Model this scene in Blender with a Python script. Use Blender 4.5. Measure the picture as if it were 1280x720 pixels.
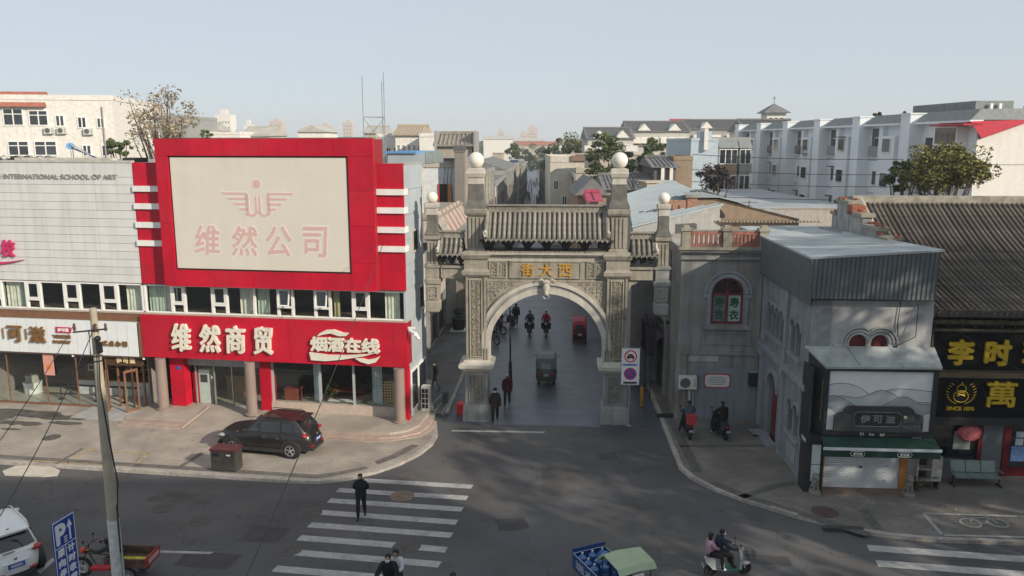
import bpy, bmesh, math, random
from mathutils import Vector, Matrix, Quaternion
random.seed(7)
PI=math.pi
scene=bpy.context.scene
for o in list(bpy.data.objects): bpy.data.objects.remove(o)
COL=scene.collection
TMP=bpy.data.scenes.new('scratch')
# ---------------- camera ----------------
CAMH=13.35; FOC=1000.0; TH=math.atan(182/FOC)
cam=bpy.data.cameras.new('camera'); cam.sensor_width=36; cam.lens=36*FOC/1280; cam.clip_end=8000
camo=bpy.data.objects.new('camera',cam); COL.objects.link(camo)
camo.location=(0,0,CAMH); camo.rotation_euler=(PI/2-TH,0,0); scene.camera=camo
# ---------------- light ----------------
SUN_EL=25.0; SUN_AZ=(0.78,-0.62)
az=math.atan2(SUN_AZ[0],SUN_AZ[1])
world=bpy.data.worlds.new('World'); scene.world=world; world.use_nodes=True
nt=world.node_tree; bg=nt.nodes['Background']
sky=nt.nodes.new('ShaderNodeTexSky'); sky.sky_type='NISHITA'; sky.sun_disc=False
sky.sun_elevation=math.radians(SUN_EL); sky.sun_rotation=az; sky.altitude=50; sky.air_density=0.7; sky.dust_density=0.6; sky.ozone_density=2.0
hz=nt.nodes.new('ShaderNodeMix'); hz.data_type='RGBA'; hz.inputs[0].default_value=0.78; hz.inputs[7].default_value=(5.95,6.5,6.9,1)   # thin even overcast veil over the whole sky
nt.links.new(sky.outputs[0],hz.inputs[6]); nt.links.new(hz.outputs[2],bg.inputs[0]); bg.inputs[1].default_value=0.112
sl=bpy.data.lights.new('sun','SUN'); sl.energy=5.0; sl.angle=math.radians(0.55); sl.color=(1.0,0.885,0.73)
so=bpy.data.objects.new('sun',sl); COL.objects.link(so)
el=math.radians(SUN_EL)
sd=Vector((math.sin(az)*math.cos(el),math.cos(az)*math.cos(el),math.sin(el)))
so.rotation_euler=sd.to_track_quat('Z','Y').to_euler(); so.location=(30,-30,60)
vs=scene.view_settings; vs.view_transform='Standard'; vs.look='None'; vs.gamma=1.0; vs.exposure=0.0
# ---------------- measuring helpers ----------------
def ray(px,py):
    x=(px-640)/FOC; y=(py-360)/FOC; c,s=math.cos(TH),math.sin(TH)
    return Vector((x,c-y*s,-s-y*c))
def gnd(px,py,z=0.0):
    r=ray(px,py); t=(z-CAMH)/r.z; return Vector((r.x*t,r.y*t,z))
def atY(px,py,Y):
    r=ray(px,py); t=Y/r.y; return Vector((r.x*t,Y,CAMH+r.z*t))
def zat(py,Y): return atY(640,py,Y).z
def xat(px,Y,z=8.0):
    # x of a pixel column for a point at distance Y and height z
    c,s=math.cos(TH),math.sin(TH)
    return (px-640)/FOC*(Y*c+(CAMH-z)*s)
# ---------------- materials ----------------
MATS={}
def hexl(h): pass
def mat(name,col,rough=0.75,var=0.12,scale=3.0,metal=0.0,bump=0.0,bscale=None,streak=0.0,objvar=0.0,spec=0.4,stain=None,stainamt=0.0,stscale=0.7,emit=None,estr=0.0,detail=4.0):
    if name in MATS: return MATS[name]
    m=bpy.data.materials.new(name); m.use_nodes=True; t=m.node_tree; b=t.nodes['Principled BSDF']
    b.inputs['Roughness'].default_value=rough; b.inputs['Metallic'].default_value=metal
    b.inputs['Specular IOR Level'].default_value=spec
    tc=t.nodes.new('ShaderNodeTexCoord')
    def mixc(a,bb,fac,mode='MIX'):
        n=t.nodes.new('ShaderNodeMix'); n.data_type='RGBA'; n.blend_type=mode
        for s_,v in ((6,a),(7,bb),(0,fac)):
            if hasattr(v,'links'): t.links.new(v,n.inputs[s_])
            else: n.inputs[s_].default_value=v if s_==0 else (*v,1)
        return n.outputs[2]
    def noise(sc,vec=None,det=detail,lo=0.3,hi=0.7,mapscale=None):
        n=t.nodes.new('ShaderNodeTexNoise'); n.inputs['Scale'].default_value=sc; n.inputs['Detail'].default_value=det
        v=tc.outputs['Object']
        if mapscale:
            mp=t.nodes.new('ShaderNodeMapping'); mp.inputs['Scale'].default_value=mapscale; t.links.new(v,mp.inputs[0]); v=mp.outputs[0]
        t.links.new(v,n.inputs['Vector'])
        r=t.nodes.new('ShaderNodeMapRange'); r.inputs[1].default_value=lo; r.inputs[2].default_value=hi
        t.links.new(n.outputs[0],r.inputs[0]); return r.outputs[0],n.outputs[0]
    dark=tuple(c*(1-var) for c in col); lite=tuple(min(1,c*(1+var)) for c in col)
    f,raw=noise(scale)
    c=mixc(dark,lite,f)
    if stain is not None:
        f2,_=noise(stscale,lo=0.48,hi=0.68,det=6)
        mm=t.nodes.new('ShaderNodeMath'); mm.operation='MULTIPLY'; mm.inputs[1].default_value=stainamt; t.links.new(f2,mm.inputs[0])
        c=mixc(c,stain,mm.outputs[0])
    if streak:
        f3,_=noise(1.0,lo=0.45,hi=0.75,mapscale=(3.5,3.5,0.25),det=5)
        mm=t.nodes.new('ShaderNodeMath'); mm.operation='MULTIPLY'; mm.inputs[1].default_value=streak; t.links.new(f3,mm.inputs[0])
        c=mixc(c,tuple(x*0.35 for x in col),mm.outputs[0])
    if objvar:
        oi=t.nodes.new('ShaderNodeObjectInfo'); r=t.nodes.new('ShaderNodeMapRange'); r.inputs[3].default_value=1-objvar; r.inputs[4].default_value=1+objvar
        t.links.new(oi.outputs['Random'],r.inputs[0])
        h=t.nodes.new('ShaderNodeHueSaturation'); t.links.new(r.outputs[0],h.inputs['Value']); t.links.new(c,h.inputs['Color']); c=h.outputs[0]
    t.links.new(c,b.inputs['Base Color'])
    if bump:
        n=t.nodes.new('ShaderNodeTexNoise'); n.inputs['Scale'].default_value=bscale or scale*4; n.inputs['Detail'].default_value=5
        t.links.new(tc.outputs['Object'],n.inputs['Vector'])
        bp=t.nodes.new('ShaderNodeBump'); bp.inputs['Strength'].default_value=bump; bp.inputs['Distance'].default_value=0.03
        t.links.new(n.outputs[0],bp.inputs['Height']); t.links.new(bp.outputs[0],b.inputs['Normal'])
    if emit: b.inputs['Emission Color'].default_value=(*emit,1); b.inputs['Emission Strength'].default_value=estr
    MATS[name]=m; return m
def glass(name,tint=(0.93,0.96,0.95),refl=0.02,alpha=0.75):
    if name in MATS: return MATS[name]
    m=bpy.data.materials.new(name); m.use_nodes=True; t=m.node_tree; t.nodes.clear()
    o=t.nodes.new('ShaderNodeOutputMaterial'); tr=t.nodes.new('ShaderNodeBsdfTransparent'); tr.inputs[0].default_value=(*tint,1)
    g=t.nodes.new('ShaderNodeBsdfGlossy'); g.inputs['Roughness'].default_value=0.03; g.inputs[0].default_value=(.9,.95,1,1)
    fr=t.nodes.new('ShaderNodeLayerWeight'); pw=t.nodes.new('ShaderNodeMath'); pw.operation='POWER'; pw.inputs[1].default_value=4.0; t.links.new(fr.outputs['Facing'],pw.inputs[0])
    ad=t.nodes.new('ShaderNodeMath'); ad.operation='MULTIPLY_ADD'; ad.inputs[1].default_value=.55; ad.inputs[2].default_value=refl+.02; ad.use_clamp=True; t.links.new(pw.outputs[0],ad.inputs[0])
    mx=t.nodes.new('ShaderNodeMixShader'); t.links.new(ad.outputs[0],mx.inputs[0]); t.links.new(tr.outputs[0],mx.inputs[1]); t.links.new(g.outputs[0],mx.inputs[2]); t.links.new(mx.outputs[0],o.inputs[0])
    MATS[name]=m; return m
def darkglass(name,col=(0.02,0.025,0.03),rough=0.06):
    return mat(name,col,rough=rough,var=0.5,scale=0.7,spec=0.9,objvar=0.5)
# ---------------- mesh builder ----------------
class M:
    def __init__(s): s.v=[]; s.f=[]; s.mi=[]; s.cur=0
    def add(s,vs,fs):
        n=len(s.v); s.v+= [tuple(p) for p in vs]
        for f in fs: s.f.append([n+i for i in f]); s.mi.append(s.cur)
        return s
    def box(s,x0,x1,y0,y1,z0,z1):
        if x0>x1:x0,x1=x1,x0
        if y0>y1:y0,y1=y1,y0
        if z0>z1:z0,z1=z1,z0
        return s.add([(x0,y0,z0),(x1,y0,z0),(x1,y1,z0),(x0,y1,z0),(x0,y0,z1),(x1,y0,z1),(x1,y1,z1),(x0,y1,z1)],
          [(0,3,2,1),(4,5,6,7),(0,1,5,4),(1,2,6,5),(2,3,7,6),(3,0,4,7)])
    def taper(s,cx,cy,z0,z1,w0,d0,w1,d1):
        a=[(cx-w0/2,cy-d0/2,z0),(cx+w0/2,cy-d0/2,z0),(cx+w0/2,cy+d0/2,z0),(cx-w0/2,cy+d0/2,z0)]
        b=[(cx-w1/2,cy-d1/2,z1),(cx+w1/2,cy-d1/2,z1),(cx+w1/2,cy+d1/2,z1),(cx-w1/2,cy+d1/2,z1)]
        return s.add(a+b,[(0,3,2,1),(4,5,6,7),(0,1,5,4),(1,2,6,5),(2,3,7,6),(3,0,4,7)])
    def stack(s,cx,cy,prof):  # prof list of (z,w,d)
        n=len(s.v); vs=[]
        for z,w,d in prof: vs+=[(cx-w/2,cy-d/2,z),(cx+w/2,cy-d/2,z),(cx+w/2,cy+d/2,z),(cx-w/2,cy+d/2,z)]
        fs=[(3,2,1,0)]
        k=len(prof)
        for i in range(k-1):
            for j in range(4): fs.append((4*i+j,4*i+(j+1)%4,4*i+4+(j+1)%4,4*i+4+j))
        t=4*(k-1); fs.append((t,t+1,t+2,t+3)); return s.add(vs,fs)
    def tube(s,pts,r,seg=8,r2=None,cap=True):
        pts=[Vector(p) for p in pts]; n=len(pts); vs=[]
        up=Vector((0,0,1))
        for i,p in enumerate(pts):
            d=(pts[min(i+1,n-1)]-pts[max(i-1,0)]).normalized()
            a=d.cross(up)
            if a.length<1e-3: a=d.cross(Vector((1,0,0)))
            a.normalize(); b=a.cross(d)
            rr=r if r2 is None else r+(r2-r)*i/(n-1)
            for k in range(seg):
                t=2*PI*k/seg; vs.append(p+(a*math.cos(t)+b*math.sin(t))*rr)
        fs=[]
        for i in range(n-1):
            for k in range(seg): fs.append((i*seg+k,i*seg+(k+1)%seg,(i+1)*seg+(k+1)%seg,(i+1)*seg+k))
        if cap: fs.append(tuple(range(seg))[::-1]); fs.append(tuple((n-1)*seg+k for k in range(seg)))
        return s.add(vs,fs)
    def lathe(s,cx,cy,prof,seg=16): # prof (z,r)
        vs=[];k=len(prof)
        for z,r in prof:
            for j in range(seg): t=2*PI*j/seg; vs.append((cx+r*math.cos(t),cy+r*math.sin(t),z))
        fs=[]
        for i in range(k-1):
            for j in range(seg): fs.append((i*seg+j,i*seg+(j+1)%seg,(i+1)*seg+(j+1)%seg,(i+1)*seg+j))
        fs.append(tuple(range(seg))[::-1]); fs.append(tuple((k-1)*seg+j for j in range(seg)))
        return s.add(vs,fs)
    def ball(s,c,r,seg=16,rings=8,sc=(1,1,1)):
        vs=[];fs=[]
        for i in range(1,rings):
            a=PI*i/rings
            for j in range(seg): t=2*PI*j/seg; vs.append((c[0]+r*sc[0]*math.sin(a)*math.cos(t),c[1]+r*sc[1]*math.sin(a)*math.sin(t),c[2]+r*sc[2]*math.cos(a)))
        for i in range(rings-2):
            for j in range(seg): fs.append((i*seg+j,(i+1)*seg+j,(i+1)*seg+(j+1)%seg,i*seg+(j+1)%seg))
        n=len(vs); vs+=[(c[0],c[1],c[2]+r*sc[2]),(c[0],c[1],c[2]-r*sc[2])]
        for j in range(seg): fs.append((n,j,(j+1)%seg)); fs.append((n+1,(rings-2)*seg+(j+1)%seg,(rings-2)*seg+j))
        return s.add(vs,fs)
    def prism(s,poly,y0,y1):   # poly in x,z extruded along y
        n=len(poly); vs=[(x,y0,z) for x,z in poly]+[(x,y1,z) for x,z in poly]
        return s.add(vs,[tuple(range(n)),tuple(range(2*n-1,n-1,-1))]+[(i,i+n,(i+1)%n+n,(i+1)%n) for i in range(n)])
    def slab(s,poly,z0,z1):   # poly in x,y
        n=len(poly); vs=[(x,y,z0) for x,y in poly]+[(x,y,z1) for x,y in poly]
        return s.add(vs,[tuple(range(n-1,-1,-1)),tuple(range(n,2*n))]+[(i,(i+1)%n,(i+1)%n+n,i+n) for i in range(n)])
    def sprism(s,poly,x0,x1):  # poly in y,z extruded along x
        n=len(poly); vs=[(x0,y,z) for y,z in poly]+[(x1,y,z) for y,z in poly]
        return s.add(vs,[tuple(range(n-1,-1,-1)),tuple(range(n,2*n))]+[(i,(i+1)%n,(i+1)%n+n,i+n) for i in range(n)])
    def quad(s,a,b,c,d): return s.add([a,b,c,d],[(0,1,2,3)])
    def xf(s,mtx,start=0):
        for i in range(start,len(s.v)): s.v[i]=tuple(mtx@Vector(s.v[i]))
        return s
    def mesh(s,name,mats,smooth=False):
        me=bpy.data.meshes.new(name); me.from_pydata(s.v,[],s.f); 
        if not isinstance(mats,(list,tuple)): mats=[mats]
        for m in mats: me.materials.append(m)
        if len(mats)>1: me.polygons.foreach_set('material_index',s.mi)
        if smooth:
            me.polygons.foreach_set('use_smooth',[True]*len(me.polygons))
            if smooth!='all':
                try: me.set_sharp_from_angle(angle=math.radians(35))
                except Exception: pass
        me.update(); return me
    def obj(s,name,mats,parent=None,smooth=False,loc=None,kind=None,label=None):
        o=bpy.data.objects.new(name,s.mesh(name,mats,smooth)); COL.objects.link(o)
        if parent is not None: o.parent=parent
        if loc: o.location=loc
        if kind: o['kind']=kind
        if label: o['label']=label
        return o
def tag(o,label=None,cat=None,group=None,kind=None):
    if label:o['label']=label
    if cat:o['category']=cat
    if group:o['group']=group
    if kind:o['kind']=kind
    return o
def thing(name,label,cat,loc=(0,0,0),rz=0.0,group=None):
    o=bpy.data.objects.new(name,None); COL.objects.link(o); o.location=loc; o.rotation_euler=(0,0,rz)
    o.empty_display_size=0.3
    return tag(o,label,cat,group)
def struct(name,loc=(0,0,0),rz=0.0):
    o=bpy.data.objects.new(name,None); COL.objects.link(o); o.location=loc; o.rotation_euler=(0,0,rz); o['kind']='structure'; return o
def bx(name,m,parent,x0,x1,y0,y1,z0,z1,label=None): return M().box(x0,x1,y0,y1,z0,z1).obj(name,m,parent,label=label)
def copies(me_obj,locs,rots=None,parent=None):
    out=[]
    for i,l in enumerate(locs):
        o=me_obj.copy(); COL.objects.link(o); o.parent=parent if parent is not None else me_obj.parent; o.location=l
        if rots: o.rotation_euler=rots[i]
        out.append(o)
    return out
def children(o): return [c for c in bpy.data.objects if c.parent==o]
def copy_tree(o,parent=None):
    c=o.copy(); COL.objects.link(c)
    if parent is not None: c.parent=parent
    for ch in KIDS(o): copy_tree(ch,c)
    return c
def KIDS(o): return list(o.children)
def text(body,x0,x1,z0,z1,y,mt,parent,name='lettering',depth=0.05,bold=0.0,shear=0.0,side=None,label=None,onroof=False):
    """text stretched to a box on the plane y (facing -y); side=x plane facing -x"""
    cu=bpy.data.curves.new('t','FONT'); cu.body=body; cu.extrude=depth/2; cu.shear=shear; cu.resolution_u=3
    to=bpy.data.objects.new('t',cu); TMP.collection.objects.link(to); TMP.view_layers[0].update(); dg=TMP.view_layers[0].depsgraph
    me=bpy.data.meshes.new_from_object(to.evaluated_get(dg)); 
    bpy.data.objects.remove(to); bpy.data.curves.remove(cu)
    xs=[v.co.x for v in me.vertices]; ys=[v.co.y for v in me.vertices]
    ax,bx_,ay,by=min(xs),max(xs),min(ys),max(ys)
    base=[]
    for v in me.vertices:
        X=(v.co.x-ax)/(bx_-ax); Z=(v.co.y-ay)/(by-ay); d=v.co.z
        base.append((x0+bold+(x1-x0-2*bold)*X, z0+bold+(z1-z0-2*bold)*Z, d))
    polys=[tuple(p.vertices) for p in me.polygons]; bpy.data.meshes.remove(me)
    sh=[(0,0)] if bold<=0 else [(0,0),(bold,.0),(-bold,.0),(0,bold),(0,-bold),(.7*bold,.7*bold),(-.7*bold,.7*bold),(.7*bold,-.7*bold),(-.7*bold,-.7*bold)]
    vs=[];fs=[]
    for k,(sx,sz) in enumerate(sh):
        n=len(vs)
        for (x,z,d) in base:
            yy=y-d-depth/2+k*.0007
            vs.append((side-d-depth/2+k*.0007,x+sx,z+sz) if side is not None else (x+sx,yy,z+sz))
        fs+=[tuple(n+i for i in p) for p in polys]
    me=bpy.data.meshes.new(name); me.from_pydata(vs,[],fs)
    me.materials.clear(); me.materials.append(mt)
    o=bpy.data.objects.new(name,me); COL.objects.link(o); o.parent=parent
    if label:o['label']=label
    return o
def ring(cx,cz,r0,r1,a0,a1,n):
    return [(cx+r1*math.cos(a0+(a1-a0)*i/n),cz+r1*math.sin(a0+(a1-a0)*i/n)) for i in range(n+1)]+[(cx+r0*math.cos(a1+(a0-a1)*i/n),cz+r0*math.sin(a1+(a0-a1)*i/n)) for i in range(n+1)]
def bandring(mb,cx,cz,r0,r1,y0,y1,n=24,a0=0,a1=PI,plane='y'):
    vs=[]
    for i in range(n+1):
        a=a0+(a1-a0)*i/n; c,s=math.cos(a),math.sin(a)
        for (r,y) in ((r0,y0),(r1,y0),(r1,y1),(r0,y1)):
            if plane=='y': vs.append((cx+r*c,y,cz+r*s))
            else: vs.append((y,cx+r*c,cz+r*s))
    fs=[]
    for i in range(n):
        for k in range(4): fs.append((4*i+k,4*i+(k+1)%4,4*i+4+(k+1)%4,4*i+4+k))
    fs.append((0,1,2,3)); fs.append((4*n+3,4*n+2,4*n+1,4*n))
    return mb.add(vs,fs)
A0=gnd(683,523); AROT=-math.radians(3.5)
L0=gnd(355,525); LROT=-math.radians(8.5)
def AW(u,v,z=0.0):
    a=-AROT; return Vector((A0.x+u*math.cos(a)+v*math.sin(a),A0.y-u*math.sin(a)+v*math.cos(a),z))
SROT=-math.radians(1.2)
def SW(u,v,z=0.0):
    a=-SROT; return Vector((A0.x+u*math.cos(a)+v*math.sin(a),A0.y-u*math.sin(a)+v*math.cos(a),z))
LEFTROT=-math.radians(2.9); RIGHTROT=0.0
def ROWP(side,v,off=0.0,z=0.0):   # street-side face line of the left / right row
    return Vector((-5.95+.0507*v+off,A0.y+v,z)) if side<0 else Vector((8.05-.002*v+off,A0.y+v,z))
def LW(u,v,z=0.0):
    a=-LROT; return Vector((L0.x+u*math.cos(a)+v*math.sin(a),L0.y-u*math.sin(a)+v*math.cos(a),z))
# ---- shared materials
asphalt=mat('asphalt',(0.078,0.079,0.084),rough=0.78,var=0.28,scale=0.30,bump=0.4,bscale=60,stain=(0.135,0.125,0.115),stainamt=0.65,stscale=0.22,detail=10)
def asphalt_extra():
    t=asphalt.node_tree; b=t.nodes['Principled BSDF']; src=b.inputs['Base Color'].links[0].from_socket; tc=t.nodes.new('ShaderNodeTexCoord')
    def layer(src,fac,col,mode='MIX'):
        n=t.nodes.new('ShaderNodeMix'); n.data_type='RGBA'; n.blend_type=mode; t.links.new(fac,n.inputs[0]); t.links.new(src,n.inputs[6]); n.inputs[7].default_value=(*col,1); return n.outputs[2]
    def rng(o,a,b_,c=0,d=1):
        r=t.nodes.new('ShaderNodeMapRange'); r.inputs[1].default_value=a; r.inputs[2].default_value=b_; r.inputs[3].default_value=c; r.inputs[4].default_value=d; t.links.new(o,r.inputs[0]); return r.outputs[0]
    # traffic-polished bands running with the road
    mp=t.nodes.new('ShaderNodeMapping'); mp.inputs['Rotation'].default_value=(0,0,math.radians(5)); mp.inputs['Scale'].default_value=(.03,.55,1); t.links.new(tc.outputs['Object'],mp.inputs[0])
    n=t.nodes.new('ShaderNodeTexNoise'); n.inputs['Scale'].default_value=1.3; n.inputs['Detail'].default_value=5; t.links.new(mp.outputs[0],n.inputs['Vector']); src=layer(src,rng(n.outputs[0],.45,.7,0,.55),(.10,.096,.094))
    # fine aggregate speckle
    n=t.nodes.new('ShaderNodeTexNoise'); n.inputs['Scale'].default_value=22; n.inputs['Detail'].default_value=6; t.links.new(tc.outputs['Object'],n.inputs['Vector']); src=layer(src,rng(n.outputs[0],.5,.72,0,.45),(.15,.145,.14))
    # oil and tyre darkening
    n=t.nodes.new('ShaderNodeTexNoise'); n.inputs['Scale'].default_value=.9; n.inputs['Detail'].default_value=8; n.inputs['Roughness'].default_value=.7; t.links.new(tc.outputs['Object'],n.inputs['Vector']); src=layer(src,rng(n.outputs[0],.56,.72,0,.5),(.035,.034,.036))
    # cracks
    v=t.nodes.new('ShaderNodeTexVoronoi'); v.feature='DISTANCE_TO_EDGE'; v.inputs['Scale'].default_value=.22
    d=t.nodes.new('ShaderNodeTexNoise'); d.inputs['Scale'].default_value=1.6; d.inputs['Detail'].default_value=6; t.links.new(tc.outputs['Object'],d.inputs['Vector'])
    ad=t.nodes.new('ShaderNodeMix'); ad.data_type='RGBA'; ad.blend_type='ADD'; ad.inputs[0].default_value=1.0; t.links.new(tc.outputs['Object'],ad.inputs[6]); t.links.new(d.outputs['Color'],ad.inputs[7]); t.links.new(ad.outputs[2],v.inputs['Vector'])
    src=layer(src,rng(v.outputs['Distance'],.0,.006,.55,0),(.025,.024,.025))
    t.links.new(src,b.inputs['Base Color'])
asphalt_extra()
def paving(name,col,bw,bh,mortar,rough=0.8,rot=0.0,var=.25,stain=None,amt=.5,msize=.012):
    if name in MATS: return MATS[name]
    m=mat(name,col,rough=rough,var=0.18,scale=0.8,stain=stain,stainamt=amt,stscale=0.35,bump=0.2,bscale=30)
    t=m.node_tree; b=t.nodes['Principled BSDF']; src=b.inputs['Base Color'].links[0].from_socket
    tc=t.nodes.new('ShaderNodeTexCoord'); mp=t.nodes.new('ShaderNodeMapping'); mp.inputs['Rotation'].default_value=(0,0,rot); t.links.new(tc.outputs['Object'],mp.inputs[0])
    br=t.nodes.new('ShaderNodeTexBrick'); br.inputs['Scale'].default_value=1; br.inputs['Brick Width'].default_value=bw; br.inputs['Row Height'].default_value=bh
    br.inputs['Mortar Size'].default_value=msize; br.inputs['Color1'].default_value=(1-var,)*3+(1,); br.inputs['Color2'].default_value=(1,1,1,1); br.inputs['Mortar'].default_value=(mortar,)*3+(1,)
    t.links.new(mp.outputs[0],br.inputs[0])
    n=t.nodes.new('ShaderNodeMix'); n.data_type='RGBA'; n.blend_type='MULTIPLY'; n.inputs[0].default_value=1
    t.links.new(src,n.inputs[6]); t.links.new(br.outputs[0],n.inputs[7]); t.links.new(n.outputs[2],b.inputs['Base Color'])
    return m
pave_l=paving('pavement stone warm',(0.34,0.305,0.262),0.6,0.3,0.78,stain=(0.17,0.15,0.13),amt=0.55,var=.07)
pave_r=paving('pavement stone grey',(0.20,0.185,0.17),0.4,0.2,0.75,stain=(0.12,0.11,0.10),amt=0.6,var=.16)
pave_street=paving('dark street stone',(0.092,0.110,0.140),0.9,0.45,0.6,rough=0.4,stain=(0.05,0.055,0.06),amt=0.5,var=.22)
pave_walk=paving('walk slabs',(0.15,0.15,0.15),0.6,1.2,0.65,stain=(0.09,0.09,0.09),amt=0.5,var=.25)
kerbm=mat('kerb granite',(0.36,0.33,0.30),var=0.2,scale=6,bump=.2,objvar=.12,stain=(0.2,0.18,0.16),stainamt=.5)
paint=mat('road paint',(0.37,0.37,0.36),rough=.7,var=.16,scale=5,stain=(0.15,0.15,0.15),stainamt=.45,stscale=1.2,bump=.1,detail=8)
white=mat('white paint',(0.78,0.77,0.74),rough=.5,var=.05,scale=2,streak=.12)
red_panel=mat('red panel',(0.50,0.006,0.028),rough=.5,var=.12,scale=.9,objvar=.07,streak=.22,spec=.28,bump=.06,bscale=2,stain=(.42,.03,.04),stainamt=.4,stscale=.6)
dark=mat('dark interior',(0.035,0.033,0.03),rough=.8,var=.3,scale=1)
metal_d=mat('dark metal',(0.05,0.05,0.055),rough=.45,metal=.6,var=.2)
metal_l=mat('steel',(0.55,0.56,0.57),rough=.35,metal=.8,var=.1)
black=mat('black plastic',(0.018,0.018,0.02),rough=.45,var=.2)
rubber=mat('tyre rubber',(0.02,0.02,0.021),rough=.85,var=.2)
pane=glass('clear glass')
pane_dark=darkglass('window glass')
curtain=mat('cream curtain',(0.74,0.71,0.60),rough=.9,var=.15,scale=4)
stone=mat('gate stone',(0.335,0.31,0.255),rough=.88,var=.2,scale=1.6,bump=.5,bscale=25,streak=.6,stain=(0.14,0.13,0.11),stainamt=.75,stscale=1.6,detail=8)
stone_g=mat('gate stone grey',(0.29,0.295,0.285),rough=.85,var=.15,scale=2,bump=.35,bscale=25,streak=.4,stain=(0.18,0.18,0.17),stainamt=.6,stscale=1.5)
stone_w=mat('gate stone pale',(0.50,0.475,0.415),rough=.8,var=.12,scale=2,bump=.25,bscale=25,streak=.3,stain=(0.34,0.31,0.26),stainamt=.5)
stone_d=mat('gate stone dark',(0.14,0.135,0.12),rough=.9,var=.25,scale=3,bump=.4,streak=.5)
# ================= SETTING =================
g=M().quad((-4000,-400,-0.06),(4000,-400,-0.06),(4000,6000,-0.06),(-4000,6000,-0.06)).obj('ground',mat('town ground',(0.17,0.165,0.15),var=.4,scale=0.02,rough=.9)); g['kind']='structure'
road=struct('road')
M().quad((-90,-6,0),(90,-6,0),(90,45,0),(-90,45,0)).obj('asphalt_surface',asphalt,road)
# street behind the gate
st=struct('street',A0[:],AROT)
st.location.z=0
M().add([(-4.9,-1.05,.006),(5.45,-1.05,.006),(5.6,3,.006),(-15,420,.006),(-24,420,.006),(-4.9,3,.006)],[(0,1,2,3,4,5)]).obj('street_paving',pave_street,st)
# zebra stripes left crossing (world coords from photo corners)
za=[((457,598),(592,606)),((425,610),(586,620)),((414,623),(580,634)),((402,637.5),(573,650)),((390,653),(567,666)),((377,669),(560,684)),((371,687),(552,702)),((347,707),(538,723)),((335,731),(524,745))]
def stripe(p,q,w=.37,par=road,name='zebra_stripe'):
    a=gnd(*p);b=gnd(*q); n=Vector((0.03,-1,0)).normalized()*w
    sh=Vector((-.10,0,0))
    m=M().add([a,b,b+n+sh,a+n+sh],[(0,1,2,3)])
    o=m.obj(name,paint,par); o.location.z=.005; return o
for p,q in za:
    if p==(377,669):
        stripe(p,(495,678)); stripe((522,680.5),q)
    else: stripe(p,q)
stripe((1083,681),(1345,700),.42); stripe((1094,700),(1345,719),.42); stripe((1104,721),(1345,742),.42)
stripe((566,537.5),(682,539.5),.2,name='stop_line')
stripe((195,688),(268,690),.14,name='lane_mark')
M().add([gnd(45,714),gnd(66,697),gnd(69,700),gnd(51,717)],[(0,1,2,3)]).obj('parking_mark',paint,road).location.z=.005
# manholes and patches
iron=mat('manhole iron',(0.105,0.095,0.088),rough=.8,metal=.1,var=.4,scale=12,bump=.5)
iron2=mat('new manhole',(0.20,0.15,0.11),rough=.8,var=.4,scale=8,bump=.5)
def manhole(p,r=.38,m=iron,z=.008,par=road):
    c=gnd(*p); b=M().lathe(0,0,[(0,r),(0.004,r),(0.006,r*.97)],20)
    for k in range(-3,4): b.box(-r*.7,r*.7,k*r*.2-.012,k*r*.2+.012,.004,.012)
    bandring(b,0,0,r,r*1.14,0,0.004,20,0,2*PI)
    # ring is built upright; lay a flat collar instead
    b=M().lathe(0,0,[(0,r*1.14),(0.003,r*1.14)],20).lathe(0,0,[(0.003,r),(0.007,r),(0.008,r*.96)],20)
    for k in range(-3,4): b.box(-r*.7,r*.7,k*r*.2-.012,k*r*.2+.012,.007,.013)
    o=b.obj('manhole_cover',m,par,loc=(c.x,c.y,z-.004)); return o
for p in ((512,595),(388,641),(510,683),(203,635),(248,651),(362,687)): manhole(p)
manhole((503,620),.42,iron2)
# ---------- left pavement
KZ=.12
def arc(cx,cy,r,a0,a1,n): return [(cx+r*math.cos(math.radians(a0+(a1-a0)*i/n)),cy+r*math.sin(math.radians(a0+(a1-a0)*i/n))) for i in range(n+1)]
pl=struct('pavement',(L0.x,L0.y,0),LROT)
ex=[(-60,-6.95),(3.2,-6.95)]+[(4.6,-6.85),(5.6,-6.35),(6.5,-5.55),(7.2,-4.6),(7.75,-3.4),(8.0,-2.2),(7.95,-1.1),(7.6,0.2),(7.2,1.2)]
inner=[(6.9,25),(6.9,26),(-60,26)]
M().slab(ex+inner,0.0,KZ).obj('pavement_surface',pave_l,pl)
def kerbline(par,pts,w=.18,z1=KZ+.004,L=1.0,skip=()):
    # cut the polyline into stones
    segs=[]
    for a,b in zip(pts[:-1],pts[1:]):
        a=Vector(a);b=Vector(b); n=max(1,round((b-a).length/L))
        for i in range(n): segs.append((a+(b-a)*i/n,a+(b-a)*(i+1)/n))
    for i,(a,b) in enumerate(segs):
        d=(b-a).normalized(); nrm=Vector((-d.y,d.x))*w; g_=d*.006; dz=random.uniform(-.004,.006)
        M().slab([tuple(a+g_-nrm*.12),tuple(b-g_-nrm*.12),tuple(b-g_+nrm),tuple(a+g_+nrm)],-.02,z1+dz+.004).obj('kerb_stone',kerbm,par)
kerbline(pl,[(-22,-6.95)]+ex[1:-1])
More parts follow.
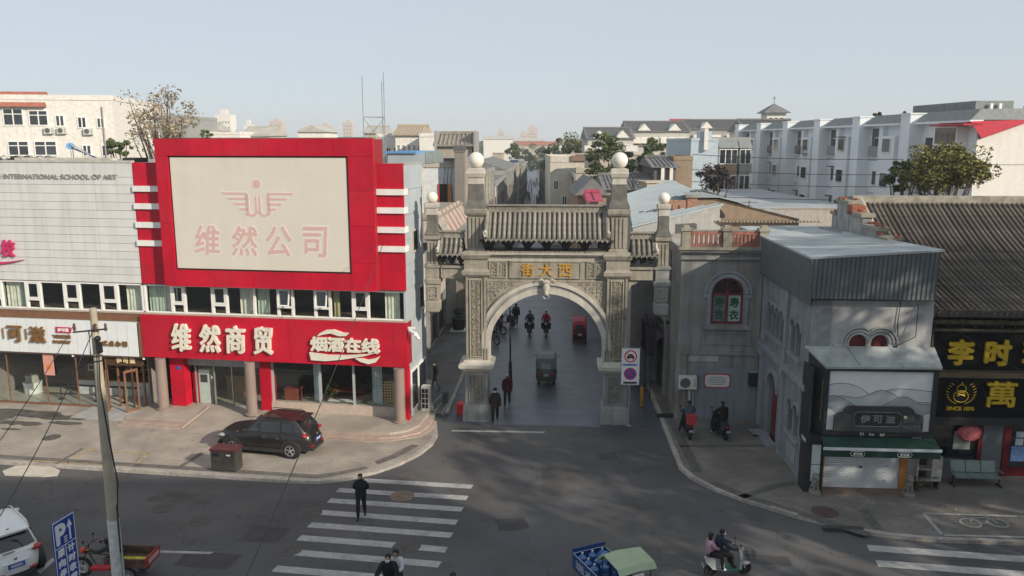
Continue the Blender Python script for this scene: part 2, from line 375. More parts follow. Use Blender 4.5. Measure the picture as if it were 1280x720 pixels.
# dark bands, driveway flare, pale patch on the left pavement
band=mat('dark paving band',(0.13,0.12,0.11),var=.3,scale=4,bump=.2)
def strip(par,pts,z,mt,name):
    o=M().add([(x,y,z) for x,y in pts],[tuple(range(len(pts)))]).obj(name,mt,par); return o
strip(pl,[(-22,-6.62),(4.4,-6.6),(5.2,-6.15),(6.1,-5.35),(5.9,-5.2),(4.9,-5.9),(4.2,-6.28),(-22,-6.3)],KZ+.012,band,'paving_band')
strip(pl,[(6.35,-4.9),(6.95,-4.0),(7.5,-2.6),(7.15,-2.5),(6.6,-3.8),(6.1,-4.6)],KZ+.012,band,'paving_band')
def gl(par_inv,p,z=0.0):
    w=gnd(*p,z); v=par_inv@w; return (v.x,v.y)
bpy.context.view_layer.update()
PLI=pl.matrix_world.inverted()
pale=mat('pale concrete ramp',(0.50,0.46,0.39),var=.12,scale=3,bump=.2)
M().slab([gl(PLI,p) for p in ((3,590),(20,583.5),(60,583),(75,589),(72,595),(55,596.5),(6,594.5))],-.01,.05).obj('driveway_ramp',pale,pl)
manhole((65,550),.34,iron,KZ+.008,pl); 
for o_ in [o for o in pl.children if o.name.startswith('manhole')]:
    w=PLI@o_.location; o_.location=(w.x,w.y,KZ+.006); o_.rotation_euler=(0,0,0)
yel=mat('faded yellow paint',(0.42,0.30,0.13),var=.25,scale=4,stain=(0.33,0.30,0.26),stainamt=.9,stscale=3)
def pline(par,inv,p,q,w,mt,z,name='parking_line'):
    a=Vector(gl(inv,p,z));b=Vector(gl(inv,q,z)); d=(b-a).normalized(); n=Vector((-d.y,d.x))*w/2
    return strip(par,[tuple(a-n),tuple(b-n),tuple(b+n),tuple(a+n)],z+.011,mt,name)
for p,q in (((80,582),(108,562)),((108,562),(185,568)),((168,582),(186,567)),((40,576),(230,586))): pline(pl,PLI,p,q,.09,yel,KZ)
for p,q,w in (((103,561),(70,580),.16),((253,566),(222,586),.22),((16,517),(60,517),.1)): pline(pl,PLI,p,q,w,band,KZ+.004,'paving_band')
# wet / dirty patches in front of the pastry shop
wet=mat('damp stain',(0.10,0.093,0.08),rough=.35,var=.3,scale=2)
random.seed(3)
def blob(par,c,rx,ry,z,mt,n=22,name='stain',jag=.35):
    ph=[random.uniform(-1,1) for _ in range(n)]
    pts=[(c[0]+rx*(1+jag*ph[i]*.6)*math.cos(2*PI*i/n),c[1]+ry*(1+jag*ph[(i*3)%n])*math.sin(2*PI*i/n)) for i in range(n)]
    return strip(par,pts,z,mt,name)
for (x,y,rx,ry) in ((-13.5,-1.3,2.6,.45),(-11.2,-1.6,1.9,.3),(-15.5,-2.0,2.4,.5),(-12.2,-2.6,1.3,.28),(-10.0,-2.3,.8,.22),(-14.8,-3.1,1.0,.2),(-12.0,-3.4,.5,.12)):
    blob(pl,(x,y),rx,ry,KZ+.013+random.random()*.004,wet)
# side walk beside the left row of the street
wk=struct('sidewalk',(A0.x,A0.y,0),AROT)
M().slab([(-7.75,1.6),(-4.95,-.2),(-4.95,120),(-7.75,120)],0,KZ+.006).obj('walk_paving',pave_walk,wk)
kerbline(wk,[(-4.9,.2),(-4.9,40)],w=.16,z1=KZ+.01)
for a,b in (((-6.0,.9),(-5.6,3.2)),((-5.6,.35),(-5.3,2.6)),((-5.2,.0),(-5.05,2.4))):
    a=Vector(a);b=Vector(b); n=Vector((.03,0)); strip(wk,[tuple(a-n),tuple(a+n),tuple(b+n),tuple(b-n)],KZ+.012,paint,'slab_joint')
# ---------- right pavement (street frame)
pr=struct('pavement',(A0.x,A0.y,0),AROT)
er=[(5.5,60),(5.5,3.2),(5.62,-5.9),(5.95,-6.9),(6.6,-7.9),(7.6,-8.85),(9.2,-10.1),(10.7,-11.0),(12.0,-11.4),(13.5,-11.6),(60,-12.1),(60,60)]
M().slab(er[::-1],0,KZ).obj('pavement_surface',pave_r,pr)
kerbline(pr,[(5.5,24)]+er[1:10]+[(30,-11.77)],w=.17)
bpy.context.view_layer.update(); PRI=pr.matrix_world.inverted()
grey_line=mat('weathered kerb band',(0.105,0.10,0.095),var=.2,scale=4)
def pl2(p,q,w,mt,nm): pline(pr,PRI,p,q,w,mt,KZ,nm)
pl2((826,500),(872,590),.42,grey_line,'paving_band'); pl2((850,558),(985,557),.16,grey_line,'paving_band')
pl2((890,603),(930,620),.4,grey_line,'paving_band'); pl2((930,620),(1085,668),.4,grey_line,'paving_band')
pl2((926,622),(970,607),.3,grey_line,'paving_band'); pl2((1078,637),(1098,662),.36,grey_line,'paving_band'); pl2((970,607),(992,603),.28,grey_line,'paving_band')
pl2((816,498),(840,497),.1,grey_line,'paving_band')
for p,q in (((1154,642),(1290,646)),((1178,669),(1290,672)),((1154,642),(1178,669))): pl2(p,q,.12,paint,'bicycle_bay_line')
# bicycle pictogram
def arcs(cx,cy,r,w,par,z,mt,name='bicycle_mark'):
    b=M(); n=22
    vs=[];fs=[]
    for i in range(n):
        a=2*PI*i/n; vs+=[(cx+(r-w)*math.cos(a),cy+(r-w)*math.sin(a),z),(cx+r*math.cos(a),cy+r*math.sin(a),z)]
    for i in range(n): j=(i+1)%n; fs.append((2*i,2*i+1,2*j+1,2*j))
    return b.add(vs,fs)
c1=gl(PRI,(1213,654),KZ); c2=gl(PRI,(1247,654),KZ)
b=arcs(c1[0],c1[1],.36,.07,pr,KZ+.012,paint); b2=arcs(c2[0],c2[1],.36,.07,pr,KZ+.012,paint); b.add(b2.v,b2.f)
def ln(b,a,c,w=.06):
    a=Vector(a);c=Vector(c);d=(c-a).normalized();n=Vector((-d.y,d.x))*w/2; b.add([(*(a-n),KZ+.0125),(*(c-n),KZ+.0125),(*(c+n),KZ+.0125),(*(a+n),KZ+.0125)],[(0,1,2,3)])
mx=((c1[0]+c2[0])/2,c1[1]); 
ln(b,c1,(mx[0],mx[1]-.05));ln(b,(mx[0],mx[1]-.05),(c2[0]-.1,c2[1]+.4));ln(b,c1,(c1[0]+.25,c1[1]+.45));ln(b,(c1[0]+.22,c1[1]+.4),(c2[0]-.1,c2[1]+.4));ln(b,c2,(c2[0]-.12,c2[1]+.5));ln(b,(c1[0]+.22,c1[1]+.4),(mx[0],mx[1]-.05))
b.obj('bicycle_mark',paint,pr)
for p,r in (((1031,640),.42),):
    w=gl(PRI,p,KZ); o=manhole(p,r,mat('rusty lid',(0.09,0.06,0.05),rough=.8,var=.4,scale=10,bump=.4),KZ,pr); o.location=(w[0],w[1],KZ+.004)
# curb inlet
w0=gl(PRI,(1060,664)); bx('drain_inlet',mat('drain concrete',(0.05,0.05,0.045),var=.4,scale=6),pr,w0[0]-.85,w0[0]+.5,w0[1]-.10,w0[1]+.1,-.02,KZ+.03)
# mats on the ground at left

# asphalt repairs: sheets of slightly different age
random.seed(44)
pm=[mat('old asphalt patch',(0.088,0.085,0.082),rough=.9,var=.22,scale=1.2,bump=.4,bscale=50),mat('new asphalt patch',(0.056,0.055,0.057),rough=.8,var=.2,scale=1.5,bump=.4,bscale=50)]
for i,(px,py,w_,h_,a_) in enumerate(((230,622,2.6,.9,-8),(330,668,1.4,1.1,-8),(700,600,1.6,2.6,-4),(640,655,1.1,.9,10),(820,640,2.6,.8,-30),(960,700,1.4,.6,-8),(610,560,1.2,.7,-3),(760,570,.8,.8,5),(90,640,1.8,.5,-9),(260,700,1.9,1.0,-9))):
    c=gnd(px,py); a=math.radians(a_); u=Vector((math.cos(a),math.sin(a))); v=Vector((-u.y,u.x)); P=[]
    for sx,sy in ((-1,-1),(0,-1.05),(1,-1),(1.03,0),(1,1),(0,.96),(-1,1),(-.97,0)):
        q=Vector((c.x,c.y))+u*sx*w_/2*random.uniform(.94,1.06)+v*sy*h_/2*random.uniform(.94,1.06); P.append((q.x,q.y))
    strip(road,P,.0032,pm[i%2],'asphalt_patch')
# ================= LEFT BUILDINGS (frame L) =================
clad=mat('white cladding',(0.66,0.66,0.64),rough=.45,var=.04,scale=1.2,objvar=.035,streak=.22,spec=.3)
frame_w=mat('white window frame',(0.80,0.79,0.76),rough=.4,var=.03)
brown=mat('copper brown trim',(0.26,0.13,0.075),rough=.4,metal=.3,var=.15)
roof_g=mat('roof membrane',(0.30,0.29,0.27),var=.3,scale=1.5,bump=.3)
conc_l=mat('light concrete',(0.50,0.48,0.43),var=.15,scale=2,streak=.3,bump=.2)
def curtain_mesh(w,h,nm,parent,x,y,z,mt=curtain,amp=.035,folds=None):
    n=int(w/.05)+2; vs=[];fs=[]
    for i in range(n):
        xx=x+w*i/(n-1); yy=y+amp*math.sin(i*1.7+x)+.4*amp*math.sin(i*.9)
        vs+=[(xx,yy,z),(xx+random.uniform(-.004,.004),yy,z+h)]
    for i in range(n-1): fs.append((2*i,2*i+2,2*i+3,2*i+1))
    return M().add(vs,fs).obj(nm,mt,parent,smooth='all')
# ---- art school ----
sch=thing('art_school_building','white panelled art school with ENGLISH roof lettering left of the red building','building',L0[:],LROT)
X0=-26.0; XR=-7.0
shell=M(); shell.box(X0,XR,.12,10,6.58,12.3); shell.obj('upper_wall',conc_l,sch)
# cladding rows
zs=[6.60,7.0,7.38,7.76,8.15,8.54,8.93,9.33,9.73,10.13,10.53,10.93,11.35,11.72,12.40]
cols=[XR,-9.0,-11.75,-14.5,-17.3,-20.1,-23,X0]
for i in range(len(zs)-1):
    z0,z1=zs[i],zs[i+1]
    for j in range(len(cols)-1):
        xb,xa=cols[j],cols[j+1]
        # left-leaning right edge of the school front
        sh=.38*(1-(z0-6.6)/5.8) if j==0 else 0; 
        m=M(); y=random.uniform(0,.006)
        if j==0:
            r0=-6.98+.0; r1=-6.98
            m.prism([(xa+.006,z0+.008),(r0,z0+.008),(r1,z1-.008),(xa+.006,z1-.008)],y,.12)
        else: m.box(xa+.006,xb-.006,y,.12,z0+.008,z1-.008)
        m.obj('cladding_panel',clad,sch)
bx('parapet_cap',conc_l,sch,X0,XR,-.03,.3,12.402,12.50)
bx('roof_surface',roof_g,sch,X0,XR,.3,10,12.302,12.36)
# raised roof letters
gl_l=mat('grey metal letters',(0.30,0.29,0.27),rough=.4,var=.15)
text('ENLIAN INTERNATIONAL SCHOOL OF ART',-15.2,-7.75,11.62,11.85,-.005,gl_l,sch,'roof_lettering',.05,.0)
magenta=mat('magenta letters',(0.55,0.03,0.13),rough=.4,var=.1)
text('校',-14.35,-13.55,7.75,8.62,-.03,magenta,sch,'sign_character',.08,.03,.12)
text('学',-15.35,-14.5,7.75,8.62,-.03,magenta,sch,'sign_character',.08,.03,.12)
sw=M(); pts=[]
for i in range(15):
    t=i/14; x=-16.5+3.4*t; pts.append((x,7.28+.35*t*t*t+.02))
for i in range(15):
    t=1-i/14; x=-16.5+3.4*t; pts.append((x,7.28+.35*t*t*t+.02+.22*(1-t)**.7))
sw.prism(pts,-.09,-.02); sw.obj('swoosh',magenta,sch)
# window band, room behind
def window_band(par,x0,x1,z0,z1,casements,mullions,curts,roomdepth=2.9):
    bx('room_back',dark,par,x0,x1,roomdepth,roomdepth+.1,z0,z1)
    bx('room_floor',mat('room floor',(0.16,0.11,0.08),var=.3,scale=2),par,x0,x1,.12,roomdepth,z0-.08,z0+.0)
    bx('room_ceiling',mat('room ceiling',(0.25,0.25,0.24),var=.1),par,x0,x1,.3,roomdepth,z1-.02,z1+.02)
    f=M(); f.box(x0,x1,.05,.16,z1-.07,z1); f.box(x0,x1,.05,.16,z0,z0+.06); f.obj('window_frame',frame_w,par)
    xs=[x0]
    for cx in mullions: bx('mullion',frame_w,par,cx-.05,cx+.05,.04,.17,z0+.06,z1-.07); xs.append(cx)
    for (ca,cb,op) in casements:
        bx('mullion',frame_w,par,ca-.06,ca+.06,.03,.17,z0+.06,z1-.07); bx('mullion',frame_w,par,cb-.06,cb+.06,.03,.17,z0+.06,z1-.07)
        bx('transom',frame_w,par,ca+.06,cb-.06,.03,.17,z0+.42,z0+.52)
        s=M(); w=cb-ca-.14;h=z1-z0-.07-.52-.02
        for q in ((0,.06,0,h),(w-.06,w,0,h),(0.06,w-.06,0,.06),(0.06,w-.06,h-.06,h)): s.box(q[0],q[1],-.02,.02,q[2],q[3])
        so_=s.obj('casement_sash',frame_w,par,loc=(ca+.07,.06,z0+.53)); 
        gp=M().box(.05,w-.05,-.005,.005,.05,h-.05).obj('pane',pane,so_)
        if op:
            so_.location=(ca+.07,.02,z0+.55); so_.rotation_euler=(math.radians(-13),0,0) if op==1 else (0,0,math.radians(-25))
            # hinge on top
            if op==1: so_.location=(ca+.07,-.0-.22,z0+.57)
        xs+= [ca,cb]
    xs.append(x1); xs=sorted(xs)
    for a,b_ in zip(xs[:-1],xs[1:]):
        if b_-a>.3: bx('pane',pane,par,a+.05,b_-.05,.10,.112,z0+.06,z1-.07)
    for (a,b_,mt) in curts: curtain_mesh(b_-a,z1-z0-.08,'curtain',par,a,.34,z0+.02,mt)
cg=mat('pale green curtain',(0.50,0.55,0.46),rough=.9,var=.15,scale=3)
W0,W1=5.16,6.56
window_band(sch,X0,XR-.02,W0,W1,[(-13.3,-12.55,0),(-11.2,-10.4,0),(-9.2,-8.35,0),(-15.4,-14.7,0)],[-7.0],[(-14.6,-13.75,curtain),(-8.0,-7.12,curtain),(-13.75,-13.4,cg),(-14.9,-14.7,cg)])
bx('window_sill',mat('sill beige',(0.42,0.36,0.30)),sch,X0,XR,-.06,.3,5.09,5.155)
bx('sign_cap',brown,sch,X0,-7.05,-.02,.5,4.70,5.075)
bx('sign_side_trim',brown,sch,-7.24,-7.06,-.16,.3,2.9,4.69)
# white ribbed sign with its letters: a thing fixed to the wall, part of the shop
shop=thing('pastry_shop_front','glass pastry shop front under white ribbed sign with brown characters','shop front',L0[:],LROT)
sgm=mat('white sign slat',(0.72,0.75,0.76),rough=.35,var=.03,objvar=.03,spec=.4)
x=-7.34; 
while x>-19:
    M().box(x-.535,x-.012,-.12,.05,2.93,4.66).obj('sign_panel',sgm,shop); x-=.547
bx('sign_backing',mat('grey backing',(0.45,0.45,0.45)),shop,-19.3,-7.3,.06,.25,2.92,4.68)
bx('sign_soffit',mat('soffit brown',(0.10,0.06,0.045)),shop,-19.3,-7.3,-.1,.7,2.85,2.915)
brz=mat('bronze letters',(0.30,0.17,0.07),rough=.35,metal=.5,var=.15)
for c,a,b_ in (('伊',-15.95,-15.0),('可',-14.42,-13.6),('滋',-13.2,-12.3)): 
    text(c,a,b_,3.45,4.3,-.15,brz,shop,'sign_character',.09,.022)
for x in (-14.68,-13.4): bx('sign_divider',brz,shop,x-.02,x+.02,-.2,-.13,3.6,4.15)
tagm=mat('crimson tag',(0.50,0.02,0.09),rough=.4)
tg=bx('name_tag',tagm,shop,-11.72,-10.9,-.18,-.125,4.02,4.3); text('伊可滋',-11.62,-11.0,4.07,4.25,-.183,white,tg,'tag_lettering',.01,.01)
text('YIKEZI',-11.95,-10.95,3.72,3.9,-.13,brz,shop,'small_lettering',.05,.02); text('PASTRY',-11.95,-10.95,3.45,3.62,-.13,brz,shop,'small_lettering',.05,.02)
for i,c in enumerate('中式点心铺'): text(c,-9.62+i*.36,-9.33+i*.36,3.42,3.7,-.13,brz,shop,'sign_character',.06,.02)
# glass front
FZ=.14
def post(par,x,y=.1,z0=FZ,z1=2.86,w=.05,m=brown,name='door_post'): return bx(name,m,par,x-w/2,x+w/2,y-w/2,y+w/2,z0,z1)
for x in (-17.0,-14.9,-12.75,-11.0,-9.35): post(shop,x,name='glazing_post')
bx('base_rail',brown,shop,-19,-9.3,.06,.16,FZ-.01,FZ+.07)
for a,b_ in ((-19,-17.05),(-16.95,-14.95),(-14.85,-12.8),(-12.7,-11.05),(-10.95,-9.4)): bx('pane',pane,shop,a,b_,.095,.105,FZ+.07,2.85)
bx('shop_floor',mat('cream floor tile',(0.48,0.43,0.37),rough=.35,var=.08,scale=1.5),shop,-19.3,-7.35,.16,5.2,FZ-.1,FZ)
bx('shop_back_wall',mat('shop back wall',(0.10,0.075,0.06),var=.3,scale=1),shop,-19.3,-7.35,5.2,5.3,FZ,2.9)
for x in (-16.4,-19.2): bx('partition',mat('partition grey',(0.25,0.22,0.20)),shop,x,x+.08,.5,5.2,FZ,2.85)
bx('partition',mat('partition grey',(0.25,0.22,0.20)),shop,-7.36,-7.30,.5,5.2,FZ,2.85)
bx('ceiling_panel',mat('shop ceiling',(0.18,0.14,0.11)),shop,-19.3,-7.35,.5,5.2,2.75,2.83)
# counters, shelves with bread
bcount=thing('display_counter','long white display counter inside the pastry shop under bread shelves','counter',(LW(-10.5,2.0,FZ))[:],LROT)
bx('counter_body',mat('counter white',(0.55,0.56,0.56),rough=.4),bcount,-2.0,2.9,0,.7,0,.75)
bx('counter_top',mat('counter wood',(0.30,0.17,0.08),rough=.4),bcount,-2.05,2.95,-.05,.75,.752,.80)
shf=thing('bread_shelf','wooden shelves of loaves and cakes along the pastry shop wall','shelf',(LW(-10.4,3.3,FZ))[:],LROT)
wood=mat('shelf wood',(0.32,0.18,0.085),rough=.6,var=.25,scale=6)
breadm=[mat('bread gold',(0.50,0.26,0.08),objvar=.3,var=.3),mat('bread dark',(0.28,0.13,0.05),objvar=.3,var=.3),mat('bread pale',(0.55,0.42,0.25),objvar=.3)]
for k in range(5): bx('shelf_board',wood,shf,-2.2,2.9,0,.5,.45+.42*k,.49+.42*k)
for x in (-2.2,-.5,1.2,2.87): bx('shelf_upright',wood,shf,x,x+.04,.02,.5,0,2.4)
loaf=None
for k in range(5):
    for i in range(16):
        if random.random()<.15: continue
        b=M().ball((0,0,.07),.13,8,5,(1,.8,.6)).mesh('loaf',random.choice(breadm),True)
        o=bpy.data.objects.new('loaf',b); COL.objects.link(o); o.parent=shf; o.location=(-2.0+.3*i+random.uniform(-.03,.03),.22,.49+.42*k)
# poster, bar table, round white stool, oven
pos=thing('hanging_poster','pink poster with orange round picture hanging in pastry shop window','poster',(LW(-12.45,.02,0))[:],LROT)
bx('poster_sheet',mat('pink poster',(0.62,0.30,0.24),var=.06),pos,-.3,.28,-.02,0,1.72,2.9)
b=M(); b.lathe(0,0,[(0,.15),(.01,.15)],16); o=b.obj('poster_picture',mat('orange print',(0.62,0.22,0.05),var=.3,scale=8),pos); o.rotation_euler=(PI/2,0,0); o.location=(0,-.022,2.15)
stl=thing('round_drum_stool','round white drum table left behind the shop glass','table',(LW(-15.0,1.8,FZ))[:],LROT)
M().lathe(0,0,[(0,.42),(.5,.45),(.55,.47),(.6,.47)],24).obj('table_body',white,stl,smooth=True)
M().lathe(0,0,[(.602,.3),(.95,.34),(1.0,.33)],24).obj('glass_cake_cover',mat('cake cover',(0.35,0.33,0.30),rough=.2),stl,smooth=True)
ov=thing('oven','dark countertop oven on a cream stand behind the shop glass','oven',(LW(-11.9,2.3,FZ))[:],LROT)
bx('stand',mat('cream stand',(0.55,0.47,0.34)),ov,-.45,.5,0,.7,0,.8); bx('oven_body',mat('oven brown',(0.10,0.035,0.025),rough=.3),ov,-.3,.45,0,.6,.802,1.7); bx('oven_door',metal_l,ov,-.1,.28,-.03,-.003,1.2,1.55); bx('oven_window',black,ov,-.04,.22,-.04,-.031,1.26,1.5)
bar=thing('glass_rail','low black rail table in front of the white counter','rail',(LW(-11.8,.95,FZ))[:],LROT)
for x in (-.9,1.1,2.7): M().lathe(x,0,[(0,.16),(.02,.16),(.03,.03),(.78,.03)],10).obj('leg',metal_d,bar)
bx('rail_top',metal_d,bar,-1.1,3.6,-.12,.12,.782,.81)
# shop door (two open leaves) and entrance
for k,(x,rot) in enumerate(((-9.25,math.radians(-62)),(-7.62,math.radians(-118)))):
    d=bpy.data.objects.new('door',None); COL.objects.link(d); d.parent=shop; d.location=(x,.05,FZ); d.rotation_euler=(0,0,rot)
    w=.72
    for (a,b_,c,dd) in ((0,.09,0,2.15),(w-.09,w,0,2.15),(.09,w-.09,0,.14),(.09,w-.09,2.03,2.15)): bx('door_frame',brown,d,a,b_,-.025,.025,c,dd)
    bx('pane',pane,d,.09,w-.09,-.006,.006,.14,2.03)
    bx('door_handle',mat('green tag',(0.03,0.30,0.12)),d,w-.16,w-.1,-.06,-.03,.85,1.2)
for x in (-8.9,-8.15,-7.5): post(shop,x,.35,w=.08)
for i,c in enumerate('伊可滋'): text(c,-8.75+i*.36,-8.45+i*.36,2.5,2.78,.1,mat('pale gold letters',(0.75,0.62,0.35),rough=.4),shop,'door_character',.03,.01)  # plain pale gold characters over the door
bx('door_header',mat('dark wood',(0.07,0.035,0.02)),shop,-9.3,-7.4,.12,.3,2.35,2.84)
bx('entrance_ramp',mat('grey ramp stone',(0.36,0.36,0.35),var=.12,scale=3,bump=.2),shop,-10.3,-7.4,-1.6,.1,.0,FZ+.012)
# small downlights on sign edge
for x in (-11.0,-9.8,-7.15): M().lathe(x,-.05,[(2.78,.06),(2.92,.05)],8).obj('spotlight',white,shop)
# ---- solar heater and clutter on the school roof
sh_=thing('solar_water_heater','blue tanked solar water heater on the school roof','solar heater',(LW(-12.6,4.2,12.36))[:],LROT)
blue_tank=mat('blue tank',(0.10,0.33,0.62),rough=.4); 
M().tube([(-.85,.35,.8),(-.3,-.5,.8)],.17,12).obj('tank',blue_tank,sh_,smooth=True)
tubes=M()
for k in range(10):
    tubes.tube([(-.75+.06*k,.3-.085*k,.7),(.45+.06*k,.75-.085*k,.12)],.03,5)
o=tubes.obj('collector_tubes',mat('collector blue',(0.03,0.05,0.14),rough=.2),sh_); o['kind']='stuff'
M().tube([(-.8,.4,.9),(.4,.85,.05)],.025,5).tube([(-.8,.4,.9),(-.8,.4,0)],.025,5).tube([(-.25,-.5,.9),(-.25,-.5,0)],.025,5).tube([(-.25,-.55,.9),(.95,-.1,.05)],.025,5).obj('stand_frame',metal_l,sh_)
random.seed(5)
cl=M()
for i in range(46):
    x=-15.8+random.random()*3.6; y=.6+random.random()*2; w=random.uniform(.1,.5); 
    cl.box(x,x+w,y,y+random.uniform(.1,.4),12.36,12.36+random.uniform(.06,.28))
for i in range(12):
    x=-15.5+random.random()*3; cl.tube([(x,1,12.5),(x+.4,1.2,12.7),(x+.9,1.0,12.45)],.02,4)
o=cl.obj('roof_debris',mat('dark debris',(0.06,0.055,0.05),objvar=.2,var=.5,scale=3)); o.location=L0; o.rotation_euler=(0,0,LROT); tag(o,'dark heap of scrap along the school roof edge','debris',kind='stuff')
o=M().box(-13.4,-8.2,.35,.8,12.37,12.62).obj('roof_duct',conc_l); o.location=L0; o.rotation_euler=(0,0,LROT); tag(o,'long pale parapet box behind the school roof edge','duct')
bk=M()
for k in range(5): bk.box(-7.95+.0,-6.9,.8+.1*k,.86+.1*k,12.4,12.62)
o=bk.obj('roof_cable_tray',mat('black tray',(0.03,0.03,0.03))); o.location=L0; o.rotation_euler=(0,0,LROT); tag(o,'black slatted tray on roof beside the red billboard','tray')

# ---- red trading building ----
rb=thing('red_trading_building','red fronted trading company building with big cream billboard','building',L0[:],LROT)
side=mat('side wall panel',(0.42,0.47,0.50),rough=.4,var=.06,scale=.8,objvar=.05,streak=.15)
RX=6.28
bx('upper_wall',conc_l,rb,-6.9,RX-.12,.5,3.3,6.62,12.2); bx('rear_block',conc_l,rb,-6.9,4.6,3.31,10,0,12.0)
bx('roof_surface',roof_g,rb,-6.9,RX-.12,.5,3.3,12.202,12.25); bx('rear_roof',roof_g,rb,-6.9,4.6,3.31,10,12.002,12.2)
# side wall made of panels (faces +x)
zz=[0.14,1.6,3.05,5.15,6.6,7.75,8.9,10.05,11.2,12.35]; yy=[.02,1.1,2.2,3.3]
for i in range(len(zz)-1):
    for j in range(3):
        M().box(RX-.1,RX+random.uniform(0,.008),yy[j]+.008,yy[j+1]-.008,zz[i]+.008,zz[i+1]-.008).obj('side_panel',side,rb)
for (y0,y1,z0,z1) in ((1.3,2.15,8.2,9.3),(2.3,3.1,5.2,6.4)):
    w=bx('window',mat('beige frame',(0.45,0.42,0.36)),rb,RX-.02,RX+.06,y0,y1,z0,z1); bx('pane',pane_dark,w,RX+.04,RX+.07,y0+.1,y1-.1,z0+.1,z1-.1)
bx('parapet_cap',mat('parapet coping',(0.35,0.37,0.36)),rb,RX-.25,RX+.03,.3,3.3,12.352,12.42)
rb2=mat('red trim',(0.55,0.012,0.03),rough=.4)
# lower side : red corner, shop windows on the street side
bx('corner_pilaster',red_panel,rb,RX-.35,RX+.05,-.02,.3,.14,2.94)
# stripe wings
def red_panels(x0,x1,y,zlist,xlist=None,th=.14):
    xl=xlist or [x0,x1]
    for a,b_ in zip(xl[:-1],xl[1:]):
        for c,d in zip(zlist[:-1],zlist[1:]):
            M().box(a+.005,b_-.005,y+random.uniform(0,.004),y+th,c+.005,d-.005).obj('red_panel',red_panel,rb)
red_panels(-6.93,-5.40,.0,[6.58,7.5,8.55,9.45,10.3,11.2,12.42]); bx('wing_backing',red_panel,rb,-6.9,-5.45,.15,.6,6.6,12.40)
red_panels(5.05,6.30,.0,[6.58,7.5,8.55,9.45,10.3,11.2,12.42]); bx('wing_backing',red_panel,rb,5.05,6.27,.15,.6,6.6,12.40)
for z in (8.45,9.33,10.22,11.05):
    bx('white_stripe',white,rb,-6.97,-5.38,-.10,-.002,z,z+.27); bx('white_stripe',white,rb,5.0,6.34,-.10,-.002,z-.05,z+.22); bx('white_stripe',white,rb,6.302,6.36,-.002,.5,z-.05,z+.22)
# billboard frame (projects)
bx('billboard_backing',mat('frame side',(0.25,0.015,0.02)),rb,-5.42,5.06,-.30,1.0,6.62,13.5)
xl=[-5.45,-4.86]; zf=[6.6,7.9,9.6,11.2,12.74]
def fp(a,b_,c,d): M().box(a+.005,b_-.005,-.45,-.31+random.uniform(0,.004),c+.005,d-.005).obj('red_panel',red_panel,rb)
for c,d in zip(zf[:-1],zf[1:]):
    fp(-5.45,-4.84,c,d); fp(3.88,5.08,c,d)
for a,b_ in zip([-4.84,-2.9,-.95,1.0,2.5,3.88],[-2.9,-.95,1.0,2.5,3.88,3.88][0:5]): fp(a,b_,6.6,7.38)
for a,b_ in zip([-5.45,-3.7,-2.0,-.3,1.5,3.2],[-3.7,-2.0,-.3,1.5,3.2,5.08]): fp(a,b_,12.74,13.53)
bx('frame_cap',metal_d,rb,-5.45,5.08,-.44,1.0,13.535,13.56)
bbm=mat('billboard sheet',(0.66,0.62,0.53),rough=.5,var=.03,scale=.8,streak=.06)
bx('billboard_edge',mat('dark edge',(0.05,0.04,0.035)),rb,-4.83,3.87,-.31,-.305,7.39,12.73)
bb=bx('billboard_sheet',bbm,rb,-4.76,3.79,-.38,-.312,7.47,12.66)
fade=mat('faded rose print',(0.63,0.42,0.385),rough=.6,var=.05,scale=6); halo=mat('pale halo print',(0.73,0.69,0.63),rough=.6,var=.02)
for c,(a,b_) in zip('維然公司',((-3.82,-2.5),(-1.98,-.64),(-.25,1.05),(1.58,2.78))):
    hh=text(c if c!='維' else '维',a-.05,b_+.05,8.05,9.62,-.381,halo,bb,'halo_character',.004,.075,.08); text(c if c!='維' else '维',a,b_,8.12,9.55,-.386,fade,bb,'faded_character',.004,.03,.08)
# winged emblem
def emblem(mt,g,y,nm):
    m=M(); cx=-.54
    for k in range(5):
        z=11.02-.24*k; ln_=1.74-.36*k*.78
        for s_ in (-1,1):
            a=cx+s_*.5; e=cx+s_*(ln_)
            m.prism([(a,z-.055-g),(e-s_*.07,z-.055-g),(e+s_*(.03+g),z+.055+g),(a,z+.055+g)],y,y+.004)
    w_=.065+g
    for s_ in (-1,1):
        m.prism([(cx+s_*(.50-w_),10.22),(cx+s_*(.50+w_),10.22),(cx+s_*(.50+w_),11.0),(cx+s_*(.50-w_),11.0)],y,y+.004)
        m.prism([(cx+s_*(.08-w_*.7),10.22),(cx+s_*(.08+w_),10.22),(cx+s_*(.08+w_),10.9),(cx+s_*(.08-w_*.7),10.9)],y,y+.004)
        bandring(m,cx+s_*.29,10.22,.21-w_,.21+w_,y,y+.004,14,PI,2*PI)
    m.ball((cx,y+.002,11.47),.20+g,16,8,(1,.012,1))
    m.obj(nm,mt,bb)
emblem(halo,.05,-.385,'emblem_halo'); emblem(fade,0,-.390,'emblem')
# window band
window_band(rb,-6.9,RX-.1,W0,W1,[(-5.45,-4.8,0),(-3.35,-2.62,0),(.0,.72,1),(1.85,2.58,1),(3.72,4.45,0)],[-6.98+.12,-1.2],[(-6.8,-5.9,cg),(-6.1,-5.6,curtain),(-2.05,-1.3,curtain),(-1.15,-.55,cg),(5.2,5.9,curtain),(2.65,2.95,mat('yellow curtain',(0.42,0.38,0.20)))])
bx('window_sill',mat('sill beige',(0.42,0.36,0.30)),rb,-6.95,RX+.05,-.06,.3,5.09,5.155)
bx('frame_lintel',metal_d,rb,-6.95,RX,-.02,.4,6.565,6.598)
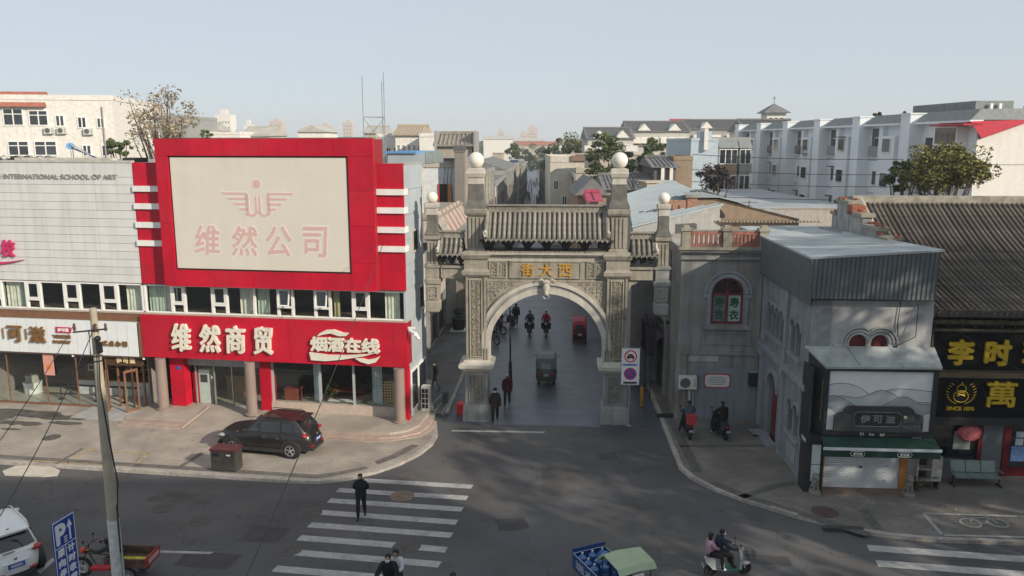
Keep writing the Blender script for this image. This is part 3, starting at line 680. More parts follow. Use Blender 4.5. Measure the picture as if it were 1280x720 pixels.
# red sign band
for a,b_ in zip([-7.05,-5.2,-3.35,-1.4,.6,2.5,4.4],[-5.2,-3.35,-1.4,.6,2.5,4.4,6.36]): M().box(a+.004,b_-.004,-.2+random.uniform(0,.003),.1,2.97,5.08).obj('sign_panel',red_panel,rb)
bx('sign_backing',mat('frame side',(0.25,0.015,0.02)),rb,-7.0,6.3,.11,.8,2.99,5.05)
bx('sign_soffit',mat('soffit pale',(0.40,0.38,0.35)),rb,-7.0,6.3,.0,1.5,2.93,2.965)
creamL=mat('cream letters',(0.72,0.68,0.58),rough=.5,var=.04); shadowL=mat('letter side',(0.30,0.27,0.2))
for c,(a,b_) in zip('维然商贸',((-5.42,-4.42),(-3.98,-2.9),(-2.58,-1.6),(-1.2,-.22))): text(c,a,b_,3.35,4.72,-.2,creamL,rb,'sign_character',.16,.032,.06)
for c,(a,b_) in zip('烟酒在线',((1.66,2.5),(2.5,3.32),(3.34,4.15),(4.17,5.05))): text(c,a,b_,3.62,4.32,-.2,creamL,rb,'sign_character',.14,.03)
def swoosh(par,mt,pts,y0=-.34,y1=-.2,nm='logo_swoosh'): M().prism(pts,y0,y1).obj(nm,mt,par)
swoosh(rb,creamL,[(2.0,4.34),(2.15,4.5),(2.45,4.66),(2.85,4.7),(3.3,4.56),(3.6,4.55),(3.45,4.42),(3.1,4.40),(2.7,4.52),(2.3,4.44)])
swoosh(rb,creamL,[(1.6,3.55),(2.5,3.46),(3.4,3.48),(4.3,3.56),(5.1,3.72),(4.3,3.48),(3.3,3.28),(2.4,3.16),(1.68,3.18)])
swoosh(rb,creamL,[(3.85,3.36),(4.1,3.2),(4.5,3.10),(4.85,3.2),(5.08,3.5),(4.75,3.36),(4.45,3.30),(4.15,3.36)])
# cameras at corner
cm=thing('security_camera','pair of white security cameras on the red sign corner','camera',(LW(6.36,.0,4.25))[:],LROT)
bx('mount',white,cm,0,.35,.0,.08,.55,.63); M().tube([(.1,-.1,.5),(.45,-.35,.38)],.09,10).obj('camera_body',white,cm,smooth=True); M().tube([(.3,.1,.35),(.5,.05,.05)],.08,10).obj('camera_body',white,cm,smooth=True)
# platform & steps
PZ=.32
stepm=mat('pink granite steps',(0.40,0.31,0.26),rough=.6,var=.14,scale=4,bump=.1,objvar=.06,stain=(0.25,0.19,0.16),stainamt=.45)
tilm=paving('forecourt tile',(0.38,0.33,0.28),.6,.6,.8,stain=(0.24,0.21,0.18),amt=.5,var=.08)
pf=M(); pf.slab([(-1.2,-1.75),(5.9,-1.75),(6.6,-1.3),(6.95,-.5),(6.9,2.5),(-1.2,2.5)],.1,PZ); pf.obj('platform',tilm,rb)
M().slab([(-7.3,-1.55),(-4.1,-1.55),(-4.1,2.5),(-7.3,2.5)],.1,PZ-.002).obj('platform',tilm,rb)
pr_=M().slab([(-1.05,-2.15),(5.5,-2.15),(6.4,-1.9),(7.15,-1.2),(7.35,-.3),(7.3,.6),(6.8,.6),(-1.05,.6)],.1,PZ-.10); pr_.obj('step',stepm,rb)
M().slab([(-.95,-2.5),(5.0,-2.5),(6.1,-2.3),(7.3,-1.5),(7.6,-.5),(7.55,.5),(6.8,.6),(-.95,.6)],.1,PZ-.17).obj('step',stepm,rb)
for k in range(2): M().slab([(-7.35,-1.95-.35*k),(-4.05,-1.95-.35*k),(-4.05,-.3),(-7.35,-.3)],.1,PZ-.07*(k+1)).obj('step',stepm,rb)
rp=M().add([(-4.05,-2.6,.125),(-1.2,-2.6,.125),(-1.2,.75,PZ),(-4.05,.75,PZ),(-4.05,.75,.05),(-1.2,.75,.05)],[(0,1,2,3),(2,5,4,3),(0,3,4),(1,5,2),(0,4,5,1)]); rp.obj('ramp',tilm,rb)
M().tube([(-4.0,-2.3,.2),(-4.0,.2,.42)],.05,6).obj('ramp_edge',stepm,rb)
# columns & red piers
granite=mat('granite column',(0.26,0.20,0.175),rough=.5,var=.2,scale=30,stain=(0.2,0.16,0.14),stainamt=.4)
for x in (-6.15,-1.5,5.95): M().lathe(x,-.25,[(PZ-.02,.34),(PZ+.08,.34),(PZ+.1,.26),(2.94,.25)],20).obj('column',granite,rb,smooth=True)
for a,b_ in ((-6.05,-5.3),(-1.3,-.75)): 
    for c,d in ((PZ,1.0),(1.0,1.7),(1.7,2.4),(2.4,2.93)): M().box(a,b_,.35,.95,c+.004,d-.004).obj('red_pier_panel',red_panel,rb)
em=M().ball((0,0,0),.1,12,6,(1.4,.2,1)).obj('pier_badge',mat('blue badge',(0.04,0.09,0.35)),rb); em.location=(-5.6,.34,2.3)
# recessed glass doors
bx('door_header',mat('grey header',(0.28,0.29,0.29)),rb,-5.3,-1.3,.75,.9,2.35,2.93)
for x in (-4.95,-3.95,-3.0,-2.2,-1.35): bx('door_stile',mat('pale stile',(0.36,0.37,0.34),rough=.3,metal=.5),rb,x-.03,x+.03,.78,.86,PZ,2.35)
for a,b_ in zip((-4.9,-3.9,-2.95,-2.15),(-4.0,-3.05,-2.25,-1.4)): bx('pane',pane,rb,a,b_,.815,.825,PZ+.03,2.34)
bx('interior_floor',mat('inner tile',(0.38,0.37,0.30),rough=.3,var=.1,scale=2),rb,-5.3,6.1,.9,3.2,PZ-.1,PZ+.003)
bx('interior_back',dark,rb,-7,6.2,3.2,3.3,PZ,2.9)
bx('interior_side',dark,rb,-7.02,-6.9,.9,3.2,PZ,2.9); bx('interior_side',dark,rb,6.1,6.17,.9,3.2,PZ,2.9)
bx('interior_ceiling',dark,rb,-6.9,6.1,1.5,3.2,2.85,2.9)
bx('door_notice',white,rb,-2.3,-2.18,.76,.775,1.2,1.9)
cab=thing('lottery_machine','white and red upright vending cabinet beside the red pier','cabinet',(LW(-4.85,.98,PZ))[:],LROT)
bx('cabinet_body',mat('cabinet white',(0.62,0.66,0.62),rough=.4,var=.08),cab,-.05,.55,0,.5,0,1.75); bx('red_side',red_panel,cab,-.4,-.06,0,.5,0,1.6); bx('screen',pane_dark,cab,.05,.42,-.02,-.002,1.1,1.5)
# shop windows right
bx('window_plinth',mat('pink plinth',(0.46,0.38,0.32),var=.1,scale=3),rb,-.75,5.7,.35,.7,PZ,.78)
for x in (-.7,1.75,3.45,5.6): bx('window_post',mat('grey post',(0.36,0.38,0.38)),rb,x-.05,x+.05,.45,.56,.78,2.93)
for a,b_ in ((-.65,1.7),(1.8,3.4),(3.5,5.55)): bx('pane',pane,rb,a,b_,.49,.50,.78,2.93)
gc=mat('grey drape',(0.42,0.46,0.48),rough=.9,var=.1)
curtain_mesh(.42,2.1,'drape',rb,1.3,.75,.8,gc); curtain_mesh(.5,2.1,'drape',rb,4.3,.75,.8,gc)
# furniture in the window
def boxthing(nm,lab,cat,w,parts):
    t=thing(nm,lab,cat,w[:],LROT)
    for (pn,m,*b6) in parts: bx(pn,m,t,*b6)
    return t
redwood=mat('red wood',(0.28,0.07,0.04),rough=.35,var=.25,scale=3)
boxthing('red_chest','carved red wooden chest in the left shop window','chest',LW(.05,1.2,PZ),[('chest_body',redwood,-.5,.2,0,.5,.1,.8),('chest_lid',redwood,-.53,.23,-.03,.53,.802,.88),('foot',redwood,-.48,-.4,0,.1,0,.098),('foot',redwood,.1,.18,0,.1,0,.098)])
boxthing('tea_table','long dark wooden tea table inside the shop window','table',LW(2.6,1.9,PZ),[('tabletop',redwood,-.9,.9,-.35,.35,.72,.78),('leg',redwood,-.8,-.72,-.3,-.22,0,.718),('leg',redwood,.72,.8,-.3,-.22,0,.718),('leg',redwood,-.8,-.72,.22,.3,0,.718),('leg',redwood,.72,.8,.22,.3,0,.718)])
boxthing('white_bench','low white glass bench close to the shop window','bench',LW(2.7,1.1,PZ),[('seat',white,-.8,.9,-.15,.15,.42,.47),('leg',white,-.7,-.62,-.1,.1,0,.418),('leg',white,.7,.78,-.1,.1,0,.418)])
ds=thing('reception_desk','pale wooden reception desk behind the glass doors','desk',(LW(-3.2,2.4,PZ))[:],LROT)
bx('desk_body',mat('desk wood',(0.30,0.17,0.07),rough=.5),ds,-1,.5,0,.6,0,1.0); bx('desk_top',wood,ds,-1.05,.55,-.05,.65,1.002,1.05)
lt=thing('wooden_lattice','square wooden lattice screen leaning behind the right window','lattice',(LW(5.15,.85,PZ))[:],LROT)
lw=mat('lattice wood',(0.55,0.38,0.16),rough=.6)
for k in range(7): bx('lattice_strip',lw,lt,-.42+.14*k-.02,-.42+.14*k+.02,0,.03,.45,1.6)
for k in range(9): bx('lattice_strip',lw,lt,-.46,.46,-.035,-.003,.45+.14*k,.49+.14*k)
for i,(x,s_) in enumerate(((4.0,'round ficus'),(2.0,'tall dracaena'))):
    p=thing('potted_plant',('leafy plant in white pot beside the grey drape' if i==0 else 'slim potted plant in middle of the shop window'),'plant',(LW(x,1.3,PZ))[:],LROT)
    M().lathe(0,0,[(0,.14),(.35,.19),(.37,.17)],12).obj('pot',white,p,smooth=True)
    lf=M()
    for k in range(70):
        a=random.random()*6.28; r=random.random()*.35; z=.5+random.random()*1.1; c=Vector((r*math.cos(a),r*math.sin(a),z)); d=Vector((random.uniform(-.1,.1),random.uniform(-.1,.1),random.uniform(-.05,.1))); e=Vector((random.uniform(-.05,.05),random.uniform(-.05,.05),.03))
        lf.add([c-d,c+e,c+d,c-e],[(0,1,2,3)])
    lf.obj('foliage',mat('house plant',(0.04,0.09,0.03),var=.4),p)
    M().tube([(0,0,.3),(0.03,0,1.2)],.015,5).obj('stem',mat('stem brown',(0.1,0.07,0.04)),p)
# street side of the red building: windows, AC unit
for y0,y1 in ((.5,1.6),(1.8,3.2)):
    w=bx('side_window',frame_w,rb,RX+.01,RX+.07,y0,y1,.6,2.6); bx('pane',pane_dark,w,RX+.06,RX+.08,y0+.08,y1-.08,.7,2.5)
def ac_unit(loc,rz,lab,group=None,w=.85,h=.62,d=.32):
    t=thing('air_conditioner',lab,'air conditioner',loc[:],rz,group)
    acm=mat('ac casing',(0.62,0.61,0.56),rough=.5,var=.06,streak=.3)
    M().box(-w/2,w/2,0,d,0,h).obj('casing',acm,t)
    f=M().lathe(0,0,[(0,h*.4),(.012,h*.4)],18).obj('fan_grille',mat('ac grille',(0.10,0.10,0.10),rough=.6),t); f.rotation_euler=(PI/2,0,0); f.location=(-w*.14,-.001,h/2)
    g_=M()
    for k in range(3): g_.lathe(0,0,[(.013,h*.4*(k+1)/3),(.02,h*.4*(k+1)/3-.015)],18)
    f2=M().box(w*.3,w*.45,-.012,-.001,h*.2,h*.8).obj('side_grille',mat('ac slots',(0.4,0.4,0.38)),t)
    return t
ac=ac_unit(LW(6.75,1.6,PZ+.0),LROT-PI/2*0,'white air conditioner on the walk beside red corner pilaster')
for o in list(ac.children): bpy.data.objects.remove(o)
acm=mat('ac casing',(0.62,0.61,0.56),rough=.5,var=.06,streak=.3)
bx('casing',acm,ac,-.2,.2,-.2,.2,0,1.25); 
for i in range(2):
    for k in range(4): bx('fan_slot',black,ac,-.16+.17*i,-.03+.17*i,-.215,-.202,.15+.26*k,.36+.26*k)
ac['label']='tall white unit with dark slots beside red corner pilaster'; ac['category']='unit'; ac.name='vented_cabinet'
# rooftop box with blue edge and mast
rbx=thing('roof_cabin','low glazed roof cabin with blue edge behind the red parapet','cabin',(LW(4.6,4.2,12.25))[:],LROT)
bx('cabin_wall',side,rbx,-.3,1.6,0,4,0,.55); bx('cabin_roof',mat('blue edge roof',(0.12,0.28,0.52)),rbx,-.4,1.2,-.1,4,.552,.66)
for k in range(3): bx('railing_panel',mat('railing glass',(0.25,0.29,0.28),rough=.2),rbx,1.62,1.66,.1+1.3*k,1.3+1.3*k,.05,.65)
ms=thing('antenna_mast','thin steel lattice antenna mast behind the red billboard','antenna',(LW(2.65,5.5,12.0))[:],LROT)
thin=mat('mast steel',(0.30,0.31,0.33),rough=.5,metal=.3)
for (x,y,h) in ((0,0,4.7),(1.05,.3,4.9),(.75,.9,4.5)): M().tube([(x,y,0),(x,y,h)],.022,5).obj('mast_leg',thin,ms)
br=[((0,0),(1.05,.3)),((1.05,.3),(.75,.9)),((.75,.9),(0,0))]
for z in (1.3,2.65): 
    for a,b_ in br: M().tube([(*a,z),(*b_,z)],.016,4).obj('cross_bar',thin,ms)
for z in (0,1.3):
    for a,b_ in br: M().tube([(*a,z),(*b_,z+1.3)],.014,4).obj('brace',thin,ms)
# ================= GATE =================
gate=thing('stone_archway','carved stone street gate with three gilded characters and tiled roof','archway',AW(-.05,0)[:],AROT)
relief=None
def make_relief():
    m=mat('carved relief',(0.36,0.33,0.265),rough=.9,var=.15,scale=3,stain=(0.2,0.18,0.14),stainamt=.4)
    t=m.node_tree; b=t.nodes['Principled BSDF']
    return m
relief=make_relief()
gold=mat('gilt characters',(0.60,0.34,0.06),rough=.35,metal=.3,var=.15,scale=8)
tile_g=mat('grey roof tile',(0.25,0.235,0.205),rough=.8,var=.3,scale=5,objvar=.22,bump=.4,streak=.4,stain=(0.12,0.11,0.10),stainamt=.5,stscale=2)
tile_bed=mat('tile valley dark',(0.085,0.075,0.065),rough=.9,var=.35,scale=8,bump=.5)
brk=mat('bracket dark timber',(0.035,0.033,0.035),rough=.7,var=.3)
ridgem=mat('ridge tile',(0.26,0.24,0.205),rough=.85,var=.25,scale=6,bump=.5,stain=(0.12,0.11,0.1),stainamt=.5)
random.seed(11)
def scroll_panel(par,x0,x1,z0,z1,y,dens=.1,name='relief_panel',shape=None,frame=True,mt=None):
    """recessed field with raised curling scrolls and a raised frame"""
    mt=mt or relief
    fld=M()
    if frame:
        for q in ((x0,x0+.04,z0,z1),(x1-.04,x1,z0,z1),(x0+.04,x1-.04,z0,z0+.04),(x0+.04,x1-.04,z1-.04,z1)): fld.box(q[0],q[1],y-.05,y,q[2],q[3])
    w=x1-x0-.1; h=z1-z0-.1; s=min(.17,w/2); nx=max(1,int(w/s)); nz=max(1,int(h/s))
    for i in range(nx):
        for k in range(nz):
            cx=x0+.05+w*(i+.5)/nx; cz=z0+.05+h*(k+.5)/nz
            if shape and not shape(cx,cz): continue
            r=min(w/nx,h/nz)*.46; sg=1 if (i+k)%2 else -1; pts=[]
            for q in range(7):
                a=sg*(q/6*5.2)+k*.9; rr=r*(1-.75*q/6); pts.append((cx+rr*math.cos(a),y-.015,cz+rr*math.sin(a)))
            fld.tube(pts,.024,4,cap=False)
    o=fld.obj(name,mt,par); o['kind']='stuff'; return o
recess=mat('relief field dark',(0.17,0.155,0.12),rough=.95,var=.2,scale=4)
PU=3.33
for s in (-1,1):
    cx=s*PU
    ped=M().stack(cx,0,[(0,1.34,1.42),(.55,1.32,1.4),(.80,1.26,1.34),(.86,1.10,1.16),(2.42,1.08,1.14),(2.5,1.2,1.26)]).obj('pedestal',stone_g,gate)
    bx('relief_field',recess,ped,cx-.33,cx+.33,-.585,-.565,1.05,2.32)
    scroll_panel(ped,cx-.36,cx+.36,1.0,2.36,-.585,mt=stone_g)
    bx('corner_strip',stone_g,ped,cx-.54,cx-.42,-.60,-.572,.87,2.41); bx('corner_strip',stone_g,ped,cx+.42,cx+.54,-.60,-.572,.87,2.41)
    cap=M().stack(cx,0,[(2.502,1.22,1.28),(2.56,1.30,1.36),(2.68,1.52,1.58),(2.86,1.56,1.62),(2.95,1.3,1.34),(3.06,1.12,1.18)]).obj('pedestal_capital',stone_w,gate)
    for q in (-1,1): M().tube([(cx+q*.72,-.80,2.8),(cx+q*.72,.80,2.8)],.13,10).obj('volute',stone_w,cap,smooth=True)
    sh=M().stack(cx,0,[(3.062,.98,.98),(7.1,.96,.96)]).obj('shaft',stone,gate)
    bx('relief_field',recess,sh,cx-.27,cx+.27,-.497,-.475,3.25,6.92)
    scroll_panel(sh,cx-.30,cx+.30,3.2,6.98,-.497)
    bx('shaft_strip',stone,sh,cx-.48,cx-.38,-.53,-.485,3.07,7.09); bx('shaft_strip',stone,sh,cx+.38,cx+.48,-.53,-.485,3.07,7.09)
    M().stack(cx,0,[(7.102,1.1,1.1),(7.22,1.3,1.3),(7.38,1.32,1.32),(7.46,1.12,1.12),(7.50,1.08,1.08),(7.9,1.10,1.10),(7.98,1.26,1.26),(8.16,1.42,1.42),(8.26,1.30,1.30),(8.34,1.0,1.0)]).obj('pillar_capital',stone,gate)
    col=M().stack(cx,0,[(8.342,.9,.9),(8.42,.88,.88),(8.46,.76,.76),(9.95,.74,.74),(10.0,.9,.9)]).obj('upper_column',stone,gate)
    fl=M()
    for k in range(4): fl.box(cx-.33+.18*k,cx-.22+.18*k,-.42,-.37,8.5,9.9); fl.box(cx+(.37 if 1 else 0),cx+.42,-.33+.18*k,-.22+.18*k,8.5,9.9); fl.box(cx-.42,cx-.37,-.33+.18*k,-.22+.18*k,8.5,9.9)
    o=fl.obj('fluting',stone,col); o['kind']='stuff'
    M().stack(cx,0,[(10.002,.92,.92),(10.1,1.04,1.04),(10.28,1.06,1.06),(10.34,.9,.9)]).obj('column_capital',stone,gate)
    M().stack(cx,0,[(10.342,1.0,1.0),(10.5,.92,.92),(10.72,.74,.74),(11.45,.68,.68)]).obj('obelisk_block',stone_d,gate)
    M().stack(cx,0,[(11.452,.66,.66),(11.72,.64,.64),(11.76,.74,.74),(11.95,.84,.84),(12.0,.80,.80),(12.14,.78,.78),(12.18,.5,.5)]).obj('finial_base',stone_w,gate)
    M().ball((cx,0,12.53),.38,24,14).obj('ball_finial',mat('cream ball',(0.74,0.71,0.63),rough=.5,var=.04,streak=.1),gate,smooth='all')
# arch wall with opening
def arch_wall(mb,x0,x1,z1,r,cz,zb,y0,y1,n=28):
    # polygonal wall with semicircular opening of radius r centred (0,cz)
    pts=[]
    for i in range(n+1):
        a=PI*i/n; pts.append((r*math.cos(a),cz+r*math.sin(a)))
    for i in range(n):
        (xa,za),(xb,zb_)=pts[i],pts[i+1]
        mb.add([(xa,y0,za),(xb,y0,zb_),(xb,y0,z1),(xa,y0,z1),(xa,y1,za),(xb,y1,zb_),(xb,y1,z1),(xa,y1,z1)],[(0,1,2,3),(7,6,5,4),(0,4,5,1),(3,2,6,7)])
    mb.box(r,x1,y0,y1,zb,z1) ; mb.box(x0,-r,y0,y1,zb,z1)
RA=2.72; CZ=3.62
aw=M(); arch_wall(aw,-2.86,2.86,7.0,RA,CZ,3.07,-.34,.34); wall=aw.obj('arch_wall',stone,gate)
def archivolt(r0,r1,y0,y1,mt,xmax=2.84):
    m=M(); n=40; vs=[]; fs=[]
    for i in range(n+1):
        a=PI*i/n; c,s_=math.cos(a),math.sin(a)
        ro=min(r1,xmax/abs(c)) if abs(c)>1e-6 else r1
        for (r,y) in ((r0,y0),(ro,y0),(ro,y1),(r0,y1)): vs.append((r*c,y,CZ+r*s_))
    for i in range(n):
        for k in range(4): fs.append((4*i+k,4*i+(k+1)%4,4*i+4+(k+1)%4,4*i+4+k))
    m.add(vs,fs); return m.obj('archivolt',mt,gate)
archivolt(RA-.02,2.98,-.50,.36,stone_w); archivolt(2.985,3.12,-.44,-.342,stone_g); archivolt(3.125,3.3,-.52,-.342,stone_w); archivolt(3.305,3.36,-.42,-.342,stone)
for s in (-1,1): bx('arch_jamb',stone_w,gate,s*2.70,s*2.80,-.50,.36,3.07,3.62)
# spandrel relief
for s in (-1,1):
    x0,x1=(1.25,2.74) if s>0 else (-2.74,-1.25)
    scroll_panel(wall,x0,x1,5.0,6.9,-.345,shape=lambda x,z:(x*x+(z-CZ)**2)**.5>3.5,frame=False)
    m=M(); m.box(s*2.74,s*2.80,-.37,-.342,4.9,6.92); m.box(s*1.0,s*2.74,-.37,-.342,6.87,6.93); m.obj('relief_frame',stone,wall)
# entablature
fz=bx('frieze',stone,gate,-2.86,2.86,-.36,.36,7.002,7.86)
bx('text_tablet',stone,fz,-1.72,1.62,-.385,-.362,7.05,7.84)
mm=M()
for q in ((-1.74,-1.69,7.04,7.85),(1.59,1.64,7.04,7.85),(-1.69,1.59,7.04,7.08),(-1.69,1.59,7.81,7.85)): mm.box(q[0],q[1],-.42,-.386,q[2],q[3])
mm.obj('tablet_frame',stone,fz)
for s in (-1,1): 
    a,b_=sorted((s*1.88,s*2.28)); scroll_panel(fz,a,b_,7.06,7.84,-.365); a,b_=sorted((s*2.30,s*2.70)); scroll_panel(fz,a,b_,7.06,7.84,-.365)
for c,x in zip('街大西',(-.88,0.0,.88)): text(c,x-.31,x+.31,7.13,7.75,-.386,gold,fz,'gilded_character',.05,.012)
bx('frieze_band',stone_w,gate,-2.86,2.86,-.42,.42,7.862,7.95); bx('frieze_band',stone,gate,-2.86,2.86,-.40,.40,7.952,8.10); bx('cornice',stone,gate,-2.86,2.86,-.50,.50,8.102,8.18); bx('cornice',stone_w,gate,-2.86,2.86,-.58,.58,8.182,8.27); bx('cornice',stone,gate,-2.86,2.86,-.46,.46,8.272,8.34)
# keystone beast head
ks=M().ball((0,-.62,6.62),.17,12,8,(1,.9,1.5)); ks.ball((0,-.70,6.4),.11,10,6,(1,1,1.3)); ks.ball((0,-.6,6.9),.15,10,6,(1.3,.7,.9))
for s in (-1,1): ks.tube([(s*.08,-.6,6.95),(s*.25,-.66,7.05),(s*.42,-.62,6.98),(s*.48,-.6,6.9)],.05,6,r2=.02); ks.tube([(s*.08,-.6,6.7),(s*.2,-.62,6.66)],.06,6,r2=.02); ks.tube([(s*.05,-.72,6.45),(s*.14,-.68,6.2),(s*.04,-.66,6.12)],.03,5)
ks.obj('keystone_beast',stone_w,gate,smooth=True)
# --- roof builder
def tiled_roof(par,x0,x1,zr,ze,half,n,rr=.085,sides=(-1,1),sag=.12,ridge=True,bed=tile_bed,tm=tile_g,ridge_h=.3,yc=0):
    segs=7
    def prof(t): # t 0 ridge ->1 eave
        return half*t, zr-(zr-ze)*(t+ -sag*math.sin(PI*t)*-1)
    P=[prof(i/segs) for i in range(segs+1)]
    for s in sides:
        m=M(); vs=[]
        for y,z in P: vs+= [(x0,yc+s*y,z-.02),(x1,yc+s*y,z-.02)]
        fs=[(2*i,2*i+2,2*i+3,2*i+1) for i in range(segs)]
        vs+= [(x0,yc+s*P[-1][0],P[-1][1]-.09),(x1,yc+s*P[-1][0],P[-1][1]-.09),(x0,yc,zr-.25),(x1,yc,zr-.25)]
        k=2*segs+2; fs+=[(k-2,k,k+1,k-1),(k,k+2,k+3,k+1)]
        m.add(vs,fs).obj('roof_bed',bed,par)
        base=None
        for i in range(n):
            x=x0+(x1-x0)*(i+.5)/n
            if base is None:
                b=M(); b.tube([(0,yc+s*y,z+.01) for y,z in P],rr,8)
                # joints between tiles: small collars
                for q in range(1,segs*2):
                    t=q/(segs*2); y,z=prof(t); y2,z2=prof(t+.012); b.tube([(0,yc+s*y,z+.012),(0,yc+s*y2,z2+.012)],rr*1.12,8)
                y,z=P[-1]; b.tube([(0,yc+s*(y-.01),z+.01),(0,yc+s*(y+.03),z-.0)],rr*1.25,10)
                base=b.obj('tile_row',tm,par,smooth=True); base.location=(x,0,0)
            else:
                o=base.copy(); COL.objects.link(o); o.location=(x+random.uniform(-.008,.008),0,random.uniform(-.006,.006))
        dm=M()
        for i in range(n+1):
            x=x0+(x1-x0)*i/n; y,z=P[-1]; r=rr*.9
            dm.add([(x-r,yc+s*(y+.04),z-.01),(x+r,yc+s*(y+.04),z-.01),(x,yc+s*(y+.05),z-.16)],[(0,1,2)])
        o=dm.obj('drip_tiles',tm,par); o['kind']='stuff'
    if ridge:
        m=M(); m.box(x0-.02,x1+.02,yc-.12,yc+.12,zr-.05,zr+.1); m.box(x0-.05,x1+.05,yc-.17,yc+.17,zr+ridge_h-.06,zr+ridge_h); m.box(x0,x1,yc-.08,yc+.08,zr+.1,zr+ridge_h-.06)
        r=m.obj('ridge',ridgem,par)
        m=M(); nn=int((x1-x0)/.16)
        for i in range(nn):
            x=x0+(x1-x0)*(i+.5)/nn
            for s in (-1,1): m.add([(x-.07,yc+s*.09,zr+.17),(x,yc+s*.12,zr+.10),(x+.07,yc+s*.09,zr+.17),(x,yc+s*.12,zr+ridge_h-.07)],[(0,1,2,3)])
        o=m.obj('ridge_lattice',ridgem,r); o['kind']='stuff'
tiled_roof(gate,-2.78,2.78,10.18,8.98,1.12,24,rr=.075)
for s in (-1,1):   # gable ridges with curled ends
    m=M(); pts=[(s*2.80,y,10.2-(abs(y)/1.12)*1.15) for y in (-1.15,-.9,-.5,0,.5,.9,1.15)]; m.tube(pts,.10,8); m.obj('verge_ridge',ridgem,gate,smooth=True)
    m=M(); m.tube([(s*2.82,-1.12,9.1),(s*2.86,-1.24,9.16),(s*2.9,-1.30,9.34)],.06,6,r2=.02); m.ball((s*2.82,-1.05,9.3),.09,8,6); m.obj('roof_beast',stone_w,gate,smooth=True)
# bracket zone : dark timber between cornice and eave
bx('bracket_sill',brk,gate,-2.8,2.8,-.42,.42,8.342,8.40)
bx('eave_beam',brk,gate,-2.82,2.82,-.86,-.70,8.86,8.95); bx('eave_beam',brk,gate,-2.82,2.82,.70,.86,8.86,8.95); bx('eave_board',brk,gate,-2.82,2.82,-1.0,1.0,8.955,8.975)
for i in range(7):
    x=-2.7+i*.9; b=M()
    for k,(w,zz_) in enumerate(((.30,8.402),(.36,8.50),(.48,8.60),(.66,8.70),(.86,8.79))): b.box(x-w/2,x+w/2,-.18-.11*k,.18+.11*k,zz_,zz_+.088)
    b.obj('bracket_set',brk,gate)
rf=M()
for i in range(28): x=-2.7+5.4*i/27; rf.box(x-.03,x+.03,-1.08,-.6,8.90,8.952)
o=rf.obj('rafter_ends',brk,gate); o['kind']='stuff'
# --- side wings
for s in (-1,1):
    W=M(); ax0,ax1=sorted((s*3.9,s*4.98)); xo=s*5.42
    beam=M().box(ax0,ax1,-.30,.30,7.05,7.5); beam.box(ax0,ax1,-.40,.40,7.502,7.6); beam.box(ax0,ax1,-.36,.36,7.0,7.048); beam.obj('side_beam',stone,gate)
    br=M(); cx=s*3.86
    br.prism([(cx,7.0),(cx+s*.5,7.0),(cx+s*.36,6.8),(cx+s*.14,6.72),(cx,6.4)],-.22,.22); br.obj('beam_bracket',stone,gate)
    hp=M().stack(xo,0,[(5.28,.42,.42),(5.36,.62,.62),(5.8,.66,.66),(5.86,.56,.56),(5.92,.58,.58),(6.66,.6,.6),(6.72,.74,.74),(6.92,.80,.80),(6.98,.6,.6),(7.05,.62,.62),(7.48,.64,.64),(7.5,.76,.76),(7.6,.80,.80)]).obj('hanging_post',stone if s<0 else stone_g,gate)
    scroll_panel(hp,xo-.24,xo+.24,6.0,6.6,-.30,frame=True)
    m=M().stack(xo,0,[(7.602,.54,.54),(8.78,.5,.5)])
    for k in range(3): m.box(xo-.21+.16*k,xo-.11+.16*k,-.30,-.25,7.7,8.7)
    m.obj('side_column',stone,gate)
    M().stack(xo,0,[(8.782,.56,.56),(8.86,.74,.74),(9.0,.76,.76),(9.06,.62,.62)]).obj('side_capital',stone,gate)
    M().stack(xo,0,[(9.062,.78,.78),(9.2,.6,.6),(9.36,.50,.50),(10.0,.46,.46)]).obj('side_block',stone_d,gate)
    M().stack(xo,0,[(10.002,.5,.5),(10.3,.48,.48),(10.34,.6,.6),(10.5,.62,.62),(10.54,.5,.5)]).obj('finial_base',stone_w,gate)
    M().ball((xo,0,10.80),.27,20,12).obj('ball_finial',mat('cream ball',(0.74,0.71,0.63)),gate,smooth='all')
    a,b_=sorted((s*3.92,s*5.1))
    tiled_roof(gate,a,b_,8.95,8.22,.72,5,rr=.07,ridge_h=.28)
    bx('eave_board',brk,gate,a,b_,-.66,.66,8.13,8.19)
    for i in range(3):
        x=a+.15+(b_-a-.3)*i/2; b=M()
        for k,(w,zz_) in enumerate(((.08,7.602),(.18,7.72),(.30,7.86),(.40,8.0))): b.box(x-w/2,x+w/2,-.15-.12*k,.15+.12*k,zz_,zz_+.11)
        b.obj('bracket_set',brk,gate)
    m=M(); e=s*5.1; m.tube([(e,-.72,8.28),(e,-.2,8.75),(e,.7,8.3)],.07,6); m.ball((e,-.7,8.45),.09,8,6); m.obj('verge_ridge',stone_w,gate,smooth=True)
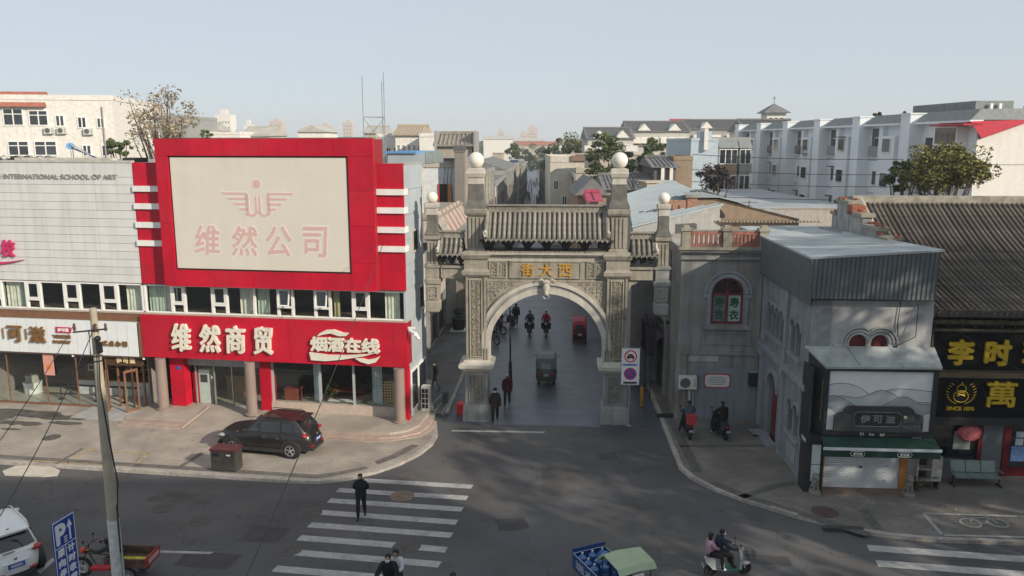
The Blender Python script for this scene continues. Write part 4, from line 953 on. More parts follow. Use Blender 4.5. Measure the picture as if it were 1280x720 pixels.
# ---- traffic sign board in front of right pillar
sg=thing('no_vehicles_sign','white board with no car and no parking roundels on a post before the right pillar','traffic sign',AW(3.95,-.85)[:],AROT)
M().tube([(0,.05,0),(0,.05,3.6)],.035,8).obj('post',metal_l,sg); M().lathe(0,.05,[(0,.12),(.02,.12)],10).obj('post_foot',metal_l,sg)
sb=M().box(-.44,.44,-.02,.02,2.05,3.85).obj('sign_board',mat('sign white',(0.72,0.73,0.74),rough=.4,var=.03),sg)
rim=M()
for q in ((-.44,-.42,2.05,3.85),(.42,.44,2.05,3.85),(-.42,.42,2.05,2.07),(-.42,.42,3.83,3.85)): rim.box(q[0],q[1],-.026,-.0205,q[2],q[3])
rim.obj('sign_border',mat('sign border',(.2,.2,.22)),sb)
def disc(par,cx,cz,r,y,mt,nm,r0=0):
    m=M(); n=28
    if r0==0: m.add([(cx,y,cz)]+[(cx+r*math.cos(2*PI*i/n),y,cz+r*math.sin(2*PI*i/n)) for i in range(n)],[(0,1+i,1+(i+1)%n) for i in range(n)])
    else:
        vs=[];
        for i in range(n): a=2*PI*i/n; vs+=[(cx+r0*math.cos(a),y,cz+r0*math.sin(a)),(cx+r*math.cos(a),y,cz+r*math.sin(a))]
        m.add(vs,[(2*i,2*i+1,(2*i+3)%(2*n),(2*i+2)%(2*n)) for i in range(n)])
    return m.obj(nm,mt,par)
signred=mat('sign red',(0.60,0.02,0.03),rough=.4); signblue=mat('sign blue',(0.03,0.10,0.42),rough=.4); signblk=mat('sign black',(0.02,0.02,0.02),rough=.5)
disc(sb,0,3.45,.30,-.0215,signred,'red_ring',.24)
car=M(); car.prism([(-.17,3.36),(.17,3.36),(.17,3.46),(.12,3.48),(.08,3.56),(-.08,3.56),(-.12,3.48),(-.17,3.46)],-.025,-.022); car.box(-.15,-.08,-.025,-.022,3.31,3.36); car.box(.08,.15,-.025,-.022,3.31,3.36); car.obj('car_symbol',signblk,sb)
m=M(); m.box(-.26,.26,-.029,-.026,-.02,.02); o=m.obj('slash',signred,sb); o.location=(0,0,3.45); o.rotation_euler=(0,math.radians(45),0)
disc(sb,0,2.6,.30,-.0215,signred,'red_ring',.245); disc(sb,0,2.6,.245,-.0215,signblue,'blue_disc')
for a in (45,-45):
    o=M().box(-.25,.25,-.027-abs(a)*0,-.023,-.022,.022).obj('slash',signred,sb); o.location=(0,-.001 if a>0 else -.003,2.6); o.rotation_euler=(0,math.radians(a),0)
text('禁止机动车驶入',-.36,.36,2.99,3.09,-.0215,signblue,sb,'sign_lettering',.004,.01)
text('此路段禁停',-.33,.33,2.1,2.22,-.0215,signblk,sb,'sign_lettering',.004,.015)
# ================= RIGHT BUILDINGS (street frame) =================
conc_old=mat('old grey render',(0.26,0.265,0.255),rough=.9,var=.2,scale=.9,streak=.55,bump=.3,bscale=14,stain=(0.20,0.13,0.10),stainamt=.45,stscale=.5)
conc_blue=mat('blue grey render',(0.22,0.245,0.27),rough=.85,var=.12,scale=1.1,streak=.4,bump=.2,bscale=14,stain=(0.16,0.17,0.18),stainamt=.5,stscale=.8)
conc_trim=mat('blue grey trim',(0.27,0.29,0.315),rough=.8,var=.12,streak=.3,stain=(0.18,0.19,0.2),stainamt=.5)
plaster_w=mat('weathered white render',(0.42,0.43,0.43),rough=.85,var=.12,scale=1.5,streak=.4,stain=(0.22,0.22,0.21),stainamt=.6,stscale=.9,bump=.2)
redbrick=mat('faded red balusters',(0.29,0.12,0.09),rough=.8,var=.3,scale=5,stain=(0.3,0.27,0.22),stainamt=.5)
burg=mat('burgundy frame',(0.14,0.025,0.03),rough=.5,var=.2)
cb=thing('concrete_corner_building','weathered concrete two storey building with arched window beside the gate','building',A0[:],AROT)
V=.12
wall=M().box(6.3,10.1,V+.02,9,0.1,8.55)
# wall with real opening for window
cb_w=M()
def wall_arch(mb,x0,x1,z0,z1,y0,y1,ox0,ox1,oz0,ozs,n=14):
    r=(ox1-ox0)/2; cx=(ox0+ox1)/2
    mb.box(x0,ox0,y0,y1,z0,z1); mb.box(ox1,x1,y0,y1,z0,z1); mb.box(ox0,ox1,y0,y1,z0,oz0)
    pts=[(cx+r*math.cos(PI*i/n),ozs+r*math.sin(PI*i/n)) for i in range(n+1)]
    for i in range(n):
        (xa,za),(xb,zb)=pts[i],pts[i+1]
        mb.add([(xa,y0,za),(xb,y0,zb),(xb,y0,z1),(xa,y0,z1),(xa,y1,za),(xb,y1,zb),(xb,y1,z1),(xa,y1,z1)],[(0,1,2,3),(7,6,5,4),(0,4,5,1),(3,2,6,7)])
wall_arch(cb_w,6.3,10.1,.1,8.3,V,V+.4,7.78,9.26,4.83,6.32); cb_w.obj('front_wall',conc_old,cb)
bx('body',conc_old,cb,6.32,9.9,V+.42,9,.1,8.28)
bx('roof_surface',mat('cement roof',(0.36,0.34,0.30),var=.2,scale=.8,stain=(.2,.19,.17),stainamt=.6),cb,6.3,13.5,V,9,8.302,8.40)
bx('side_wall',conc_old,cb,9.9,13.4,5,9,.1,8.3)
m=M(); bandring(m,8.52,6.32,.78,.96,V-.10,V-.002,18); bandring(m,8.52,6.32,1.0,1.12,V-.07,V-.002,18); m.box(7.38,7.72,V-.09,V-.002,6.12,6.3); m.box(9.32,9.66,V-.09,V-.002,6.12,6.3); m.box(7.56,7.72,V-.06,V-.002,4.8,6.11); m.box(9.32,9.48,V-.06,V-.002,4.8,6.11); m.obj('window_surround',conc_trim,cb)
bx('window_sill',conc_old,cb,7.45,9.6,V-.2,V-.002,4.62,4.8)
m=M(); m.box(7.4,9.65,V-.07,V-.002,3.85,3.95); m.box(7.4,9.65,V-.07,V-.002,4.4,4.5); m.box(7.4,7.5,V-.07,V-.002,3.95,4.4); m.box(9.55,9.65,V-.07,V-.002,3.95,4.4); m.obj('panel_moulding',conc_old,cb)
wn=M(); bandring(wn,8.52,6.32,.64,.73,V+.1,V+.18,16); wn.box(7.79,9.25,V+.1,V+.18,6.22,6.34); wn.box(7.79,9.25,V+.1,V+.18,4.84,4.95); wn.box(7.79,7.88,V+.1,V+.18,4.95,6.22); wn.box(9.16,9.25,V+.1,V+.18,4.95,6.22); wn.box(8.46,8.58,V+.09,V+.18,4.95,6.22)
for a in (45,90,135):
    wn.tube([(8.52,V+.14,6.34),(8.52+.66*math.cos(math.radians(a)),V+.14,6.32+.66*math.sin(math.radians(a)))],.025,5)
wn=wn.obj('arched_window_frame',burg,cb)
m=M(); m.add([(8.52+.68*math.cos(PI*i/14),V+.2,6.33+.68*math.sin(PI*i/14)) for i in range(15)],[tuple(range(15))]); m.obj('fanlight',pane_dark,wn)
frost=mat('paper backed glass',(0.34,0.42,0.38),rough=.3,var=.12,scale=3); frost2=mat('dim glass',(0.14,0.17,0.15),rough=.2,var=.3)
dgreen=mat('dark green lettering',(0.02,0.09,0.05))
for (a,b_,mt) in ((7.88,8.46,frost2),(8.58,9.16,frost)):
    p=bx('pane',mt,wn,a,b_,V+.14,V+.15,4.95,6.22)
    text('寿',a+.06,b_-.06,5.62,6.12,V+.139,dgreen,p,'window_character',.005,.02); text('衣',a+.06,b_-.06,5.02,5.52,V+.139,dgreen,p,'window_character',.005,.02)
# cornice, balustrade
bx('cornice',conc_old,cb,6.2,10.1,V-.22,V+.2,8.302,8.42); bx('cornice',stone,cb,6.1,10.12,V-.32,V+.2,8.422,8.56)
bx('dentil_band',conc_old,cb,6.25,10.1,V-.14,V-.002,7.95,8.10)
for x in (6.45,8.35,10.02):
    M().stack(x,.1,[(8.562,.42,.42),(9.28,.40,.40),(9.3,.52,.52),(9.42,.52,.52),(9.44,.3,.3),(9.56,.26,.26)]).obj('parapet_pier',stone,cb)
for a,b_ in ((6.68,8.12),(8.58,9.8)):
    bx('balustrade_rail',redbrick,cb,a,b_,-.02,.22,9.12,9.28); bx('balustrade_rail',redbrick,cb,a,b_,-.02,.22,8.57,8.68)
    n=7
    for i in range(n): M().box(-.055,.055,0,.2,8.685,9.115).obj('baluster',redbrick,cb,loc=(a+.06+(b_-a-.12)*i/(n-1),0,0))
bx('parapet_coping',conc_old,cb,6.3,10.1,-.03,.23,9.285,9.34)
bx('string_course',conc_old,cb,6.2,10.1,V-.1,V-.002,3.35,3.5); bx('corner_pilaster',conc_old,cb,6.2,6.7,V-.08,V-.002,.1,3.34); bx('white_band',plaster_w,cb,6.8,8.2,V-.03,V-.002,3.0,3.3)
bx('lower_patch',conc_blue,cb,7.0,10.1,V-.03,V-.002,.12,2.7)
# adjoining 3-part wall inside the nook
ac_unit(AW(6.75,-.32,1.72),AROT,'white air conditioner on bracket below the arched window wall')
for x in (6.85,7.05): M().tube([(x,-.02,1.7),(x+.05,-.02,.4)],.02,5).obj('pipe',mat('pipe white',(.5,.5,.48)),cb)
M().tube([(6.9,-.02,1.7),(6.9,-.02,.15)],.05,8).obj('drain_pipe',mat('pipe white',(.5,.5,.48)),cb)
pq=thing('wall_plaque','white notice plaque with scalloped red border on the concrete wall','plaque',AW(8.2,V-.04,2.05)[:],AROT)
def capsule(hw,hh,n=6):
    r=hh*.55; pts=[]
    for (cx,cz,a0) in ((hw-r,hh-r,0),(-hw+r,hh-r,90),(-hw+r,-hh+r,180),(hw-r,-hh+r,270)):
        for i in range(n+1): a=math.radians(a0+90*i/n); pts.append((cx+r*math.cos(a),cz+r*math.sin(a)))
    return pts
M().prism(capsule(.64,.36),-.02,0).obj('plaque_border',mat('plaque red',(0.42,0.05,0.05)),pq); M().prism(capsule(.58,.30),-.03,-.021).obj('plaque_face',mat('plaque white',(0.60,0.60,0.58)),pq)
for i,w in enumerate((.3,.42,.46,.42,.3)): bx('text_line',signblk,pq,-w,w,-.034,-.031,.18-.09*i,.20-.09*i)
el_=thing('meter_box','dark metal meter box on the wall left of the grey arcade','meter box',AW(10.1-.25,V-.45,1.9)[:],AROT)
bx('box_body',metal_d,el_,-.2,.2,0,.4,0,.7); bx('box_lid',conc_trim,el_,-.25,.25,-.05,.42,.702,.76)
# ---- grey building with metal roof
gb=thing('grey_arcade_building','blue grey two storey building with arched windows and ribbed metal roof edge','building',A0[:],AROT)
U=10.15
F0=-7.3
ribm=mat('ribbed dark metal',(0.135,0.155,0.165),rough=.45,var=.12,scale=1.2,streak=.35,spec=.4)
# side wall with recessed windows
sw_=M()
def side_wall(mb,u0,u1,v0,v1,z0,z1,ops):
    """wall in the plane u, openings list (va,vb,zb,zspring) arch-topped"""
    ops=sorted(ops); cur=v0
    for (a,b_,zb,zs_) in ops:
        mb.box(u0,u1,cur,a,z0,z1); mb.box(u0,u1,a,b_,z0,zb); r=(b_-a)/2; c=(a+b_)/2; n=10
        pts=[(c+r*math.cos(PI*i/n),zs_+r*math.sin(PI*i/n)) for i in range(n+1)]
        for i in range(n):
            (ya,za),(yb,zb_)=pts[i],pts[i+1]
            mb.add([(u0,ya,za),(u0,yb,zb_),(u0,yb,z1),(u0,ya,z1),(u1,ya,za),(u1,yb,zb_),(u1,yb,z1),(u1,ya,z1)],[(3,2,1,0),(4,5,6,7),(0,1,5,4),(3,7,6,2)])
        cur=b_
    mb.box(u0,u1,cur,v1,z0,z1)
up=[]
def grp(c,n,w=.62,gap=.14): 
    tot=n*w+(n-1)*gap; return [(c-tot/2+i*(w+gap),c-tot/2+i*(w+gap)+w) for i in range(n)]
g1=grp(-5.45,2); g2=grp(-2.35,4,.55,.13); g3=grp(1.15,2)
for (a,b_) in g1+g2+g3: up.append((a,b_,4.85,5.95))
side_wall(sw_,U,U+.3,F0,V-.002,4.15,7.6,up)
low=[(-6.45,-5.85,1.55,2.65),(-5.65,-5.05,1.55,2.65),(-3.35,-1.95,.12,2.55),(.4,.95,1.7,2.7),(1.1-.0,1.65,1.7,2.7)]
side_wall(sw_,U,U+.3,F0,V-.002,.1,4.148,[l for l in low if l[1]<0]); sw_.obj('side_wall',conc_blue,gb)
bx('backing',dark,gb,U+.32,U+.4,F0+.3,V,.1,7.6)
for (a,b_,zb,zs_) in up+[l for l in low if l[1]<0 and l[2]>1]:
    c=(a+b_)/2; r=(b_-a)/2
    m=M(); n=10; m.add([(U+.2,a,zb),(U+.2,b_,zb)]+[(U+.2,c+r*math.cos(PI*i/n),zs_+r*math.sin(PI*i/n)) for i in range(n+1)],[tuple(range(n+3))]); w=m.obj('window',pane_dark,gb)
    f=M(); f.box(U+.15,U+.195,c-.03,c+.03,zb,zs_+r-.02); f.box(U+.15,U+.195,a,b_,zs_-.03,zs_+.03); f.obj('window_bar',burg,w)
    h=M(); bandring(h,c,zs_,r+.02,r+.13,U-.08,U-.002,12,plane='x'); h.obj('hood_mould',conc_trim,gb)
for g_,z in ((g1,4.72),(g2,4.72),(g3,4.72)): bx('sill',conc_trim,gb,U-.12,U-.002,g_[0][0]-.15,g_[-1][1]+.15,z,z+.12)
bx('sill',conc_trim,gb,U-.1,U-.002,-6.6,-4.9,1.42,1.54); bx('base_panel',conc_trim,gb,U-.04,U-.002,-6.4,-5.1,.5,1.2)
bx('string_course',conc_trim,gb,U-.14,U-.002,F0,V,3.9,4.12); bx('string_course',conc_trim,gb,U-.08,U-.002,F0,V,4.122,4.2)
for v in (-4.2,-.45): 
    for a,b_ in ((.1,3.89),(4.21,7.45)): bx('pilaster',conc_trim,gb,U-.12,U-.002,v-.16,v+.16,a,b_)
    bx('bracket_head',conc_trim,gb,U-.22,U-.002,v-.22,v+.22,3.6,3.89)
# door
m=M(); bandring(m,-2.65,2.55,.72,.95,U-.14,U-.002,14,plane='x'); m.obj('door_hood',conc_trim,gb)
dd=bx('arched_door',mat('dark door',(0.05,0.03,0.03),rough=.6),gb,U+.2,U+.26,-3.35,-1.95,.12,3.2); bx('door_leaf',burg,dd,U+.15,U+.19,-2.62,-2.0,.15,2.5); bx('door_leaf',burg,dd,U+.15,U+.19,-3.3,-2.68,.15,2.5)
bx('doorstep',conc_trim,gb,U-.4,U-.002,-3.5,-1.8,.12,.26)
# front wall
FW=14.0
fw=M(); fw.box(U,FW+.6,F0,F0+.3,.1,4.9); fw.box(U,11.6,F0,F0+.3,4.9,7.6); fw.box(12.25,12.4,F0,F0+.3,4.9,7.6); fw.box(13.05,FW+.6,F0,F0+.3,4.9,7.6)
for c in (11.925,12.725):
    n=10; r=.325; pts=[(c+r*math.cos(PI*i/n),5.85+r*math.sin(PI*i/n)) for i in range(n+1)]
    for i in range(n):
        (xa,za),(xb,zb)=pts[i],pts[i+1]; fw.add([(xa,F0,za),(xb,F0,zb),(xb,F0,7.6),(xa,F0,7.6),(xa,F0+.3,za),(xb,F0+.3,zb),(xb,F0+.3,7.6),(xa,F0+.3,7.6)],[(0,1,2,3),(7,6,5,4),(0,4,5,1)])
fw.obj('front_wall',plaster_w,gb)
for c in (11.925,12.725):
    m=M(); m.add([(c-.32,F0+.15,4.9),(c+.32,F0+.15,4.9)]+[(c+.32*math.cos(PI*i/10),F0+.15,5.85+.32*math.sin(PI*i/10)) for i in range(11)],[tuple(range(13))]); m.obj('arched_window',burg,gb)
    h=M()
    for k in range(3): bandring(h,c,5.85,.36+.12*k,.42+.12*k,F0-.05-.03*k,F0-.002,14,a0=.05 if c>12.3 else (.05,.75,.95)[k],a1=PI-.05 if c<12.3 else PI-(.05,.75,.95)[k])
    h.obj('hood_mould',plaster_w,gb)
for a,b_ in ((11.0,11.3),(13.35,13.65)): bx('hood_end',plaster_w,gb,a,b_,F0-.1,F0-.002,5.68,5.82)
bx('corner_trim',conc_trim,gb,U-.04,U+.7,F0-.03,F0-.002,4.2,7.6)
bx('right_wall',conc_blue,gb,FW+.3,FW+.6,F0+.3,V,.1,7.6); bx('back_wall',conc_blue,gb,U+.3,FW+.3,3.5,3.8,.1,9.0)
# metal roof: slab + ribbed fascia
R=M(); RU0,RU1=9.85,15.0; 
M().add([(9.78,F0-.55,9.20),(14.55,F0-.55,9.52),(13.6,4.6,9.12),(9.9,4.6,9.06),(9.78,F0-.55,9.12),(14.55,F0-.55,9.44),(13.6,4.6,9.04),(9.9,4.6,8.98)],[(0,1,2,3),(7,6,5,4),(0,4,5,1),(1,5,6,2),(2,6,7,3),(3,7,4,0)]).obj('roof_sheet',mat('pale roof felt',(0.38,0.41,0.42),rough=.6,var=.16,scale=.6,streak=0,stain=(.22,.24,.25),stainamt=.75,stscale=.7,bump=.15,bscale=3),gb)
def ribbed(par,p0,p1,zt0,zt1,zb,pitch=.165,name='fascia_panel',n_per=6,mt=ribm,slant=0.0):
    p0=Vector(p0);p1=Vector(p1); L=(p1-p0).length; d=(p1-p0)/L; nrm=Vector((d.y,-d.x)); n=int(L/pitch); i=0
    while i<n:
        vs=[];fs=[]; k=min(n_per,n-i)
        for j in range(k):
            for (t,off) in ((0,0),(.62,0),(.68,-.035),(.94,-.035)):
                q=p0+d*((i+j+t)*pitch)+nrm*off; s_=((i+j+t)*pitch)/L; zt=zt0+(zt1-zt0)*s_
                vs+=[(q.x-nrm.x*slant,q.y-nrm.y*slant,zb),(q.x,q.y,zt)]
        q=p0+d*min(L,(i+k)*pitch); zt=zt0+(zt1-zt0)*min(1,((i+k)*pitch)/L); vs+=[(q.x-nrm.x*slant,q.y-nrm.y*slant,zb),(q.x,q.y,zt)]
        for a in range(len(vs)//2-1): fs.append((2*a,2*a+2,2*a+3,2*a+1))
        M().add(vs,fs).obj(name,mt,par); i+=k
ribbed(gb,(9.80,F0-.53),(14.5,F0-.53),9.14,9.46,7.62,slant=.12); ribbed(gb,(9.88,4.5),(9.80,F0-.53),8.98,9.14,7.35,slant=.12)
bx('fascia_base',metal_d,gb,U-.15,14.45,F0-.38,F0,7.56,7.6); bx('fascia_base',metal_d,gb,U-.15,U,F0,4.4,7.3,7.345)
M().tube([(13.35,F0-.05,7.5),(13.3,F0-.06,6.6),(13.38,F0-.05,5.85)],.02,5).tube([(14.0,F0-.05,7.4),(13.9,F0-.3,6.2),(13.2,F0-.06,5.7)],.015,5).obj('loose_cable',black,gb)
# ---- pastry kiosk front
ks=thing('pastry_kiosk','dark pastry shopfront with mountain picture sign, green awning and steel shutter','shop front',A0[:],AROT)
KF=F0-.75
frm=mat('charcoal frame',(0.03,0.032,0.035),rough=.45,var=.2)
# sloping white canopy
M().add([(9.95,F0-.02,5.72),(14.75,F0-.02,5.74),(14.75,KF-.05,5.16),(10.55,KF-.05,5.12),(9.95,F0-.02,5.66),(14.75,F0-.02,5.68),(14.75,KF-.05,5.08),(10.55,KF-.05,5.04)],[(0,1,2,3),(4,7,6,5),(0,4,5,1),(1,5,6,2),(2,6,7,3),(3,7,4,0)]).obj('canopy_sheet',mat('canopy pale',(0.37,0.40,0.40),rough=.5,var=.14,streak=.25,stain=(.2,.2,.19),stainamt=.5,stscale=1.2),ks)
for k in range(1,3): 
    x=9.95+1.55*k; M().add([(x,F0-.02,5.735),(x+.02,F0-.02,5.735),(x+.3,KF-.05,5.15),(x+.28,KF-.05,5.15)],[(0,1,2,3)]).obj('canopy_seam',frm,ks)
bx('side_board',frm,ks,10.05,10.15,KF+.05,F0+.3,2.0,5.02)
M().add([(10.12,F0-.05,5.5),(10.6,KF,5.02),(10.6,KF,2.5),(10.12,F0-.05,2.5),(10.14,F0-.0,5.5),(10.68,KF+.06,5.02),(10.68,KF+.06,2.5),(10.14,F0-.0,2.5)],[(0,1,2,3),(7,6,5,4),(0,4,5,1),(3,2,6,7)]).obj('side_board',frm,ks)
m=M(); m.box(10.6,14.68,KF,KF+.3,4.95,5.04); m.box(10.6,14.68,KF,KF+.3,2.42,2.62); m.box(10.6,10.72,KF,KF+.3,2.62,4.95); m.box(14.52,14.68,KF,KF+.3,2.62,4.95); m.obj('sign_frame',frm,ks)
sgn=bx('sign_sheet',mat('mountain sky print',(0.74,0.77,0.78),rough=.4,var=.03),ks,10.72,14.52,KF+.1,KF+.14,2.62,4.95)
hill1=mat('far hill print',(0.44,0.48,0.50),rough=.4,var=.05); hill2=mat('mid hill print',(0.33,0.37,0.40),rough=.4,var=.06); hill3=mat('near hill print',(0.60,0.63,0.65),rough=.4,var=.04); inkm=mat('ink line',(0.10,0.11,0.12))
def hills(z0,amps,mt,y,line=True,base=2.62):
    xs=[10.72+3.8*i/40 for i in range(41)]
    f=lambda x:z0+sum(a*math.exp(-((x-c)/w)**2) for (a,c,w) in amps)
    m=M(); m.prism([(10.72,base)]+[(x,f(x)) for x in xs]+[(14.52,base)],y,y+.003); m.obj('hill_print',mt,sgn)
    m=M(); 
    for a,b_ in zip(xs[:-1],xs[1:]): m.add([(a,y-.001,f(a)-.012),(b_,y-.001,f(b_)-.012),(b_,y-.001,f(b_)+.012),(a,y-.001,f(a)+.012)],[(0,1,2,3)])
    o=m.obj('hill_outline',inkm,sgn)
hills(4.15,[(.3,11.2,.9),(-.25,12.4,.4),(.12,13.4,1)],hill3,KF+.094)
hills(3.65,[(.55,12.7,.75),(.3,11.2,.6),(.1,14.4,.8)],hill1,KF+.088)
hills(3.35,[(.62,10.95,.8),(.1,12.3,.3),(.62,13.5,.75),(.2,14.5,.3)],hill2,KF+.082)
hills(2.95,[(.55,10.72,.5),(.4,14.5,.55)],hill3,KF+.076)
bd=M(); bp=[(10.98,2.6),(10.98,3.2),(11.1,3.3),(11.28,3.34),(11.36,3.5),(11.5,3.6),(13.72,3.6),(13.86,3.5),(13.94,3.34),(14.12,3.3),(14.24,3.2),(14.24,2.6)]
bd.prism(bp,KF-.06,KF+.05); bd=bd.obj('name_board',mat('dark mesh board',(0.045,0.045,0.045),rough=.5),ks)
m=M()
for i in range(34):
    for s in (-1,1):
        x=11.0+i*.1; z0=2.64; z1=3.3; dx=.66*s*.7; 
        m.add([(max(11.0,min(14.2,x)),KF-.062,z0),(max(11.0,min(14.22,x+.018)),KF-.062,z0),(max(11.0,min(14.22,x+dx+.018)),KF-.063,z1),(max(11.0,min(14.2,x+dx)),KF-.063,z1)],[(0,1,2,3)])
o=m.obj('mesh_lattice',mat('lattice grey',(0.15,0.15,0.15),rough=.4),bd); o['kind']='stuff'
M().prism([(x+12.55-.0,z+3.12) for x,z in capsule(.86,.28)],KF-.085,KF-.065).obj('name_plate',frm,bd); 
m=M(); p=[(x+12.55,z+3.12) for x,z in capsule(.86,.28)]+[(12.55+.86,3.12)]
m.tube([(x,KF-.09,z) for x,z in p],.016,5,cap=False); m.obj('plate_rim',mat('plate rim',(0.25,0.25,0.24),metal=.4,rough=.4),bd)
gch=mat('grey board letters',(0.22,0.23,0.23),rough=.4)
for i,c in enumerate('伊可滋'): text(c,11.92+i*.46,12.28+i*.46,2.97,3.28,KF-.087,gch,bd,'board_character',.02,.008)
text('PASTRY',13.48,14.12,2.75,2.9,KF-.068,gch,bd,'board_lettering',.02); text('糕点',13.5,13.9,3.0,3.25,KF-.064,gch,bd,'board_lettering',.02)
M().ball((13.55,KF-.1,3.22),.06,10,6).obj('board_lamp',mat('lamp globe',(0.7,0.65,0.4)),bd,smooth=True)
for i,t_ in enumerate(('Yi','ke','zi')): text(t_,11.95+.38*i,12.12+.38*i,2.44,2.56,KF-.003,white,ks,'frame_lettering',.01)
grn=mat('dark green awning',(0.012,0.045,0.03),rough=.5,var=.2)
M().add([(10.55,KF-.02,2.38),(14.7,KF-.02,2.38),(14.75,KF-.55,2.14),(10.5,KF-.55,2.14),(10.5,KF-.55,1.78),(14.75,KF-.55,1.78)],[(0,1,2,3),(3,2,5,4)]).obj('awning',grn,ks)
bx('awning_bar',mat('awning bar',(0.62,0.65,0.66),rough=.3),ks,10.48,14.77,KF-.60,KF-.555,2.06,2.16)
for x in (11.75,13.45):
    m=M(); m.tube([(x+.27*a,KF-.562,1.93+.09*b_) for a,b_ in ((-.8,1),(.8,1),(1,0),(.8,-1),(-.8,-1),(-1,0),(-.8,1))],.012,4,cap=False); m.obj('oval_logo',white,ks); text('伊可滋',x-.17,x+.17,1.88,1.98,KF-.565,white,ks,'awning_lettering',.006,.004)
# shutter
sh=M(); vs=[];fs=[]; nz=20
for i in range(nz):
    z=.14+1.6*i/nz; dz=1.6/nz
    for (t,o_) in ((0,.05),(.3,0),(.75,0),(.97,.05)): vs+=[(10.86,F0-.35+o_,z+dz*t),(13.72,F0-.35+o_,z+dz*t)]
for a in range(len(vs)//2-1): fs.append((2*a,2*a+1,2*a+3,2*a+2))
M().add(vs,fs).obj('roller_shutter',mat('shutter steel',(0.72,0.75,0.77),rough=.4,metal=.15,var=.06,streak=.15),ks)
bx('shutter_lock',black,ks,12.2,12.3,F0-.40,F0-.36,1.0,1.06)
orw=mat('orange timber',(0.42,0.19,0.05),rough=.5,var=.2,scale=5)
bx('door_jamb',orw,ks,10.76,10.855,F0-.42,F0-.1,.12,1.95); bx('door_jamb',orw,ks,13.73,13.98,F0-.42,F0-.1,.12,1.95); bx('lintel',frm,ks,10.7,14.1,F0-.3,F0,1.76,2.4)
bx('doorstep',mat('brown step',(0.20,0.14,0.11),var=.2,scale=3),ks,10.7,14.0,F0-.9,F0-.1,.10,.17)
lp=mat('light panel',(0.55,0.62,0.62),rough=.3)
bx('side_pillar',frm,ks,10.02,10.25,F0-.75,F0-.02,.1,2.45); bx('light_panel',lp,ks,10.26,10.6,F0-.72,F0-.66,.55,1.2); bx('light_panel',lp,ks,10.26,10.6,F0-.72,F0-.66,1.24,2.0); bx('side_fill',frm,ks,10.25,10.74,F0-.65,F0-.1,.1,2.4)
m=M(); m.tube([(10.16+.35,KF-.02+.1,4.6),(10.5,KF+.08,3.0)],.02,4); m.obj('side_emblem_bar',mat('aged brass',(0.22,0.18,0.08),metal=.4,rough=.5),ks)
text('PASTRY',-8.0,-7.5,2.1,2.25,0,white,ks,'side_lettering',.01,side=10.0)
# stone lions beside the shutter
lionm=mat('grey carved stone',(0.22,0.21,0.19),rough=.9,var=.25,scale=10,bump=.5)
for (px,py,lab) in ((1018,617,'small stone lion left of the steel shutter'),(1135,620,'small stone lion between the shutter and the white cabinet')):
    w=gnd(px,py,KZ); t=thing('stone_lion',lab,'stone lion',w[:],AROT,'stone lions flanking the shutter')
    M().stack(0,0,[(0,.36,.42),(.1,.36,.42),(.14,.3,.36),(.2,.3,.36)]).obj('plinth',lionm,t)
    b=M(); b.ball((0,.06,.38),.14,12,8,(.9,1.2,1.3)); b.ball((0,-.06,.52),.11,12,8,(1,1,1.1)); 
    for s in (-1,1): b.tube([(s*.07,-.08,.5),(s*.08,-.13,.22)],.035,6); b.ball((s*.09,.1,.27),.07,8,6)
    b.obj('body',lionm,t,smooth=True)
    h=M(); h.ball((0,-.08,.70),.12,12,8,(1,1,.95)); h.ball((0,-.18,.67),.06,8,6,(1.1,1,.8)); h.ball((0,0,.70),.14,10,7,(1,.7,1)); 
    for s in (-1,1): h.ball((s*.09,-.03,.80),.035,6,4)
    h.obj('head',lionm,t,smooth=True)
# ---- Chinese medicine shop
ms=thing('medicine_shop','traditional medicine shop with big tiled roof and black boards of gold characters','shop',A0[:],AROT)
tile_m=mat('brown grey roof tile',(0.10,0.084,0.070),rough=.85,var=.3,scale=4,objvar=.2,bump=.4,stain=(0.24,0.21,0.18),stainamt=.45,stscale=1.5)
E0=-6.3
def curved_roof(par,x0,x1,n,y_r,z_r,y_e,z_e,sag,rr,bed,tm,skewx=0.0,nseg=14):
    P=[]
    for i in range(nseg+1):
        t=i/nseg; P.append((y_r+(y_e-y_r)*t, z_r+(z_e-z_r)*t-sag*math.sin(PI*t)*(1-.2*t)))
    m=M(); vs=[]
    for y,z in P: vs+=[(x0,y,z-.03),(x1,y,z-.03)]
    fs=[(2*i,2*i+2,2*i+3,2*i+1) for i in range(nseg)]; k=len(vs); vs+=[(x0,y_e,z_e-.2),(x1,y_e,z_e-.2)]; fs.append((k-2,k,k+1,k-1)); m.add(vs,fs).obj('roof_bed',bed,par)
    base=None
    for i in range(n):
        x=x0+(x1-x0)*(i+.5)/n
        if base is None:
            b=M(); b.tube([(0,y,z+.02) for y,z in P],rr,7)
            for q in range(1,34):
                t=q/34; f=lambda t:(y_r+(y_e-y_r)*t, z_r+(z_e-z_r)*t-sag*math.sin(PI*t)*(1-.2*t)); y,z=f(t); y2,z2=f(t+.006); b.tube([(0,y,z+.02),(0,y2,z2+.02)],rr*1.12,7)
            y,z=P[-1]; b.tube([(0,y,z+.02),(0,y-.05,z)],rr*1.2,8)
            base=b.obj('tile_row',tm,par,smooth=True); base.location=(x,0,0)
        else:
            o=base.copy(); COL.objects.link(o); o.location=(x+random.uniform(-.012,.012),0,random.uniform(-.012,.012))
    m=M()
    for i in range(n+1):
        x=x0+(x1-x0)*i/n; m.add([(x-rr*.8,y_e-.06,z_e),(x+rr*.8,y_e-.06,z_e),(x,y_e-.08,z_e-.16)],[(0,1,2)])
    o=m.obj('drip_tiles',tm,par); o['kind']='stuff'
RZ=atY(1200,249,AW(17,1.8).y).z
